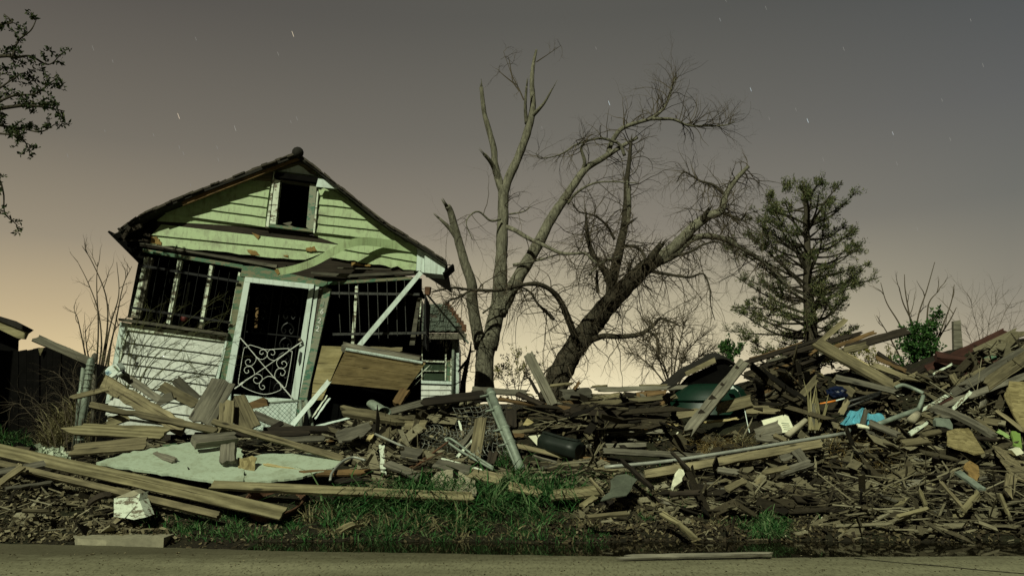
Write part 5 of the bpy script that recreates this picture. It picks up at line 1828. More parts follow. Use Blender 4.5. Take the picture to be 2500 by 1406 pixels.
for x, y in ((735, 395), (755, 410), (770, 392)):
    mb.tube([jugpt(x, y, -0.062), jugpt(x + 5, y + 22, -0.062)], 0.006, 4)
mb.tube([jugpt(725, 400, -0.062), jugpt(780, 385, -0.062)], 0.006, 4)
mb.build('print', M['labelblue'], lb)

# ---- chain link fence remains before the door
t = empty('chain_link_fence', P(700, 1060, 12.7), 'bent chain link fence stub with a green rail in front of the screen door', 'fence')
def chain(mb, quad, D, nx, ny, r=0.003, bulge=0.0, seed=0, drop=0.0):
    rng = random.Random(seed)
    def S(u, v):
        a = Vector(quad[0]).lerp(Vector(quad[1]), u)
        b = Vector(quad[3]).lerp(Vector(quad[2]), u)
        c = a.lerp(b, v)
        dd = D + bulge * math.sin(u * 5.0 + v * 2) * 0.5 + bulge * math.sin(v * 7)
        return P(c.x + 3 * bulge * math.sin(v * 9 + u * 4), c.y + 4 * bulge * math.sin(u * 8), dd)
    for i in range(-ny, nx + 1):
        for s in (0, 1):
            pts = []
            for k in range(ny * 2 + 1):
                v = k / (ny * 2)
                u = (i + v * ny) / nx if s == 0 else (i + ny - v * ny) / nx
                if 0 <= u <= 1:
                    pts.append(S(u, v) + Vector((0, (k % 2) * 0.01, 0)))
            if len(pts) > 1 and rng.random() >= drop:
                mb.tube(pts, r, 3, cap=False)
mb = MB()
chain(mb, [(612, 992), (742, 979), (738, 1056), (618, 1056)], 12.75, 11, 6, 0.003)
tag(mb.build('wire_mesh', M['greenwire'], t), kind='stuff')
mb = MB()
mb.tube([P(600, 989, 12.74), P(648, 984, 12.74), P(742, 977, 12.74)], 0.02, 8)
mb.build('top_rail', M['galv'], t, smooth=True)
for a, b in (((733, 976), (737, 1060)), ((747, 977), (768, 1056))):
    mb = MB()
    mb.tube([P(*a, 12.7), P(*b, 12.6)], 0.026, 8)
    mb.build('post', M['galv'], t, smooth=True)
flat('plank', 'broken dark log end on the fence rail before the door', 'plank', [(604, 984), (640, 970), (650, 975), (654, 990), (625, 996), (608, 998)], 12.6, 0.08, 'brown', 'broken boards in the rubble')

# ---- fallen wall panel beside the door
t = empty('fallen_wall_panel', P(900, 960, 12.9), 'fallen section of brown boarded wall with white edge trim, under the right porch bars', 'wall panel')
mb = MB()
def panq(u0, u1, v0, v1, off=0.0):
    tl, tr, br, bl = Vector((844, 855)), Vector((1037, 889)), Vector((990, 954)), Vector((805, 936))
    out = []
    for u, v in ((u0, v0), (u1, v0), (u1, v1), (u0, v1)):
        a = tl.lerp(tr, u).lerp(bl.lerp(br, u), v)
        d = lerp(12.5, 12.75, v) + off
        out.append(P(a.x, a.y, d))
    return out
vv = [0.0, 0.14, 0.42, 0.72, 1.0]
for i in range(4):
    q = panq(0, 1, vv[i] + 0.008, vv[i + 1] - 0.008, 0.0)
    mb = MB()
    mb.prism(q, [p + Vector((0.01, 0.03, 0.02)) for p in q])
    mb.build('wall_board', M['panel'], t)
mb = MB()
q = panq(0.02, 1.0, 0.02, 0.98, 0.035)
mb.prism(q, [p + Vector((0.02, 0.10, 0.06)) for p in q])
mb.build('backing', M['dark'], t)
mb = MB()
q = panq(-0.01, 0.96, -0.04, 0.0, -0.02)
mb.prism(q, [p + Vector((0, 0.06, 0.02)) for p in q])
mb.build('edge_trim', M['white'], t)
for a, b, w in (((1046, 895), (1000, 936), 8), ((1052, 898), (1008, 945), 6)):
    mb = MB()
    pa, pb = P(*a, 12.35), P(*b, 12.8)
    nrm = Vector((0.6, -0.2, 0.7)) * w * 0.004
    mb.box8([pa + nrm, pb + nrm, pb - nrm, pa - nrm] + [p + Vector((0, 0.1, 0.02)) for p in (pa + nrm, pb + nrm, pb - nrm, pa - nrm)])
    mb.build('end_trim', M['whiteold'], t)
flat('plywood_sheet', 'pale plywood sheet with bold wavy grain standing between the door post and the fallen wall', 'sheet', [(786, 844), (838, 846), (836, 860), (806, 930), (786, 976), (760, 978), (764, 935)], 13.1, 0.02, 'ply')
PL('rough timber lying along the top of the fallen wall panel', (832, 846), (1030, 884), 14, 'grey', D=(12.7, 12.6), T=0.09, face=Vector((0, -0.5, 0.85)), sa=0.1, sb=0.15)
PL('short rough board on top behind the fallen wall timber', (892, 853), (984, 856), 14, 'tan', D=(12.8, 12.8), T=0.04, face=UPR, sa=0.08, sb=0.05)
PL('rough timber on the fallen wall panel, right end', (930, 862), (1036, 880), 12, 'dark', D=(12.75, 12.7), T=0.08, face=Vector((0, -0.5, 0.85)), sa=0.2, sb=0.2)
PL('long white perforated trim leaning from the rubble to the fallen wall', (806, 928), (712, 1040), 12, 'white', D=(12.55, 12.4), T=0.012, face=UPR, cat='trim', name='trim_strip', group='white trim strips in the rubble')
PL('white lath below the perforated trim, upper of three', (806, 970), (768, 1024), 5, 'white', D=(12.3, 12.2), T=0.01, face=UPR, cat='trim', name='trim_strip', group='white trim strips in the rubble')
PL('white lath below the perforated trim, lower of three', (800, 964), (762, 1020), 4, 'whiteold', D=(12.35, 12.2), T=0.01, face=UPR, cat='trim', name='trim_strip', group='white trim strips in the rubble')
PL('thin white lath fallen across the foot of the perforated trim', (760, 1044), (860, 1018), 5, 'white', D=(12.1, 12.3), T=0.01, cat='trim', name='trim_strip', group='white trim strips in the rubble')
PL('pale stone-like broken post leaning under the fallen wall', (966, 990), (992, 950), 22, 'brown', D=(12.4, 12.6), T=0.08, face=UPR, sa=0.05)
# dented round duct
t = empty('metal_duct', P(925, 995, 12.0), 'short dented grey metal duct tube lying right of the fallen wall', 'duct')
a, b = P(907, 985, 12.2), P(938, 1006, 11.8)
mb = MB()
d = (b - a).normalized()
s1 = d.cross(Vector((0, 0, 1))).normalized()
s2 = s1.cross(d)
N = 16
vs = []
for p, r in ((a, 0.07), (b, 0.085), (b, 0.078), (a, 0.062)):
    for k in range(N):
        an = 2 * math.pi * k / N
        vs.append(p + s1 * math.cos(an) * r * 1.15 + s2 * math.sin(an) * r * 0.85)
fs = [(i * N + k, i * N + (k + 1) % N, (i + 1) * N + (k + 1) % N, (i + 1) * N + k) for i in range(3) for k in range(N)]
mb.add(vs, fs)
mb.build('tube', M['galv'], t, smooth=True)
mb = MB()
mb.tube([b + s1 * math.cos(2 * math.pi * k / N) * 0.1 + s2 * math.sin(2 * math.pi * k / N) * 0.075 for k in range(N + 1)], 0.008, 5, cap=False)
mb.build('flange', M['galv'], t, smooth=True)
# ---- centre of the pile
PL('tall grey board sticking up at a tilt beside the gnarled trunk', (1288, 862), (1352, 990), 25, 'grey', D=(12.2, 12.0), face=Vector((-0.1, -0.98, 0.1)), skew=-0.1, sb=0.02)
PL('thin dark splinter standing behind the tall tilted board', (1280, 900), (1316, 966), 8, 'dark', D=(12.4, 12.3), face=UPR, sa=0.2)
PL('short dark pointed stick rising from the flat top right of the tall tilted board', (1400, 952), (1422, 924), 8, 'brown', D=(12.4, 12.5), face=UPR, sb=0.12)
PL('long dark board along the top edge at the foot of the grey trunk', (1150, 951), (1310, 962), 16, 'grey', D=(12.6, 12.4), face=Vector((0, -0.9, 0.4)), sb=0.2)
PL('wide grey split board along the top right of the tall tilted board', (1335, 966), (1452, 958), 26, 'grey', D=(12.3, 12.5), face=Vector((0, -0.85, 0.5)), sa=0.3, sb=0.1)
PL('long level board topping the middle of the pile', (1448, 951), (1682, 946), 11, 'grey', D=(12.6, 12.5), face=Vector((0, -0.9, 0.4)), sa=0.15, sb=0.06)
PL('thin splintered board above the long level one', (1440, 944), (1484, 942), 4, 'tan', D=(12.7, 12.7), sa=0.1)
PL('flat thin lath on the pile top right of the gnarled trunk', (1340, 942), (1400, 936), 5, 'tan', D=(12.8, 12.8), sb=0.2)
PL('narrow lath at the top behind the long level board', (1560, 942), (1668, 940), 4, 'tan', D=(12.8, 12.7))
PL('tan board face in the shadows under the long level board, left', (1432, 985), (1520, 968), 24, 'tan', D=(12.4, 12.5), face=UPR, sa=0.2)
PL('brown board face in the shadows under the long level board, right', (1552, 968), (1634, 962), 22, 'brown', D=(12.5, 12.4), face=UPR)
PL('long tan batten slanting up right beneath the top boards', (1412, 990), (1656, 967), 12, 'tan', D=(12.0, 12.2), face=Vector((0, -0.85, 0.5)), sa=0.25)
PL('long split dark batten sloping right below the tall tilted board', (1214, 974), (1446, 1006), 9, 'brown', D=(12.2, 11.9), sb=0.15)
PL('grey board end poking out under the sloping split batten', (1260, 960), (1330, 990), 11, 'dark', D=(12.1, 12.0))
PL('dark upright board face in the void right of the leaning pipe', (1248, 1000), (1250, 1048), 26, 'dark', D=(12.2, 12.1), face=UPR)
flat('wood_scrap', 'bright orange-tan five-cornered wood scrap in the dark void right of the leaning pipe', 'scrap', [(1276, 1037), (1287, 1020), (1303, 1030), (1298, 1034), (1289, 1038)], 11.6, 0.02, 'yellow')
PL('long tan board pointing right in the void, right of the leaning pipe', (1204, 1060), (1358, 1045), 13, 'tan', D=(11.4, 11.7), face=Vector((0, -0.85, 0.5)), taper=0.45, sb=0.05)
PL('short brown board below the pointed board', (1248, 1062), (1282, 1064), 10, 'brown', D=(11.4, 11.4), face=UPR)
PL('board leaning steeply left of the middle void', (1400, 1008), (1474, 1104), 24, 'tan', D=(11.9, 10.9), face=Vector((0.3, -0.9, 0.2)))
PL('second steep board right of the middle void', (1506, 1026), (1548, 1082), 20, 'grey', D=(11.8, 11.3), face=Vector((0.2, -0.95, 0.2)))
PL('thin dark board leaning between the two steep boards', (1442, 1040), (1530, 1096), 11, 'dark', D=(11.7, 11.0), face=Vector((0.3, -0.8, 0.4)))
PL('tan splintered board end right of the steep boards', (1428, 1024), (1530, 1030), 18, 'tan', D=(11.9, 11.8), face=UPR, sb=0.3)
PL('tan offcut below the splintered board end', (1482, 1042), (1496, 1040), 22, 'tan', D=(11.8, 11.8), face=UPR)
PL('square brown board leaning between the steep boards and the green tub', (1590, 1024), (1556, 1056), 30, 'brown', D=(11.7, 11.4), face=UPR)
PL('dark board standing right of the square brown one', (1610, 1026), (1590, 1052), 30, 'dark', D=(11.8, 11.6), face=UPR)
PL('long grey board with a round knot, crossing below the steep boards', (1462, 1062), (1624, 1052), 12, 'grey', D=(11.4, 11.4), face=Vector((0, -0.8, 0.6)))
PL('grey board under the knotty one, ending at the black roll', (1428, 1090), (1584, 1086), 11, 'grey', D=(11.1, 11.1), face=Vector((0, -0.8, 0.6)))
PL('long straight level board across the middle right of the black roll', (1470, 1100), (1808, 1120), 15, 'grey', D=(10.7, 10.8), face=Vector((0, -0.85, 0.5)))
PL('yellow batten shining in the dark below the brown square board', (1500, 1050), (1660, 1036), 7, 'yellow', D=(11.75, 11.85), face=UPR)
PL('brown log end sticking out below the black roll', (1420, 1122), (1490, 1124), 10, 'brown', D=(10.8, 10.8), T=0.05, sb=0.1)
PL('plain pole-like batten below the black roll', (1255, 1086), (1390, 1118), 11, 'tan', D=(11.0, 10.8), T=0.05, face=UPR)
PL('thin grey lath below the pole-like batten', (1300, 1112), (1380, 1136), 5, 'grey', D=(10.8, 10.6))
flat('painted_sheet', 'small torn white sheet tucked behind the left end of the black roll', 'sheet', [(1290, 1064), (1324, 1060), (1322, 1074), (1316, 1092)], 11.25, 0.01, 'foam')
# black roll
t = empty('roofing_roll', P(1368, 1100, 11.0), 'black roll of roofing felt lying in the middle of the pile', 'roll')
a, b = P(1326, 1078, min(11.2, hit(1326, 1090, 0.1).y)), P(1416, 1102, min(10.95, hit(1416, 1110, 0.1).y))
d = (b - a).normalized()
s1 = d.cross(Vector((0, 0, 1))).normalized()
s2 = s1.cross(d)
N = 22
mb = MB()
vs = []
rr = lambda k: 0.125 * (1 + 0.05 * math.sin(k * 1.7) + 0.03 * math.sin(k * 0.6))
for u in (0, 0.25, 0.5, 0.75, 1.0):
    for k in range(N):
        an = 2 * math.pi * k / N
        r = rr(k) * (1 + 0.03 * math.sin(u * 9 + k))
        vs.append(a.lerp(b, u) + s1 * math.cos(an) * r * 1.1 + s2 * math.sin(an) * r)
for k in range(N):
    an = 2 * math.pi * k / N
    vs.append(b + s1 * math.cos(an) * 0.07 + s2 * math.sin(an) * 0.06 - d * 0.02)
fs = [(i * N + k, i * N + (k + 1) % N, (i + 1) * N + (k + 1) % N, (i + 1) * N + k) for i in range(5) for k in range(N)]
fs += [tuple(range(N))[::-1], tuple(5 * N + k for k in range(N))]
mb.add(vs, fs)
mb.build('roll', M['blackrubber'], t, smooth=True)
mb = MB()
f = [a.lerp(b, u) + s2 * 0.125 + s1 * sgn * 0.07 + Vector((0, 0, 0.012 * math.sin(u * 20))) for u, sgn in ((0.02, 1), (0.5, 1.2), (0.98, 1), (0.98, -0.4), (0.5, -0.2), (0.02, -0.4))]
mb.prism(f, [p + Vector((0, 0, 0.015)) for p in f])
mb.build('loose_flap', M['blackrubber'], t)
# leaning galvanised pipe
def pipe(name, label, pts, r, mat='galv', cat='pipe', group=None, bands=(), sides=10):
    pts = [(x, y, min(d, hit(x, y, 0.04, 14).y)) for x, y, d in pts]
    p3 = catmull([P(x, y, d) for x, y, d in pts], 6) if len(pts) > 2 else [P(*p) for p in pts]
    t = empty(name, p3[-1], label, cat, group)
    mb = MB()
    mb.tube(p3, r, sides)
    mb.build('tube', M[mat], t, smooth=True)
    for f_ in bands:
        a, b = p3[0], p3[-1]
        p = a.lerp(b, f_)
        d = (b - a).normalized()
        mb = MB()
        mb.tube([p - d * 0.018, p + d * 0.018], r * 1.2, sides)
        mb.tube([p + Vector((-0.04, -r * 0.9, 0)), p + Vector((-0.16, -r * 0.7, -0.03))], 0.014, 6)
        mb.build('clamp', M['galv'], t, smooth=True)
    return t
pipe('fence_post', 'thick galvanised fence post leaning across the front of the pile below the grey tree', [(1196, 953, 11.4), (1272, 1144, 10.3)], 0.056, bands=(0.06, 0.26, 0.52, 0.70), cat='post')
pipe('thin_pipe', 'thin galvanised rod clamped alongside the leaning fence post', [(1187, 966, 11.35), (1262, 1146, 10.25)], 0.018)
t = empty('wire_fence', P(1150, 1080, 11.0), 'crumpled wire fence mesh hanging left of the leaning fence post', 'fence')
mb = MB()
rng = random.Random(9)
def net(x0, y0, x1, y1, nx, ny, D, seed, warp):
    r_ = random.Random(seed)
    ph = [r_.uniform(0, 6) for _ in range(6)]
    def S(u, v):
        x = lerp(x0, x1, u) + warp * math.sin(v * 4 + ph[0] + u * 3) + 0.5 * warp * math.sin(v * 11 + ph[1])
        y = lerp(y0, y1, v) + warp * math.sin(u * 5 + ph[2]) + 0.4 * warp * math.sin(u * 13 + ph[3] + v * 5)
        return P(x, y, D + 0.25 * math.sin(u * 5 + ph[4]) + 0.2 * math.sin(v * 6 + ph[5]) - v * 0.5)
    for i in range(nx + 1):
        mb.tube([S(i / nx + r_.uniform(-0.01, 0.01), k / 10) for k in range(11)], 0.0035, 3, cap=False)
    for j in range(ny + 1):
        mb.tube([S(k / 12, j / ny + r_.uniform(-0.01, 0.01)) for k in range(13)], 0.0035, 3, cap=False)
net(1030, 1045, 1180, 1100, 14, 6, 11.5, 1, 9)
net(1110, 990, 1215, 1090, 9, 9, 11.7, 2, 7)
net(1150, 1050, 1262, 1130, 11, 7, 11.2, 3, 10)
tag(mb.build('wire_mesh', M['wire'], t), kind='stuff')
PL('upright pale board with a broken top left of the leaning fence post', (1176, 1014), (1157, 1132), 29, 'tan', D=(10.9, 10.4), face=Vector((-0.15, -0.97, 0.15)), sa=0.09, T=0.03, taper=0.95)
PL('white-flaked short board standing alone left of the wire mesh', (932, 1086), (936, 1162), 15, 'whiteold', D=(10.5, 10.15), face=Vector((0.2, -0.95, 0.2)), T=0.03)
PL('grey split stake leaning left of the upright pale board, nearest it', (1160, 1042), (1112, 1112), 9, 'grey', D=(10.9, 10.6), face=UPR)
PL('pale stake leaning left of the upright pale board, lower one', (1164, 1064), (1112, 1120), 7, 'whiteold', D=(10.7, 10.45), face=UPR)
PL('wide grey stake behind the two leaning stakes', (1158, 1056), (1106, 1100), 14, 'grey', D=(10.95, 10.7), face=UPR)
PL('short white stake standing in the wire mesh', (1121, 1026), (1132, 1068), 6, 'whiteold', D=(11.2, 11.0), face=UPR)
PL('dark block standing right of the upright pale board', (1206, 1104), (1196, 1140), 24, 'dark', D=(10.5, 10.35), face=UPR, T=0.06)
pipe('bent_pipe', 'bent grey metal pipe hooked over left of the upright pale board', [(1206, 1142, 10.3), (1150, 1106, 10.5), (1106, 1074, 10.6), (1092, 1070, 10.6), (1090, 1076, 10.58), (1130, 1104, 10.45), (1208, 1148, 10.2)], 0.016)
pipe('rusty_rod', 'long brown rusty rod slanting from the bent pipe down to the left', [(1094, 1078, 10.55), (1050, 1110, 10.4), (1000, 1142, 10.2), (968, 1158, 10.1)], 0.013, 'rust', 'rod')
pipe('rusty_rod', 'second rusty rod just below the long one, forking left', [(1080, 1106, 10.45), (1030, 1128, 10.2), (985, 1160, 10.05)], 0.012, 'rust', 'rod')
pipe('thin_pipe', 'thin pale rod lying left of the wire mesh, sloping right', [(916, 1059, 10.9), (1012, 1102, 10.5), (1024, 1106, 10.5)], 0.016, 'wire')
pipe('bent_pipe', 'thin dark pipe bent in an arc at the right end of the mint sheets', [(806, 1172, 9.6), (812, 1152, 9.8), (836, 1126, 10.1), (862, 1116, 10.25), (892, 1123, 10.2)], 0.016, 'wire')
PL('tan broken board standing left of the wire mesh above the pale rod', (966, 1042), (932, 1076), 22, 'tan', D=(11.2, 11.0), face=UPR, sa=0.12)
PL('short chip-ended tan board left of the thin pale rod', (908, 1060), (899, 1076), 12, 'yellow', D=(10.9, 10.8), face=UPR, sa=0.03)
PL('long greyed driftwood-like timber lying below the metal duct', (824, 1000), (1016, 1034), 22, 'tan', D=(11.8, 11.5), T=0.06, sa=0.3, sb=0.35, nick=0.03)
PL('tan square-ended board right of the driftwood-like timber', (986, 1038), (1046, 1036), 22, 'tan', D=(11.5, 11.4), face=UPR)
PL('wide greenish grey board slanting up right behind the metal duct', (950, 1006), (1040, 982), 17, 'grey', D=(12.1, 12.4))
PL('long dark board slanting up to the foot of the grey trunk', (1020, 984), (1188, 962), 20, 'dark', D=(12.2, 12.5), sa=0.1)
PL('wide grey rotten board lying on the left of the wire mesh', (786, 1078), (912, 1044), 34, 'grey', D=(10.9, 11.2), sa=0.3, sb=0.2, nick=0.05)
PL('long grey board crossing below the rotten board', (664, 1076), (800, 1070), 14, 'grey', D=(10.9, 11.0))
PL('dark long beam lying across behind the mint sheets', (640, 1052), (824, 1048), 13, 'dark', D=(11.5, 11.6), T=0.06)
PL('wide grey board half buried behind the tall grass, pointed left', (962, 1100), (1030, 1112), 30, 'grey', D=(10.4, 10.3), sa=0.25)
PL('grey board lying right of the mint sheets below the white-flaked board', (940, 1130), (1030, 1166), 20, 'grey', D=(10.1, 9.8))
PL('grey board slanting under the rusty rods', (1060, 1130), (1150, 1150), 26, 'grey', D=(10.0, 9.8))
PL('wide flat weathered board behind the grass below the leaning fence post', (1110, 1146), (1230, 1172), 26, 'tan', D=(9.9, 9.6))
PL('long thin white-edged lath crossing above the flat weathered board', (1076, 1120), (1186, 1152), 6, 'whiteold', D=(10.2, 9.9))
PL('bundle-like split brown board at the right edge of the mint sheets', (726, 1156), (912, 1152), 13, 'brown', D=(9.8, 10.0), sa=0.1, sb=0.2, nick=0.02)
PL('dark split board under the brown one right of the mint sheets', (800, 1178), (916, 1166), 13, 'dark', D=(9.65, 9.75), sa=0.2, sb=0.2)
PL('straw-coloured board behind the middle grass, right end cut square', (1340, 1210), (1472, 1196), 24, 'pine', D=(9.15, 9.35), sa=0.1, skew=0.2)
PL('flat sandy-coloured board behind the grass, left of the straw-coloured one', (1240, 1186), (1330, 1204), 20, 'pine', D=(9.3, 9.2), sb=0.15)
flat('fibreboard', 'rough sandy fibreboard slab with crumbled edges behind the middle grass', 'board', [(1052, 1168), (1068, 1152), (1092, 1146), (1120, 1150), (1160, 1172), (1164, 1204), (1130, 1206), (1060, 1180)], [9.7, 9.8, 9.8, 9.75, 9.55, 9.2, 9.2, 9.55], 0.03, 'conc', torn=0.015)

# ---- green tub with plug and wire
t = empty('plastic_tub', P(1745, 1000, 12.4), 'dark green overturned plastic tub lodged in the pile behind the nail-holed plank', 'tub')
mb = MB()
def tubring(x0, x1, y, d0, dd, n=24):
    a, b = P(x0, y, d0), P(x1, y, d0)
    c = (a + b) / 2
    rx = (b.x - a.x) / 2
    return [c + Vector((math.cos(2 * math.pi * k / n) * rx, dd + math.sin(2 * math.pi * k / n) * dd, 0)) for k in range(n)]
rings = [tubring(1640, 1862, 1012, 12.0, 0.6), tubring(1644, 1858, 985, 12.05, 0.57), tubring(1652, 1852, 968, 12.1, 0.54), tubring(1664, 1842, 955, 12.14, 0.50), tubring(1668, 1836, 950, 12.17, 0.48), tubring(1680, 1822, 942, 12.22, 0.42), tubring(1702, 1800, 936, 12.32, 0.32)]
n = 24
vs = [p for r in rings for p in r]
fs = [(i * n + k, i * n + (k + 1) % n, (i + 1) * n + (k + 1) % n, (i + 1) * n + k) for i in range(len(rings) - 1) for k in range(n)]
fs.append(tuple((len(rings) - 1) * n + k for k in range(n)))
mb.add(vs, fs)
mb.build('shell', M['bin'], t, smooth=True)
mb = MB()
r = tubring(1649, 1854, 976, 12.03, 0.58)
mb.tube(r + [r[0]], 0.025, 6, cap=False)
mb.build('rim', M['bin'], t, smooth=True)
mb = MB()
f = [P(x, y, 11.98) for x, y in ((1777, 942), (1790, 941), (1793, 948), (1780, 950))]
mb.prism(f, [p + Vector((0, 0.05, 0)) for p in f])
pl_ = mb.build('plug', M['plastic'], None, P(1785, 946, 11.98))
tag(pl_, 'small white plug lying on top of the dark green tub', 'plug')
mb = MB()
mb.tube(catmull([P(x, y, d) for x, y, d in ((1791, 945, 11.98), (1803, 956, 11.96), (1810, 972, 11.75), (1818, 1000, 11.6), (1824, 1030, 11.5), (1830, 1056, 11.4))], 6), 0.006, 5)
tag(mb.build('wire', M['plastic'], None, P(1820, 1000, 11.7)), 'thin white wire hanging from the plug on the green tub', 'wire')
PL('thick grey plank with dark nail holes leaning right across the green tub', (1818, 882), (1668, 1068), 27, 'grey', D=(11.6, 10.9), face=Vector((-0.4, -0.9, 0.2)), T=0.05, sb=0.25)
nailp = BOARDS[-1][0]
for x, y, s in ((1741, 974, 9), (1714, 1008, 8), (1764, 938, 4), (1800, 897, 4)):
    a, b = Vector((1818, 882)), Vector((1668, 1068))
    d = (b - a).normalized()
    n_ = Vector((-d.y, d.x))
    t_ = (Vector((x, y)) - a).dot(d) / (b - a).length
    D_ = lerp(11.6, 10.9, t_) - 0.04
    c = Vector((x, y))
    f = [P(*(c + d * s * u * 0.8 + n_ * s * v), D_) for u, v in ((-1, -1), (1, -1), (1, 1), (-1, 1))]
    mb = MB()
    mb.prism(f, [p + Vector((0, 0.02, 0)) for p in f])
    o = mb.build('nail_plate', M['dark'], None, nailp.matrix_basis.translation)
    o.parent = nailp
    o.matrix_parent_inverse = nailp.matrix_basis.inverted()
PL('tan board wedged against the front of the green tub', (1745, 1000), (1838, 976), 27, 'tan', D=(11.5, 11.6), face=UPR, sa=0.05)
PL('long brown board below the green tub, right part', (1818, 1000), (1914, 1002), 20, 'tan', D=(11.6, 11.6), face=Vector((0, -0.8, 0.6)))
PL('broken tan board under the left end of the green tub', (1650, 1014), (1722, 1002), 18, 'tan', D=(11.6, 11.6), face=UPR, sb=0.2)
PL('yellow batten glinting below the green tub', (1716, 1032), (1806, 1021), 6, 'yellow', D=(11.5, 11.55), face=UPR)
# curled black roofing over the tub, pale brown edge
t = empty('roofing_sheet', P(1740, 910, 12.9), 'curled sheet of black roofing with a tan edge lying over the green tub', 'sheet')
mb = MB()
prof = [(1628, 948), (1650, 934), (1672, 914), (1700, 900), (1730, 884), (1752, 872), (1772, 872), (1790, 882), (1806, 896)]
p3 = catmull([P(x, y, 12.5) for x, y in prof], 4)
vs, n = [], len(p3)
for p in p3:
    for s, dz in ((0.0, 0), (0.6, 0.10), (1.2, 0.05), (1.2, 0.02), (0.6, 0.06), (0.0, -0.03)):
        vs.append(p + Vector((0.05 * s, s, dz)))
fs = [(6 * i + k, 6 * i + (k + 1) % 6, 6 * i + 6 + (k + 1) % 6, 6 * i + 6 + k) for i in range(n - 1) for k in range(6)]
mb.add(vs, fs)
mb.build('felt', M['roofing'], t)
mb = MB()
f = [P(x, y, 12.46) for x, y in ((1672, 908), (1745, 872), (1748, 884), (1676, 918))]
mb.prism(f, [p + Vector((0, 0.03, 0)) for p in f])
mb.build('edge_board', M['tan'], t)
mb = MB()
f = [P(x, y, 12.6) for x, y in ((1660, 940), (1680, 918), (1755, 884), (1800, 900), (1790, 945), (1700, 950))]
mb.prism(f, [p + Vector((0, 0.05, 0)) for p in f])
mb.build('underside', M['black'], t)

# ---- dark boards sliding up to the right behind the tub: a collapsed roof
rng = random.Random(44)
ROOFF = Vector((-0.3, -0.75, 0.6))
UP1 = [((1806, 890), (2010, 826), 10, 'dark', 12.9), ((1820, 880), (1960, 838), 6, 'brown', 13.0), ((1760, 905), (1890, 868), 6, 'dark', 12.7), ((1850, 900), (1960, 866), 9, 'dark', 12.6), ((1872, 884), (1924, 870), 8, 'grey', 12.45),
       ((1900, 872), (2080, 818), 12, 'dark', 12.9), ((1880, 920), (2040, 868), 11, 'dark', 12.4), ((1862, 912), (1936, 888), 7, 'brown', 12.35), ((1870, 930), (1990, 880), 10, 'grey', 12.25), ((1850, 955), (1950, 910), 12, 'dark', 12.1),
       ((1862, 964), (1936, 930), 13, 'brown', 12.0), ((1900, 950), (1996, 914), 10, 'dark', 12.05), ((1854, 972), (1996, 924), 9, 'grey', 11.95), ((1930, 900), (2030, 862), 8, 'dark', 12.3), ((1990, 880), (2100, 842), 10, 'dark', 12.7),
       ((1976, 866), (2016, 840), 8, 'brown', 12.6), ((1905, 990), (2000, 940), 14, 'dark', 11.9), ((1870, 945), (1920, 922), 6, 'tan', 12.0), ((1940, 935), (1990, 905), 6, 'brown', 12.0), ((2010, 880), (2070, 850), 8, 'tan', 12.4)]
for i, (a, b, w, m, d) in enumerate(UP1):
    PL(None, a, b, w, m, D=(d, d + 0.25), face=ROOFF, sa=rng.uniform(0, 0.15), sb=rng.uniform(0, 0.15), group='dark boards of the collapsed roof behind the green tub')
PL('thick dark plank jutting up right above the heap in front of the leafy tree', (2060, 852), (2218, 806), 19, 'dark', D=(12.9, 13.1), face=Vector((-0.2, -0.9, 0.35)), T=0.05, skew=0.6)
PL('dark brown plank jutting up before the conifer trunk, lower of two', (1990, 846), (2108, 812), 11, 'dark', D=(13.0, 13.2), face=UPR, sb=0.1)
PL('tan plank edge jutting up right over the thick dark plank', (2030, 850), (2138, 810), 10, 'brown', D=(12.9, 13.1), face=UPR)
PL('tan plank pointing up right in front of the conifer trunk', (1998, 838), (2068, 778), 13, 'tan', D=(13.1, 13.3), face=UPR)
PL('short thick tan board end under the jutting thick dark plank', (2058, 858), (2118, 842), 16, 'tan', D=(12.5, 12.6), face=UPR, T=0.06)
PL('long broad tan plank sloping down right from the heap crest', (1992, 836), (2190, 948), 24, 'tan', D=(12.3, 11.9), face=Vector((0.25, -0.85, 0.45)), T=0.05, skew=0.4, sb=0.1)
PL('pale yellow splintered board beside the broad sloping plank', (2060, 866), (2142, 914), 17, 'yellow', D=(12.35, 12.1), face=Vector((0.2, -0.9, 0.4)), sa=0.12, sb=0.3)
PL('grey board crossing level below the broad sloping plank', (2036, 920), (2206, 960), 14, 'grey', D=(11.8, 11.6), face=Vector((0.1, -0.85, 0.5)), sb=0.15)
PL('tan board leaning behind the navy bag', (2034, 922), (2088, 966), 20, 'tan', D=(11.9, 11.7), face=UPR)
PL('dark board sloping right below the leafy tree, upper', (2140, 860), (2200, 900), 9, 'dark', D=(12.6, 12.4), face=UPR)
PL('dark board sloping right below the leafy tree, lower', (2136, 872), (2216, 908), 10, 'brown', D=(12.5, 12.3), face=UPR)
PL('tan board sloping right below the leafy tree', (2120, 886), (2216, 922), 13, 'tan', D=(12.3, 12.1), face=UPR, sa=0.1)
PL('tan batten rising right from the foot of the leafy tree trunk', (2180, 940), (2242, 910), 9, 'tan', D=(12.0, 12.2), face=UPR)
PL('long red-brown beam rising to the right end of the heap', (2256, 906), (2454, 812), 22, 'redbrown', D=(12.6, 12.9), face=Vector((-0.25, -0.95, 0.15)), T=0.12)
PL('dark beam rising from the dip below the red-brown beam', (2186, 930), (2300, 876), 16, 'dark', D=(12.4, 12.6), face=UPR, T=0.08)
PL('blunt dark timber lying level under the red-brown beam', (2282, 870), (2416, 890), 17, 'redbrown', D=(12.3, 12.2), T=0.09, taper=0.4)
PL('straight pale thin stake below the blunt dark timber', (2276, 914), (2326, 888), 5, 'whiteold', D=(12.1, 12.2), face=UPR)
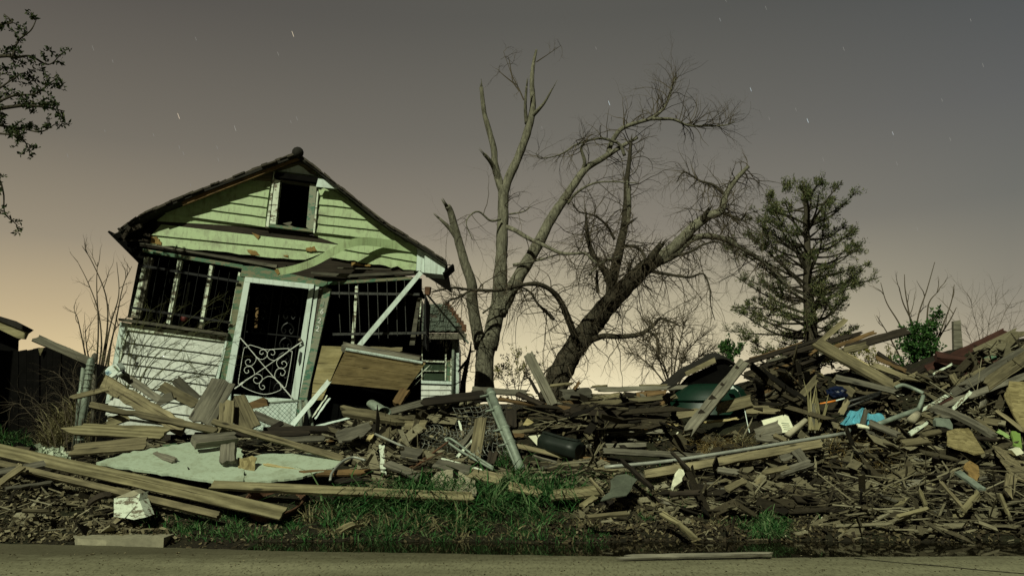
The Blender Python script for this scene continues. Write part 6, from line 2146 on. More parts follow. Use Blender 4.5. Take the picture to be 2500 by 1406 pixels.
PL('long tan batten left of the leaning short block, rising right', (2262, 966), (2410, 896), 10, 'tan', D=(11.8, 12.1), face=UPR)
PL('short square block leaning over the tan batten', (2320, 912), (2340, 946), 16, 'tan', D=(11.7, 11.6), face=UPR, T=0.06)
PL('longest green-grey board rising to the right edge', (2320, 962), (2504, 856), 20, 'grey', D=(11.5, 11.9), face=Vector((-0.3, -0.9, 0.3)), T=0.03, taper=1.3)
PL('wide brown-grey board overlapping the longest rising board', (2400, 945), (2520, 862), 30, 'tan', D=(11.4, 11.8), face=Vector((-0.3, -0.9, 0.3)), sa=0.3)
PL('long pale green-grey board rising right, lower', (2288, 994), (2520, 912), 16, 'grey', D=(11.2, 11.6), face=Vector((-0.2, -0.85, 0.45)), sa=0.1)
PL('pale board rising left from the lower green-grey board', (2246, 1004), (2322, 960), 9, 'whiteold', D=(11.3, 11.5), face=UPR, cat='plank')
PL('pale narrow board crossing the lower green-grey board', (2324, 1000), (2372, 954), 9, 'whiteold', D=(11.0, 11.2), face=UPR)
PL('red-brown batten between the two pale boards', (2290, 990), (2326, 970), 6, 'redbrown', D=(11.2, 11.3), face=UPR)
PL('flat grey metal-like board standing at the right crest', (2414, 868), (2430, 900), 26, 'green', D=(12.2, 12.1), face=UPR)
PL('long board end at the far right under the crest', (2434, 866), (2504, 862), 7, 'grey', D=(12.3, 12.3), face=UPR)
PL('thick dark curved batten sloping down right over the chipboard', (2274, 992), (2430, 1068), 14, 'grey', D=(11.1, 10.5), face=Vector((0.3, -0.8, 0.5)), T=0.05, bow=0.05)
PL('tan batten right of the dark curved batten', (2382, 1020), (2432, 1060), 9, 'tan', D=(10.9, 10.6), face=UPR)
PL('tan board sloping down to the right edge below the big chipboard', (2430, 1000), (2504, 1056), 10, 'tan', D=(10.9, 10.6), face=UPR)
PL('tan broken board pointing right below the pale crossing board', (2396, 1024), (2456, 1036), 16, 'tan', D=(10.9, 10.8), sb=0.15, face=UPR)
PL('board under the curved batten ending at the chipboard', (2376, 1070), (2440, 1072), 9, 'dark', D=(10.5, 10.5))
flat('chipboard_sheet', 'large ragged chipboard sheet standing at the right edge of the heap', 'sheet', [(2452, 964), (2462, 944), (2464, 930), (2520, 934), (2530, 1050), (2500, 1052), (2474, 1010)], [11.0, 11.2, 11.3, 11.3, 10.6, 10.6, 10.8], 0.02, 'osb', torn=0.015)
flat('chipboard_sheet', 'squarish ragged chipboard piece low in front of the heap, left of the bright lime board', 'sheet', [(2312, 1052), (2364, 1044), (2374, 1056), (2404, 1104), (2380, 1108), (2312, 1084)], [10.5, 10.6, 10.6, 10.0, 10.0, 10.2], 0.02, 'osb', torn=0.015)
flat('fibreboard', 'brown ragged fibreboard at the right edge below the bright lime board', 'board', [(2424, 1086), (2450, 1092), (2500, 1108), (2520, 1180), (2480, 1166), (2444, 1122)], [10.3, 10.4, 10.4, 9.7, 9.7, 9.9], 0.02, 'tan', torn=0.015)
PL('bright lime green board at the right edge', (2478, 1054), (2484, 1094), 20, 'limeboard', D=(10.5, 10.2), face=UPR)
PL('second lime green board left of the bright lime one', (2432, 1050), (2468, 1070), 10, 'limeboard', D=(10.6, 10.5), face=UPR)
flat('foam_lump', 'white lump under the bright lime board', 'lump', [(2470, 1098), (2490, 1092), (2500, 1106), (2482, 1112)], 10.1, 0.08, 'foam')
flat('fibreboard', 'brown shield-shaped fibreboard scrap low at the right below the chipboard piece', 'board', [(2352, 1138), (2368, 1124), (2388, 1136), (2392, 1160), (2382, 1184), (2372, 1166)], [9.9, 10, 10, 9.8, 9.6, 9.7], 0.02, 'cork', torn=0.015)
# fat half pipe of teal plaster
flat('plaster_piece', 'curved pale teal piece lying left of the curved batten', 'plaster', [(2284, 1026), (2290, 1019), (2318, 1022), (2326, 1036), (2326, 1048), (2316, 1046), (2308, 1042), (2286, 1040)], 10.75, 0.08, 'galv')
# white panel with slots
t = empty('slotted_board', P(1900, 1040, 11.3), 'white slotted board leaning behind a broken grey plank below the green tub', 'panel')
q = [(1860, 1026), (1922, 1010), (1940, 1050), (1912, 1056), (1868, 1046)]
mb = MB()
f = [P(x, y, 11.2 + (1050 - y) * 0.006) for x, y in q]
mb.prism(f, [p + Vector((0, 0.03, 0.0)) for p in f])
mb.build('face_board', M['foam'], t)
mb = MB()
for k in range(4):
    y = 1032 + k * 5
    f = [P(x, yy, 11.19 + (1050 - yy) * 0.006) for x, yy in ((1908 + k * 2, y), (1926 + k * 2, y + 1), (1926 + k * 2, y + 2.2), (1908 + k * 2, y + 1))]
    mb.prism(f, [p + Vector((0, 0.01, 0)) for p in f])
tag(mb.build('slots', M['green'], t), kind='stuff')
PL('broken grey plank in front of the white slotted board', (1842, 1058), (1910, 1040), 22, 'grey', D=(11.0, 11.0), face=UPR, taper=1.6, sb=0.05)
PL('grey board lying below the broken grey plank', (1842, 1068), (1904, 1074), 15, 'grey', D=(10.8, 10.8))
PL('slanting grey board end left of the white pole', (1888, 1060), (1924, 1078), 10, 'tan', D=(10.8, 10.7))
pipe('wooden_pole', 'short peeled pale log leaning right below the blue-eyed rubble, left of the splintered stump', [(1922, 1062, 10.9), (1980, 1016, 11.3)], 0.04, 'stone', 'pole', bands=(), sides=10)
pipe('long_conduit', 'long thin grey conduit lying across the heap, sloping up right', [(1476, 1140, 10.3), (1640, 1124, 10.35), (1850, 1092, 10.45), (2060, 1058, 10.7)], 0.024, 'wire', 'pipe')
PL('long straight plank under the long grey conduit', (1570, 1160), (2010, 1082), 20, 'tan', D=(9.9, 10.4), face=Vector((0, -0.85, 0.5)), T=0.05)
# splintered stump of posts
rng = random.Random(15)
t = empty('splintered_stump', P(1988, 1050, 11.1), 'pale splintered tree stub standing in the heap beside the peeled log', 'stump')
mb = MB()
for k in range(16):
    x = 1985 + rng.uniform(-9, 11)
    b = P(x, 1050, 11.1 + rng.uniform(-0.1, 0.1))
    e = P(x + rng.gauss(2, 14), rng.uniform(925, 990), 11.2 + rng.uniform(-0.15, 0.15))
    mb.tube([b, b.lerp(e, 0.5) + rvec(rng) * 0.03, e], [0.022, 0.018, 0.003], 4)
mb.build('splinters', M['drygrass'], t)
mb = MB()
mb.tube([P(1986, 1056, 11.12), P(1988, 1020, 11.12), P(1987, 985, 11.15)], [0.075, 0.06, 0.03], 8, rough=0.4)
mb.build('core', M['bark'], t)
PL('tan board leaning up right behind the splintered stub', (1930, 996), (1998, 918), 16, 'tan', D=(11.6, 11.9), face=UPR, sb=0.1)
# bright orange tube
pipe('orange_tube', 'bright orange striped tube lying in the heap above the blue tarp', [(2002, 986, 11.5), (2040, 978, 11.5)], 0.014, 'orange', 'tube')
pipe('white_rod', 'thin white rod continuing right of the orange tube', [(2040, 978, 11.5), (2062, 972, 11.5)], 0.01, 'plastic', 'rod')
# navy bag and blue tarp
def lump(name, label, cat, c, r, mat, seed, sub=3, amp=0.35, squash=(1, 0.8, 0.6)):
    import bmesh
    bm = bmesh.new()
    bmesh.ops.create_icosphere(bm, subdivisions=sub, radius=1.0)
    for v in bm.verts:
        n = mnoise.noise(Vector((v.co.x * 1.8 + seed, v.co.y * 1.8, v.co.z * 1.8))) + 0.5 * mnoise.noise(Vector((v.co.x * 5, v.co.y * 5 + seed, v.co.z * 5)))
        v.co = v.co * (1 + amp * n)
        v.co = Vector((v.co.x * squash[0], v.co.y * squash[1], v.co.z * squash[2])) * r
    me = bpy.data.meshes.new(name)
    bm.to_mesh(me)
    bm.free()
    me.materials.append(M[mat])
    o = bpy.data.objects.new(name, me)
    COL.objects.link(o)
    o.location = c
    return tag(o, label, cat) if label else o
lump('plastic_bag', 'crumpled navy blue plastic bag tucked behind the orange tube', 'bag', P(2042, 958, 11.7), 0.15, 'navy', 3)
mb = MB()
rng = random.Random(21)
nx, ny = 34, 16
vs = []
for j in range(ny + 1):
    v = j / ny
    for i in range(nx + 1):
        u = i / nx
        x = lerp(2056, 2154, u) + 6 * math.sin(v * 4 + u * 6)
        topy = 1012 - 14 * math.sin(math.pi * min(1, u * 1.15)) - 4 * math.sin(u * 15)
        boty = 1034 + 3 * math.sin(u * 11) + 4 * u
        y = lerp(topy, boty, v)
        fold = 0.05 * math.sin(u * 34 + v * 3) * (0.3 + v) + 0.03 * math.sin(u * 71 + v * 5)
        vs.append(P(x, y, lerp(11.2, 10.85, v) + fold))
n = nx + 1
fs = [(j * n + i, j * n + i + 1, (j + 1) * n + i + 1, (j + 1) * n + i) for j in range(ny) for i in range(nx)]
o_ = len(vs)
vs2 = [p + Vector((0, 0.012, -0.004)) for p in vs]
mb.add(vs + vs2, fs + [tuple(o_ + i for i in f[::-1]) for f in fs])
tag(mb.build('blue_tarp', M['tarp'], None, P(2105, 1025, 11.0), smooth=True), 'crumpled bright blue plastic tarp in the right heap', 'tarp')
PL('grey board standing across the front of the blue tarp', (2116, 996), (2104, 1040), 12, 'grey', D=(10.8, 10.75), face=UPR)
PL('dark tan board leaning beside the left of the blue tarp', (2070, 976), (2050, 1014), 14, 'tan', D=(11.1, 11.0), face=UPR)
PL('pale curved piece under the blue tarp', (2092, 1038), (2132, 1046), 9, 'foam', D=(10.7, 10.7), taper=0.5, T=0.02)
# grey plumbing
pipe('drain_pipe', 'grey plastic drain pipe elbow right of the blue tarp, upper', [(2186, 946, 11.5), (2206, 940, 11.5), (2238, 952, 11.45), (2254, 960, 11.4)], 0.028, 'galv', 'pipe', sides=12)
pipe('drain_pipe', 'grey plastic drain pipe standing below the upper elbow', [(2254, 966, 11.3), (2246, 990, 11.2), (2232, 1014, 11.1)], 0.028, 'galv', 'pipe', sides=12)
pipe('drain_pipe', 'long pale drain pipe leading right from the blue tarp', [(2142, 1036, 10.8), (2190, 1018, 10.95), (2240, 1000, 11.05)], 0.034, 'galv', 'pipe', sides=12)
pipe('drain_pipe', 'short fat pale pipe stub right of the long pale drain pipe', [(2224, 1026, 10.8), (2240, 1012, 10.95)], 0.055, 'stone', 'pipe', sides=12)
pipe('dark_conduit', 'dark grey conduit sloping right above the blue tarp, upper of two', [(2060, 984, 11.5), (2150, 958, 11.6)], 0.024, 'metal2', 'pipe')
pipe('dark_conduit', 'dark grey conduit sloping right above the blue tarp, lower of two', [(2064, 996, 11.4), (2146, 964, 11.5)], 0.02, 'metal2', 'pipe')
t = pipe('pipe_end', 'pale pipe end with an open round collar at the right end of the long conduit', [(2066, 1060, 10.6), (2072, 1050, 10.7)], 0.035, 'wire', 'pipe')
PL('white painted splinter board sloping right of the blue tarp', (2218, 1060), (2266, 1030), 12, 'whiteold', D=(10.6, 10.8), taper=0.6, face=UPR)
PL('pale splinter board above the teal plaster piece', (2250, 1010), (2282, 1024), 12, 'tan', D=(10.9, 10.8), taper=0.3, face=UPR)
PL('grey board sloping down right below the blue tarp', (2120, 1030), (2198, 1064), 14, 'grey', D=(10.6, 10.4))
PL('tan wide board lying below the white splinter board', (2200, 1082), (2270, 1074), 18, 'tan', D=(10.3, 10.4))
PL('tan board below the teal plaster piece', (2250, 1062), (2300, 1052), 14, 'tan', D=(10.5, 10.6))
# ---- low front of the right heap
flat('painted_chunk', 'cream white broken chunk lying alone in the low rubble', 'rubble', [(1650, 1152), (1658, 1143), (1668, 1146), (1672, 1156), (1660, 1178), (1646, 1188), (1640, 1184), (1648, 1166)], [9.6, 9.65, 9.65, 9.6, 9.35, 9.25, 9.25, 9.45], 0.05, 'foam', torn=0.015)
flat('roofing_scrap', 'dark green-grey roofing scrap lying in the low rubble left of the cream chunk', 'scrap', [(1490, 1172), (1504, 1160), (1530, 1156), (1556, 1170), (1544, 1184), (1530, 1208), (1500, 1212), (1466, 1222), (1488, 1200)], [9.4, 9.5, 9.5, 9.4, 9.3, 9.1, 9.05, 9.0, 9.2], 0.012, 'slatey', torn=0.015)
PL('dark slender batten sloping down left of the cream chunk', (1516, 1122), (1594, 1194), 9, 'dark', D=(9.9, 9.15), T=0.05)
PL('short dark stick above the cream chunk', (1640, 1104), (1684, 1148), 7, 'dark', D=(10.2, 9.7))
PL('crooked bent board lying at the water edge', (1610, 1250), (1658, 1278), 12, 'pine', D=(8.55, 8.4), lift=0.05, sb=0.0)
PL('lower half of the crooked board reaching the water', (1654, 1276), (1700, 1317), 14, 'pine', D=(8.4, 8.1))
PL('dark low board in the shadow right of the roofing scrap', (1632, 1206), (1712, 1202), 12, 'dark', D=(8.95, 9.0))
PL('straw-coloured short board in front of the straw-coloured long one', (1420, 1236), (1456, 1212), 15, 'pine', D=(8.75, 8.95))
PL('thin lath sloping beside the roofing scrap', (1440, 1166), (1474, 1206), 6, 'tan', D=(9.5, 9.1))
PL('slim level board above the water, left', (1432, 1262), (1540, 1252), 8, 'tan', D=(8.45, 8.5))
PL('grey board in the rubble right of the cream chunk, upper', (1748, 1146), (1806, 1154), 12, 'grey', D=(9.6, 9.6))
PL('wide grey board in the rubble right of the cream chunk, lower', (1772, 1196), (1820, 1172), 18, 'tan', D=(9.2, 9.4))
PL('grey broken board end in the low right rubble', (1900, 1156), (1988, 1128), 20, 'grey', D=(9.7, 9.9), sb=0.12, sa=0.05)
PL('wide grey board sticking left in the low right rubble', (1850, 1156), (1930, 1140), 16, 'tan', D=(9.6, 9.8), sa=0.2)
PL('grey board standing in the low right rubble under the plank', (1942, 1098), (1966, 1130), 24, 'grey', D=(10.1, 9.9), face=UPR)
PL('short cream board in the low right rubble', (1904, 1120), (1938, 1110), 16, 'grey', D=(10.2, 10.2), face=UPR)
PL('kerb-side plank lying at the near edge of the puddle', (1500, 1360), (1890, 1352), 10, 'grey', D=(7.5, 7.6), T=0.02, face=Vector((0, -0.5, 0.87)), sa=0.2)
PL('slanting stick in the low right rubble, long one', (2296, 1176), (2356, 1244), 8, 'tan', D=(9.4, 8.8), face=UPR)
PL('toothed broken board low at the right', (2352, 1248), (2390, 1202), 18, 'pine', D=(8.8, 9.1), face=UPR, nick=0.05)
PL('pale stick standing low in the right rubble', (2246, 1196), (2262, 1240), 9, 'pine', D=(9.2, 8.9), face=UPR)
PL('long tan stick at the foot of the right rubble', (2188, 1262), (2270, 1240), 9, 'pine', D=(8.6, 8.8))
PL('pale teal-tinted board low at the right edge', (2336, 1150), (2400, 1196), 16, 'galv', D=(9.6, 9.2), T=0.03)
PL('tan board standing at the right edge below the fibreboard', (2470, 1160), (2460, 1214), 26, 'tan', D=(9.6, 9.3), face=UPR, taper=0.8)
PL('pale stick at the right edge in the green tuft', (2440, 1204), (2462, 1256), 8, 'pine', D=(9.2, 8.7), face=UPR)
PL('pair-like pale split board lying among the grass blades, near the kerb', (820, 1300), (886, 1278), 13, 'pine', D=(8.15, 8.35), sa=0.1, sb=0.2, bow=0.03)
# ------------------------------------------------------------------ the loose boards of the heap
SKY = [(0, 1090), (560, 1060), (740, 1062), (800, 1030), (1000, 985), (1190, 960), (1660, 952), (1700, 925), (1800, 892), (1930, 852), (2070, 822), (2140, 850), (2200, 905), (2290, 900), (2360, 866), (2450, 812), (2500, 786), (2700, 770)]
def skyline(x):
    for i in range(len(SKY) - 1):
        if x <= SKY[i + 1][0]:
            t = (x - SKY[i][0]) / (SKY[i + 1][0] - SKY[i][0])
            return lerp(SKY[i][1], SKY[i + 1][1], max(0, t))
    return SKY[-1][1]
PROT = [(1655, 938, 1850, 998), (2056, 990, 2160, 1044), (1858, 1008, 1942, 1056), (1290, 1056, 1432, 1126), (225, 1076, 845, 1180), (0, 1060, 720, 1290), (1996, 935, 2068, 990),
        (1636, 1140, 1676, 1190), (2308, 1044, 2406, 1108), (2450, 930, 2500, 1050), (2470, 1050, 2492, 1112), (1150, 1010, 1182, 1134), (1186, 950, 1276, 1146), (1284, 860, 1354, 985),
        (700, 840, 1000, 980), (1470, 1156, 1556, 1220), (1660, 885, 1818, 1068), (515, 1180, 1160, 1216), (1990, 836, 2192, 950), (2280, 1018, 2328, 1048), (1480, 1050, 2060, 1142), (924, 1084, 942, 1164),
        (1272, 1018, 1304, 1040), (720, 1195, 1420, 1330), (1030, 1030, 1180, 1100), (2180, 935, 2262, 1020), (560, 900, 770, 1060), (2320, 800, 2350, 900), (1610, 1250, 1702, 1320)]
def ok_px(pts, slack=1.0):
    for p in pts:
        x, y = proj(p)
        if y < skyline(x) + 6:
            return False
        for a, b, c, d in PROT:
            if a < x < c and b < y < d and slack > 0:
                return False
    return True

rng = random.Random(2718)
ZONES = [  # x0, y0, x1, y1, count, mean slope in the picture (deg), spread, materials, lift
    (770, 985, 1190, 1110, 24, -6, 16, ('grey', 'dark', 'tan', 'brown', 'dark'), 0.16),
    (1210, 950, 1660, 1060, 26, 0, 9, ('dark', 'dark', 'brown', 'grey', 'tan'), 0.22),
    (1210, 1060, 1480, 1150, 8, -5, 14, ('grey', 'tan', 'dark'), 0.10),
    (1840, 850, 2120, 990, 26, 22, 5, ('dark', 'dark', 'dark', 'brown', 'grey'), 0.30),
    (2100, 880, 2320, 990, 14, 5, 30, ('dark', 'grey', 'tan', 'brown'), 0.22),
    (2250, 830, 2500, 1000, 20, 25, 14, ('grey', 'dark', 'tan', 'grey', 'redbrown'), 0.28),
    (2150, 990, 2500, 1090, 14, -18, 26, ('grey', 'tan', 'grey', 'dark'), 0.16),
    (1650, 1120, 2080, 1215, 18, 6, 24, ('grey', 'tan', 'grey', 'tan', 'dark'), 0.05),
    (2080, 1090, 2500, 1260, 22, -15, 40, ('tan', 'grey', 'pine', 'tan', 'dark'), 0.08),
    (1420, 1150, 1650, 1230, 7, 0, 30, ('grey', 'tan', 'dark'), 0.04)]
ANON = [b for b in BOARDS if "label" not in b[0]]
for x0, y0, x1, y1, cnt, ms, sp, mats, lift in ZONES:
    made = tries = 0
    while made < cnt and tries < cnt * 30:
        tries += 1
        px, py = rng.uniform(x0, x1), rng.uniform(y0, y1)
        c = hit(px, py, 0.05, 13.4)
        a_ = math.radians(rng.gauss(ms, sp))
        L = rng.uniform(0.35, 1.5) if y0 < 1080 else rng.uniform(0.2, 0.75)
        if lift > 0.2:
            L *= 1.45
        dx, dz = math.cos(a_), math.sin(a_)
        dy = rng.gauss(0, 0.4)
        d = Vector((dx, dy, 0)).normalized() * L / 2
        pa, pb = c - d, c + d
        pa.z = H(pa.x, pa.y) + rng.uniform(0.0, lift)
        pb.z = H(pb.x, pb.y) + rng.uniform(0.0, lift)
        k = dz * L / 2
        m_ = (pa.z + pb.z) / 2
        pa.z = max(H(pa.x, pa.y) - 0.03, lerp(pa.z, m_ - k, 0.7))
        pb.z = max(H(pb.x, pb.y) - 0.03, lerp(pb.z, m_ + k, 0.7))
        W = rng.choice((0.04, 0.05, 0.07, 0.09, 0.1, 0.14))
        wv = Vector((0, -0.3, 0.6)).normalized() * W / 2
        if not ok_px([pa, pb, pa.lerp(pb, 0.12), pa.lerp(pb, 0.25), pa.lerp(pb, 0.37), pa.lerp(pb, 0.5), pa.lerp(pb, 0.63), pa.lerp(pb, 0.75), pa.lerp(pb, 0.88), pa + wv, pb + wv]):
            continue
        SEED[0] += 1
        f = Vector((rng.gauss(0, 0.3), -rng.uniform(0.2, 0.95), rng.uniform(0.25, 0.9)))
        mb = ragged_board((pb - pa).length, W, rng.choice((0.02, 0.025, 0.045)), SEED[0], rng.choice((0.02, 0.05, 0.2)), rng.choice((0.02, 0.06, 0.25)), rng.gauss(0, 0.012), rng.gauss(0, 0.006), rng.uniform(0.8, 1.05), 0.018, rng.uniform(-0.3, 0.3))
        mt = rng.choice(mats)
        o = place('plank', mb, M[mt], pa, pb, f)
        o["category"] = 'plank'
        o["group"] = 'broken boards in the rubble'
        ca, cb = proj(pa), proj(pb)
        ANON.append((o, ((ca[0] + cb[0]) / 2, (ca[1] + cb[1]) / 2)))
        made += 1

# a label for every loose board: its look and the nearest things one can find
MARKS = [('the metal duct', 922, 996), ('the white-flaked short board', 934, 1122), ('the wire fence mesh', 1100, 1050), ('the leaning fence post', 1234, 1050), ('the tall tilted board', 1318, 925), ('the black roll', 1368, 1090),
         ('the orange-tan wood scrap', 1288, 1030), ('the long level top board', 1565, 948), ('the steep leaning boards', 1470, 1055), ('the brown square board', 1573, 1040), ('the green tub', 1750, 970), ('the nail-holed plank', 1743, 976),
         ('the white slotted board', 1900, 1032), ('the peeled log', 1950, 1040), ('the splintered stub', 1988, 1000), ('the orange tube', 2022, 982), ('the navy bag', 2042, 958), ('the blue tarp', 2105, 1016), ('the broad sloping plank', 2090, 892),
         ('the pale yellow board', 2100, 890), ('the conifer trunk', 1985, 840), ('the jutting thick dark plank', 2140, 830), ('the leafy green tree', 2245, 880), ('the red-brown beam', 2355, 858), ('the grey post', 2340, 850), ('the pipe elbow', 2225, 950),
         ('the longest rising board', 2410, 908), ('the large chipboard', 2480, 990), ('the low chipboard piece', 2355, 1078), ('the teal plaster piece', 2305, 1035), ('the bright lime board', 2481, 1075), ('the long grey conduit', 1760, 1105), ('the cream white chunk', 1657, 1165),
         ('the roofing scrap', 1512, 1188), ('the crooked bent board', 1645, 1275), ('the round grass tuft', 1862, 1290), ('the brown fibre tangle', 2140, 1110), ('the shield-shaped scrap', 2370, 1150), ('the grey tree trunk', 1185, 930), ('the gnarled trunk', 1365, 900),
         ('the tall verge grass', 1100, 1240), ('the fallen brown wall', 920, 905), ('the mint sheets', 600, 1130), ('the curled roofing', 1735, 895), ('the thicket bush', 1640, 900), ('the white plug', 1785, 946)]
CW = {'weathered_grey_wood': 'grey', 'bare_tan_wood': 'tan', 'wet_pine_wood': 'straw-coloured', 'dark_wet_dim_wood': 'dark', 'brown_stained_wood': 'brown', 'red_brown_wood': 'red-brown'}
used = set(o["label"] for o in bpy.data.objects if "label" in o)
for o, (mx, my) in ANON:
    mt = o.matrix_basis
    v = [proj(mt @ Vector(q)) for q in ((-o.dimensions.x / 2 if False else min(p.co.x for p in o.data.vertices), 0, 0), (max(p.co.x for p in o.data.vertices), 0, 0))]
    dx, dy = v[1][0] - v[0][0], -(v[1][1] - v[0][1])
    if dx < 0:
        dx, dy = -dx, -dy
    Lp = math.hypot(dx, dy)
    an = math.degrees(math.atan2(dy, max(dx, 1e-3)))
    tilt = 'steep' if abs(an) > 50 else ('rising' if an > 12 else ('falling' if an < -12 else 'level'))
    tw = {'steep': 'standing steeply', 'rising': 'slanting up right', 'falling': 'slanting down right', 'level': 'lying level'}[tilt]
    size = 'short' if Lp < 70 else ('long' if Lp > 170 else 'mid-length')
    near = sorted(MARKS, key=lambda m: (m[1] - mx) ** 2 + ((m[2] - my) * 1.3) ** 2)
    lab = None
    ws = max(p.co.y for p in o.data.vertices) - min(p.co.y for p in o.data.vertices)
    wd = 'narrow' if ws < 0.085 else ('wide' if ws > 0.15 else 'broken')
    for nm, x, y in near[:9]:
        if abs(mx - x) > abs(my - y):
            rel = 'left of' if mx < x else 'right of'
        else:
            rel = 'above' if my < y else 'below'
        s = f"{size} {wd} {CW[o.data.materials[0].name]} board {tw} {rel} {nm}"
        if s not in used:
            lab = s
            break
    used.add(lab)
    o["label"] = lab

# ------------------------------------------------------------------ small scraps, chips and leaves: beyond counting
def rot_box(mb, c, ax, n, L, W, T, rng):
    ax = ax.normalized()
    n = (n - ax * n.dot(ax)).normalized()
    y = n.cross(ax)
    a, b, d = ax * L / 2, y * W / 2, n * T / 2
    j = [1 + rng.uniform(-0.35, 0.35) for _ in range(4)]
    top = [c - a * j[0] - b + d, c + a * j[1] - b * j[2] + d, c + a * j[3] + b + d, c - a * j[2] + b * j[3] + d]
    mb.box8(top + [p - d * 2 for p in top])

def scatter_scraps(name, mat, zones, seed, thin=False):
    rng = random.Random(seed)
    mb = MB()
    for x0, y0, x1, y1, cnt, L0, L1, lift, prot in zones:
        slope = 0.36 if x0 >= 1800 and y1 < 1010 else 0.0
        sg = 0.10 if L1 > 1.3 else 0.28
        made = tries = 0
        while made < cnt and tries < cnt * 8:
            tries += 1
            px, py = rng.uniform(x0, x1), rng.uniform(y0, y1)
            c = hit(px, py, rng.uniform(0.0, lift), 13.4)
            if py < skyline(px) + 8:
                continue
            L = rng.uniform(L0, L1)
            d = Vector((rng.gauss(0, 1), rng.gauss(0, 0.5), rng.gauss(0, sg) + slope * rng.choice((1, 1, -0.2))))
            d.normalize()
            if not ok_px([c, c + d * L / 2, c - d * L / 2, c + d * L / 4, c - d * L / 4], prot):
                continue
            n = Vector((rng.gauss(0, 0.5), -0.5 + rng.gauss(0, 0.5), 0.8))
            if thin:
                rot_box(mb, c, d, n, L, rng.uniform(0.006, 0.022), rng.uniform(0.004, 0.009), rng)
                made += 1
                continue
            rot_box(mb, c, d, n, L, min(0.11, max(0.008, L * rng.choice((0.05, 0.08, 0.12, 0.2, 0.35)))), rng.uniform(0.005, 0.022), rng)
            made += 1
    tag(mb.build(name, M[mat]), kind='stuff')

scatter_scraps('board_scraps', 'scrap', [
    (770, 990, 1200, 1150, 420, 0.12, 0.9, 0.16, 1), (1210, 1050, 1480, 1190, 150, 0.1, 0.8, 0.08, 1), (1640, 1060, 2080, 1250, 260, 0.08, 0.6, 0.06, 0), (2060, 960, 2760, 1120, 640, 0.1, 0.9, 0.2, 1),
    (2050, 1100, 2800, 1300, 450, 0.06, 0.55, 0.1, 0), (2280, 830, 2700, 960, 240, 0.2, 1.2, 0.25, 1), (900, 1130, 1500, 1215, 220, 0.08, 0.5, 0.05, 1), (1420, 1170, 1680, 1280, 110, 0.06, 0.4, 0.04, 0),
    (0, 1150, 330, 1300, 180, 0.05, 0.34, 0.03, 0), (440, 990, 760, 1075, 70, 0.1, 0.7, 0.1, 0), (1000, 940, 1230, 1000, 60, 0.1, 0.9, 0.15, 1), (170, 1000, 560, 1110, 120, 0.1, 0.6, 0.1, 0),
    (180, 1170, 560, 1250, 60, 0.05, 0.3, 0.03, 0), (1700, 1230, 2480, 1320, 120, 0.03, 0.26, 0.03, 0), (240, 1085, 840, 1172, 90, 0.04, 0.35, 0.16, 0)], 11)
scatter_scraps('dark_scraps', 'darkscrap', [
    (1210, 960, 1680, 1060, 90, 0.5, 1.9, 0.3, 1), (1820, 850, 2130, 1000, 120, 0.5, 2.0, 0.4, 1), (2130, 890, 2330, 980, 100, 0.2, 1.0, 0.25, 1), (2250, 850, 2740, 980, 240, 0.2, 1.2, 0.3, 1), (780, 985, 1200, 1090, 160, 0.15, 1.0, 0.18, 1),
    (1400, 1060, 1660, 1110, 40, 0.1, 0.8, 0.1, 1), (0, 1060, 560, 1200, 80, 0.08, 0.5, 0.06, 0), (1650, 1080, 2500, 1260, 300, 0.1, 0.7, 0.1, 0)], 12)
# thin laths and splinters over everything
scatter_scraps('lath_splinters', 'scrap', [
    (770, 985, 1200, 1150, 260, 0.2, 1.0, 0.22, 1), (1210, 960, 1660, 1150, 200, 0.2, 1.1, 0.25, 1), (1640, 1060, 2100, 1250, 260, 0.12, 0.7, 0.08, 1), (2050, 960, 2780, 1270, 620, 0.15, 0.9, 0.2, 1), (1820, 860, 2500, 990, 200, 0.3, 1.4, 0.35, 1),
    (170, 970, 760, 1110, 130, 0.15, 0.8, 0.2, 0), (0, 1150, 500, 1290, 110, 0.1, 0.5, 0.05, 0)], 13, True)

def scatter_chips(name, mat, zones, seed):
    rng = random.Random(seed)
    mb = MB()
    for x0, y0, x1, y1, cnt, L0, L1, lift in zones:
        for k in range(cnt):
            px = rng.uniform(x0, x1)
            py = rng.uniform(y0, y1)
            if py < skyline(px) + 4:
                continue
            c = hit(px, py, rng.uniform(0.0, lift), 13.4)
            a = Vector((rng.gauss(0, 1), rng.gauss(0, 1), rng.gauss(0, 0.45))).normalized()
            b = a.cross(Vector((rng.gauss(0, 0.5), rng.gauss(0, 0.6) - 0.4, 1))).normalized()
            L = rng.uniform(L0, L1) * rng.choice((0.6, 1, 1))
            w = L * rng.uniform(0.15, 0.55)
            cu = a.cross(b) * L * rng.uniform(-0.3, 0.3)
            j = [rng.uniform(0.6, 1.2) for _ in range(6)]
            mb.add([c - a * L * 0.5 * j[0] - b * w * 0.3, c - b * w * 0.5 * j[1] + cu, c + a * L * 0.5 * j[2] - b * w * 0.2, c + a * L * 0.45 * j[3] + b * w * 0.3, c + b * w * 0.5 * j[4] + cu, c - a * L * 0.45 * j[5] + b * w * 0.35],
                   [(0, 1, 4, 5), (1, 2, 3, 4)])
    tag(mb.build(name, M[mat]), kind='stuff')
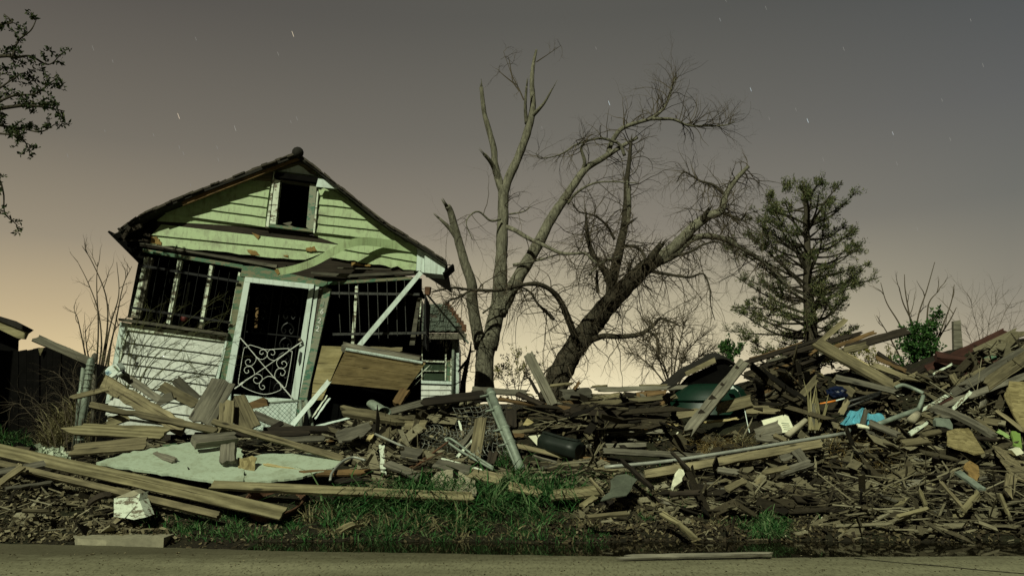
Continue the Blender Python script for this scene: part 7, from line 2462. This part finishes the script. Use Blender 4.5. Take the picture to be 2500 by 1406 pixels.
scatter_chips('leaf_litter', 'litter', [(-60, 1130, 430, 1322, 3600, 0.03, 0.13, 0.03), (1400, 1130, 2560, 1300, 3800, 0.02, 0.10, 0.04), (850, 1110, 1450, 1230, 1500, 0.03, 0.12, 0.05), (1640, 1060, 2100, 1150, 1300, 0.03, 0.12, 0.05),
                                        (2050, 1000, 2520, 1180, 1500, 0.03, 0.13, 0.08), (420, 1200, 760, 1320, 700, 0.02, 0.08, 0.02), (780, 1000, 1250, 1120, 900, 0.03, 0.12, 0.08), (170, 1020, 600, 1180, 700, 0.03, 0.12, 0.06)], 21)
scatter_chips('wet_litter', 'wetleaf', [(-60, 1270, 2560, 1340, 5200, 0.02, 0.09, 0.015), (1300, 1150, 2560, 1320, 4200, 0.03, 0.12, 0.04), (1200, 960, 1700, 1100, 800, 0.04, 0.16, 0.1), (1820, 870, 2500, 1000, 900, 0.04, 0.18, 0.15), (-60, 1060, 600, 1180, 900, 0.04, 0.12, 0.04)], 22)
scatter_chips('pale_fragments', 'pale', [(1640, 1090, 1790, 1150, 150, 0.012, 0.05, 0.03), (1860, 1030, 2100, 1110, 90, 0.02, 0.09, 0.06), (2050, 950, 2500, 1100, 200, 0.02, 0.10, 0.1), (1400, 1050, 1700, 1180, 110, 0.012, 0.06, 0.04),
                                         (1900, 1150, 2500, 1320, 170, 0.015, 0.07, 0.03), (780, 1000, 1200, 1150, 60, 0.02, 0.08, 0.05), (600, 1280, 1900, 1335, 60, 0.008, 0.025, 0.01), (0, 1200, 420, 1310, 40, 0.01, 0.04, 0.02)], 23)

# ------------------------------------------------------------------ grass
def blades(mb, zones, seed):
    rng = random.Random(seed)
    for poly, cnt, h0, h1, lean in zones:
        xs = [p[0] for p in poly]
        ys = [p[1] for p in poly]
        k = 0
        while k < cnt:
            if rng.random() < 0.06 or k == 0:
                cx_, cy_ = rng.uniform(min(xs), max(xs)), rng.uniform(min(ys), max(ys))
                cl_ = rng.uniform(0.7, 1.3)
            x, y = cx_ + rng.gauss(0, 11), cy_ + rng.gauss(0, 4)
            ox = max(-1, min(1, (x - cx_) / 14))
            inside = False
            for i in range(len(poly)):
                (ax, ay), (bx, by) = poly[i], poly[(i + 1) % len(poly)]
                if (ay > y) != (by > y) and x < (bx - ax) * (y - ay) / (by - ay) + ax:
                    inside = not inside
            if not inside:
                if rng.random() < 0.3:
                    cx_, cy_ = rng.uniform(min(xs), max(xs)), rng.uniform(min(ys), max(ys))
                continue
            if mnoise.noise(Vector((x * 0.02, y * 0.05, seed))) < rng.uniform(-0.5, 0.25):
                k += 0.3
                continue
            k += 1
            p = hit(x, y, 0)
            h = rng.uniform(h0, h1) * (0.75 + 0.5 * (mnoise.noise(Vector((x * 0.03, y * 0.08, 5))) + 0.5))
            h *= cl_
            d = Vector((rng.gauss(0, 0.4) + ox * 0.5, rng.gauss(-0.35, 0.4), 1)).normalized()
            w = rng.uniform(0.0045, 0.012) * (0.7 + h)
            side = Vector((rng.gauss(0, 1), rng.gauss(0, 0.5), 0)).normalized() * w
            bend = Vector((rng.gauss(0.05, 0.4) + ox * 0.6, rng.gauss(-0.45, 0.4), 0)) * lean
            vs = [p - side, p + side]
            q = p.copy()
            for s in range(4):
                d = (d + bend * 0.35 * (s + 1) * 0.5 - Vector((0, 0, lean * 0.18 * s))).normalized()
                q = q + d * h / 4
                ww = (1 - (s + 1) / 4.3)
                vs += [q - side * ww, q + side * ww]
            mb.add(vs, [(2 * i, 2 * i + 1, 2 * i + 3, 2 * i + 2) for i in range(4)])
mb = MB()
blades(mb, [([(720, 1250), (790, 1222), (900, 1215), (1020, 1205), (1120, 1192), (1200, 1180), (1290, 1190), (1370, 1208), (1420, 1240), (1410, 1270), (1300, 1300), (1100, 1318), (900, 1316), (760, 1290)], 2300, 0.12, 0.36, 1.0),
            ([(760, 1222), (1000, 1205), (1200, 1185), (1400, 1215), (1390, 1250), (1200, 1275), (900, 1268)], 1500, 0.30, 0.62, 1.3),
            ([(360, 1262), (560, 1245), (720, 1255), (760, 1320), (480, 1318), (330, 1298)], 1900, 0.04, 0.13, 0.6),
            ([(430, 1300), (1500, 1296), (1480, 1330), (430, 1326)], 1100, 0.04, 0.14, 0.6),
            ([(1500, 1200), (2050, 1180), (2100, 1285), (1560, 1295)], 900, 0.04, 0.12, 0.7), ([(2050, 1120), (2480, 1190), (2480, 1290), (2080, 1285)], 450, 0.04, 0.12, 0.7), ([(1320, 1140), (1660, 1140), (1660, 1200), (1330, 1190)], 350, 0.04, 0.13, 0.7),
            ([(2360, 1244), (2520, 1238), (2520, 1262), (2380, 1262)], 420, 0.04, 0.10, 0.8),
            ([(-60, 1060), (60, 1064), (90, 1092), (-60, 1096)], 500, 0.08, 0.22, 0.7),
            ([(1205, 1118), (1250, 1112), (1262, 1146), (1214, 1148)], 140, 0.08, 0.22, 0.5),
            ([(300, 1236), (360, 1236), (370, 1266), (320, 1270)], 120, 0.04, 0.12, 0.6)], 5)
tag(mb.build('verge_grass', M['grass']), kind='stuff')
mb = MB()
blades(mb, [([(1800, 1290), (1830, 1268), (1890, 1264), (1922, 1290), (1905, 1318), (1830, 1318)], 900, 0.12, 0.26, 1.3)], 8)
tag(mb.build('grass_tuft', M['grass'], None, hit(1862, 1310)), 'round drooping green grass tuft at the water edge below the right heap', 'grass tuft')
mb = MB()
blades(mb, [([(110, 1030), (210, 1000), (235, 1080), (150, 1110), (90, 1090)], 700, 0.2, 0.55, 0.9), ([(1690, 1075), (1850, 1072), (1850, 1100), (1690, 1104)], 350, 0.08, 0.25, 1.4),
            ([(1070, 1020), (1130, 1020), (1140, 1080), (1080, 1080)], 90, 0.1, 0.3, 1.0), ([(720, 1230), (1420, 1200), (1480, 1320), (760, 1322)], 800, 0.08, 0.34, 1.3), ([(1500, 1170), (2450, 1170), (2450, 1290), (1500, 1290)], 700, 0.05, 0.16, 1.2), ([(1900, 1110), (2200, 1110), (2250, 1230), (1950, 1240)], 260, 0.06, 0.2, 1.2)], 9)
tag(mb.build('dead_grass', M['drygrass']), kind='stuff')
# brown fibres spilling down the heap
mb = MB()
rng = random.Random(14)
for k in range(1500):
    u = rng.random()
    px = rng.gauss(2140, 48) if u < 0.75 else rng.gauss(1760, 45)
    py = (rng.gauss(1095, 24) if u < 0.75 else rng.gauss(1090, 7))
    p = hit(px, py, rng.uniform(0.01, 0.12))
    d = Vector((rng.gauss(0.15, 0.6), -0.5, rng.gauss(-0.3, 0.5))).normalized()
    pts = [p]
    L = rng.uniform(0.08, 0.34)
    for s in range(4):
        d = (d + rvec(rng) * 0.45 + Vector((0, 0, -0.1))).normalized()
        pts.append(pts[-1] + d * L / 4)
    mb.tube(pts, [0.003, 0.003, 0.0025, 0.002, 0.001], 3, cap=False)
tag(mb.build('fibre_tangle', M['fibre']), kind='stuff')
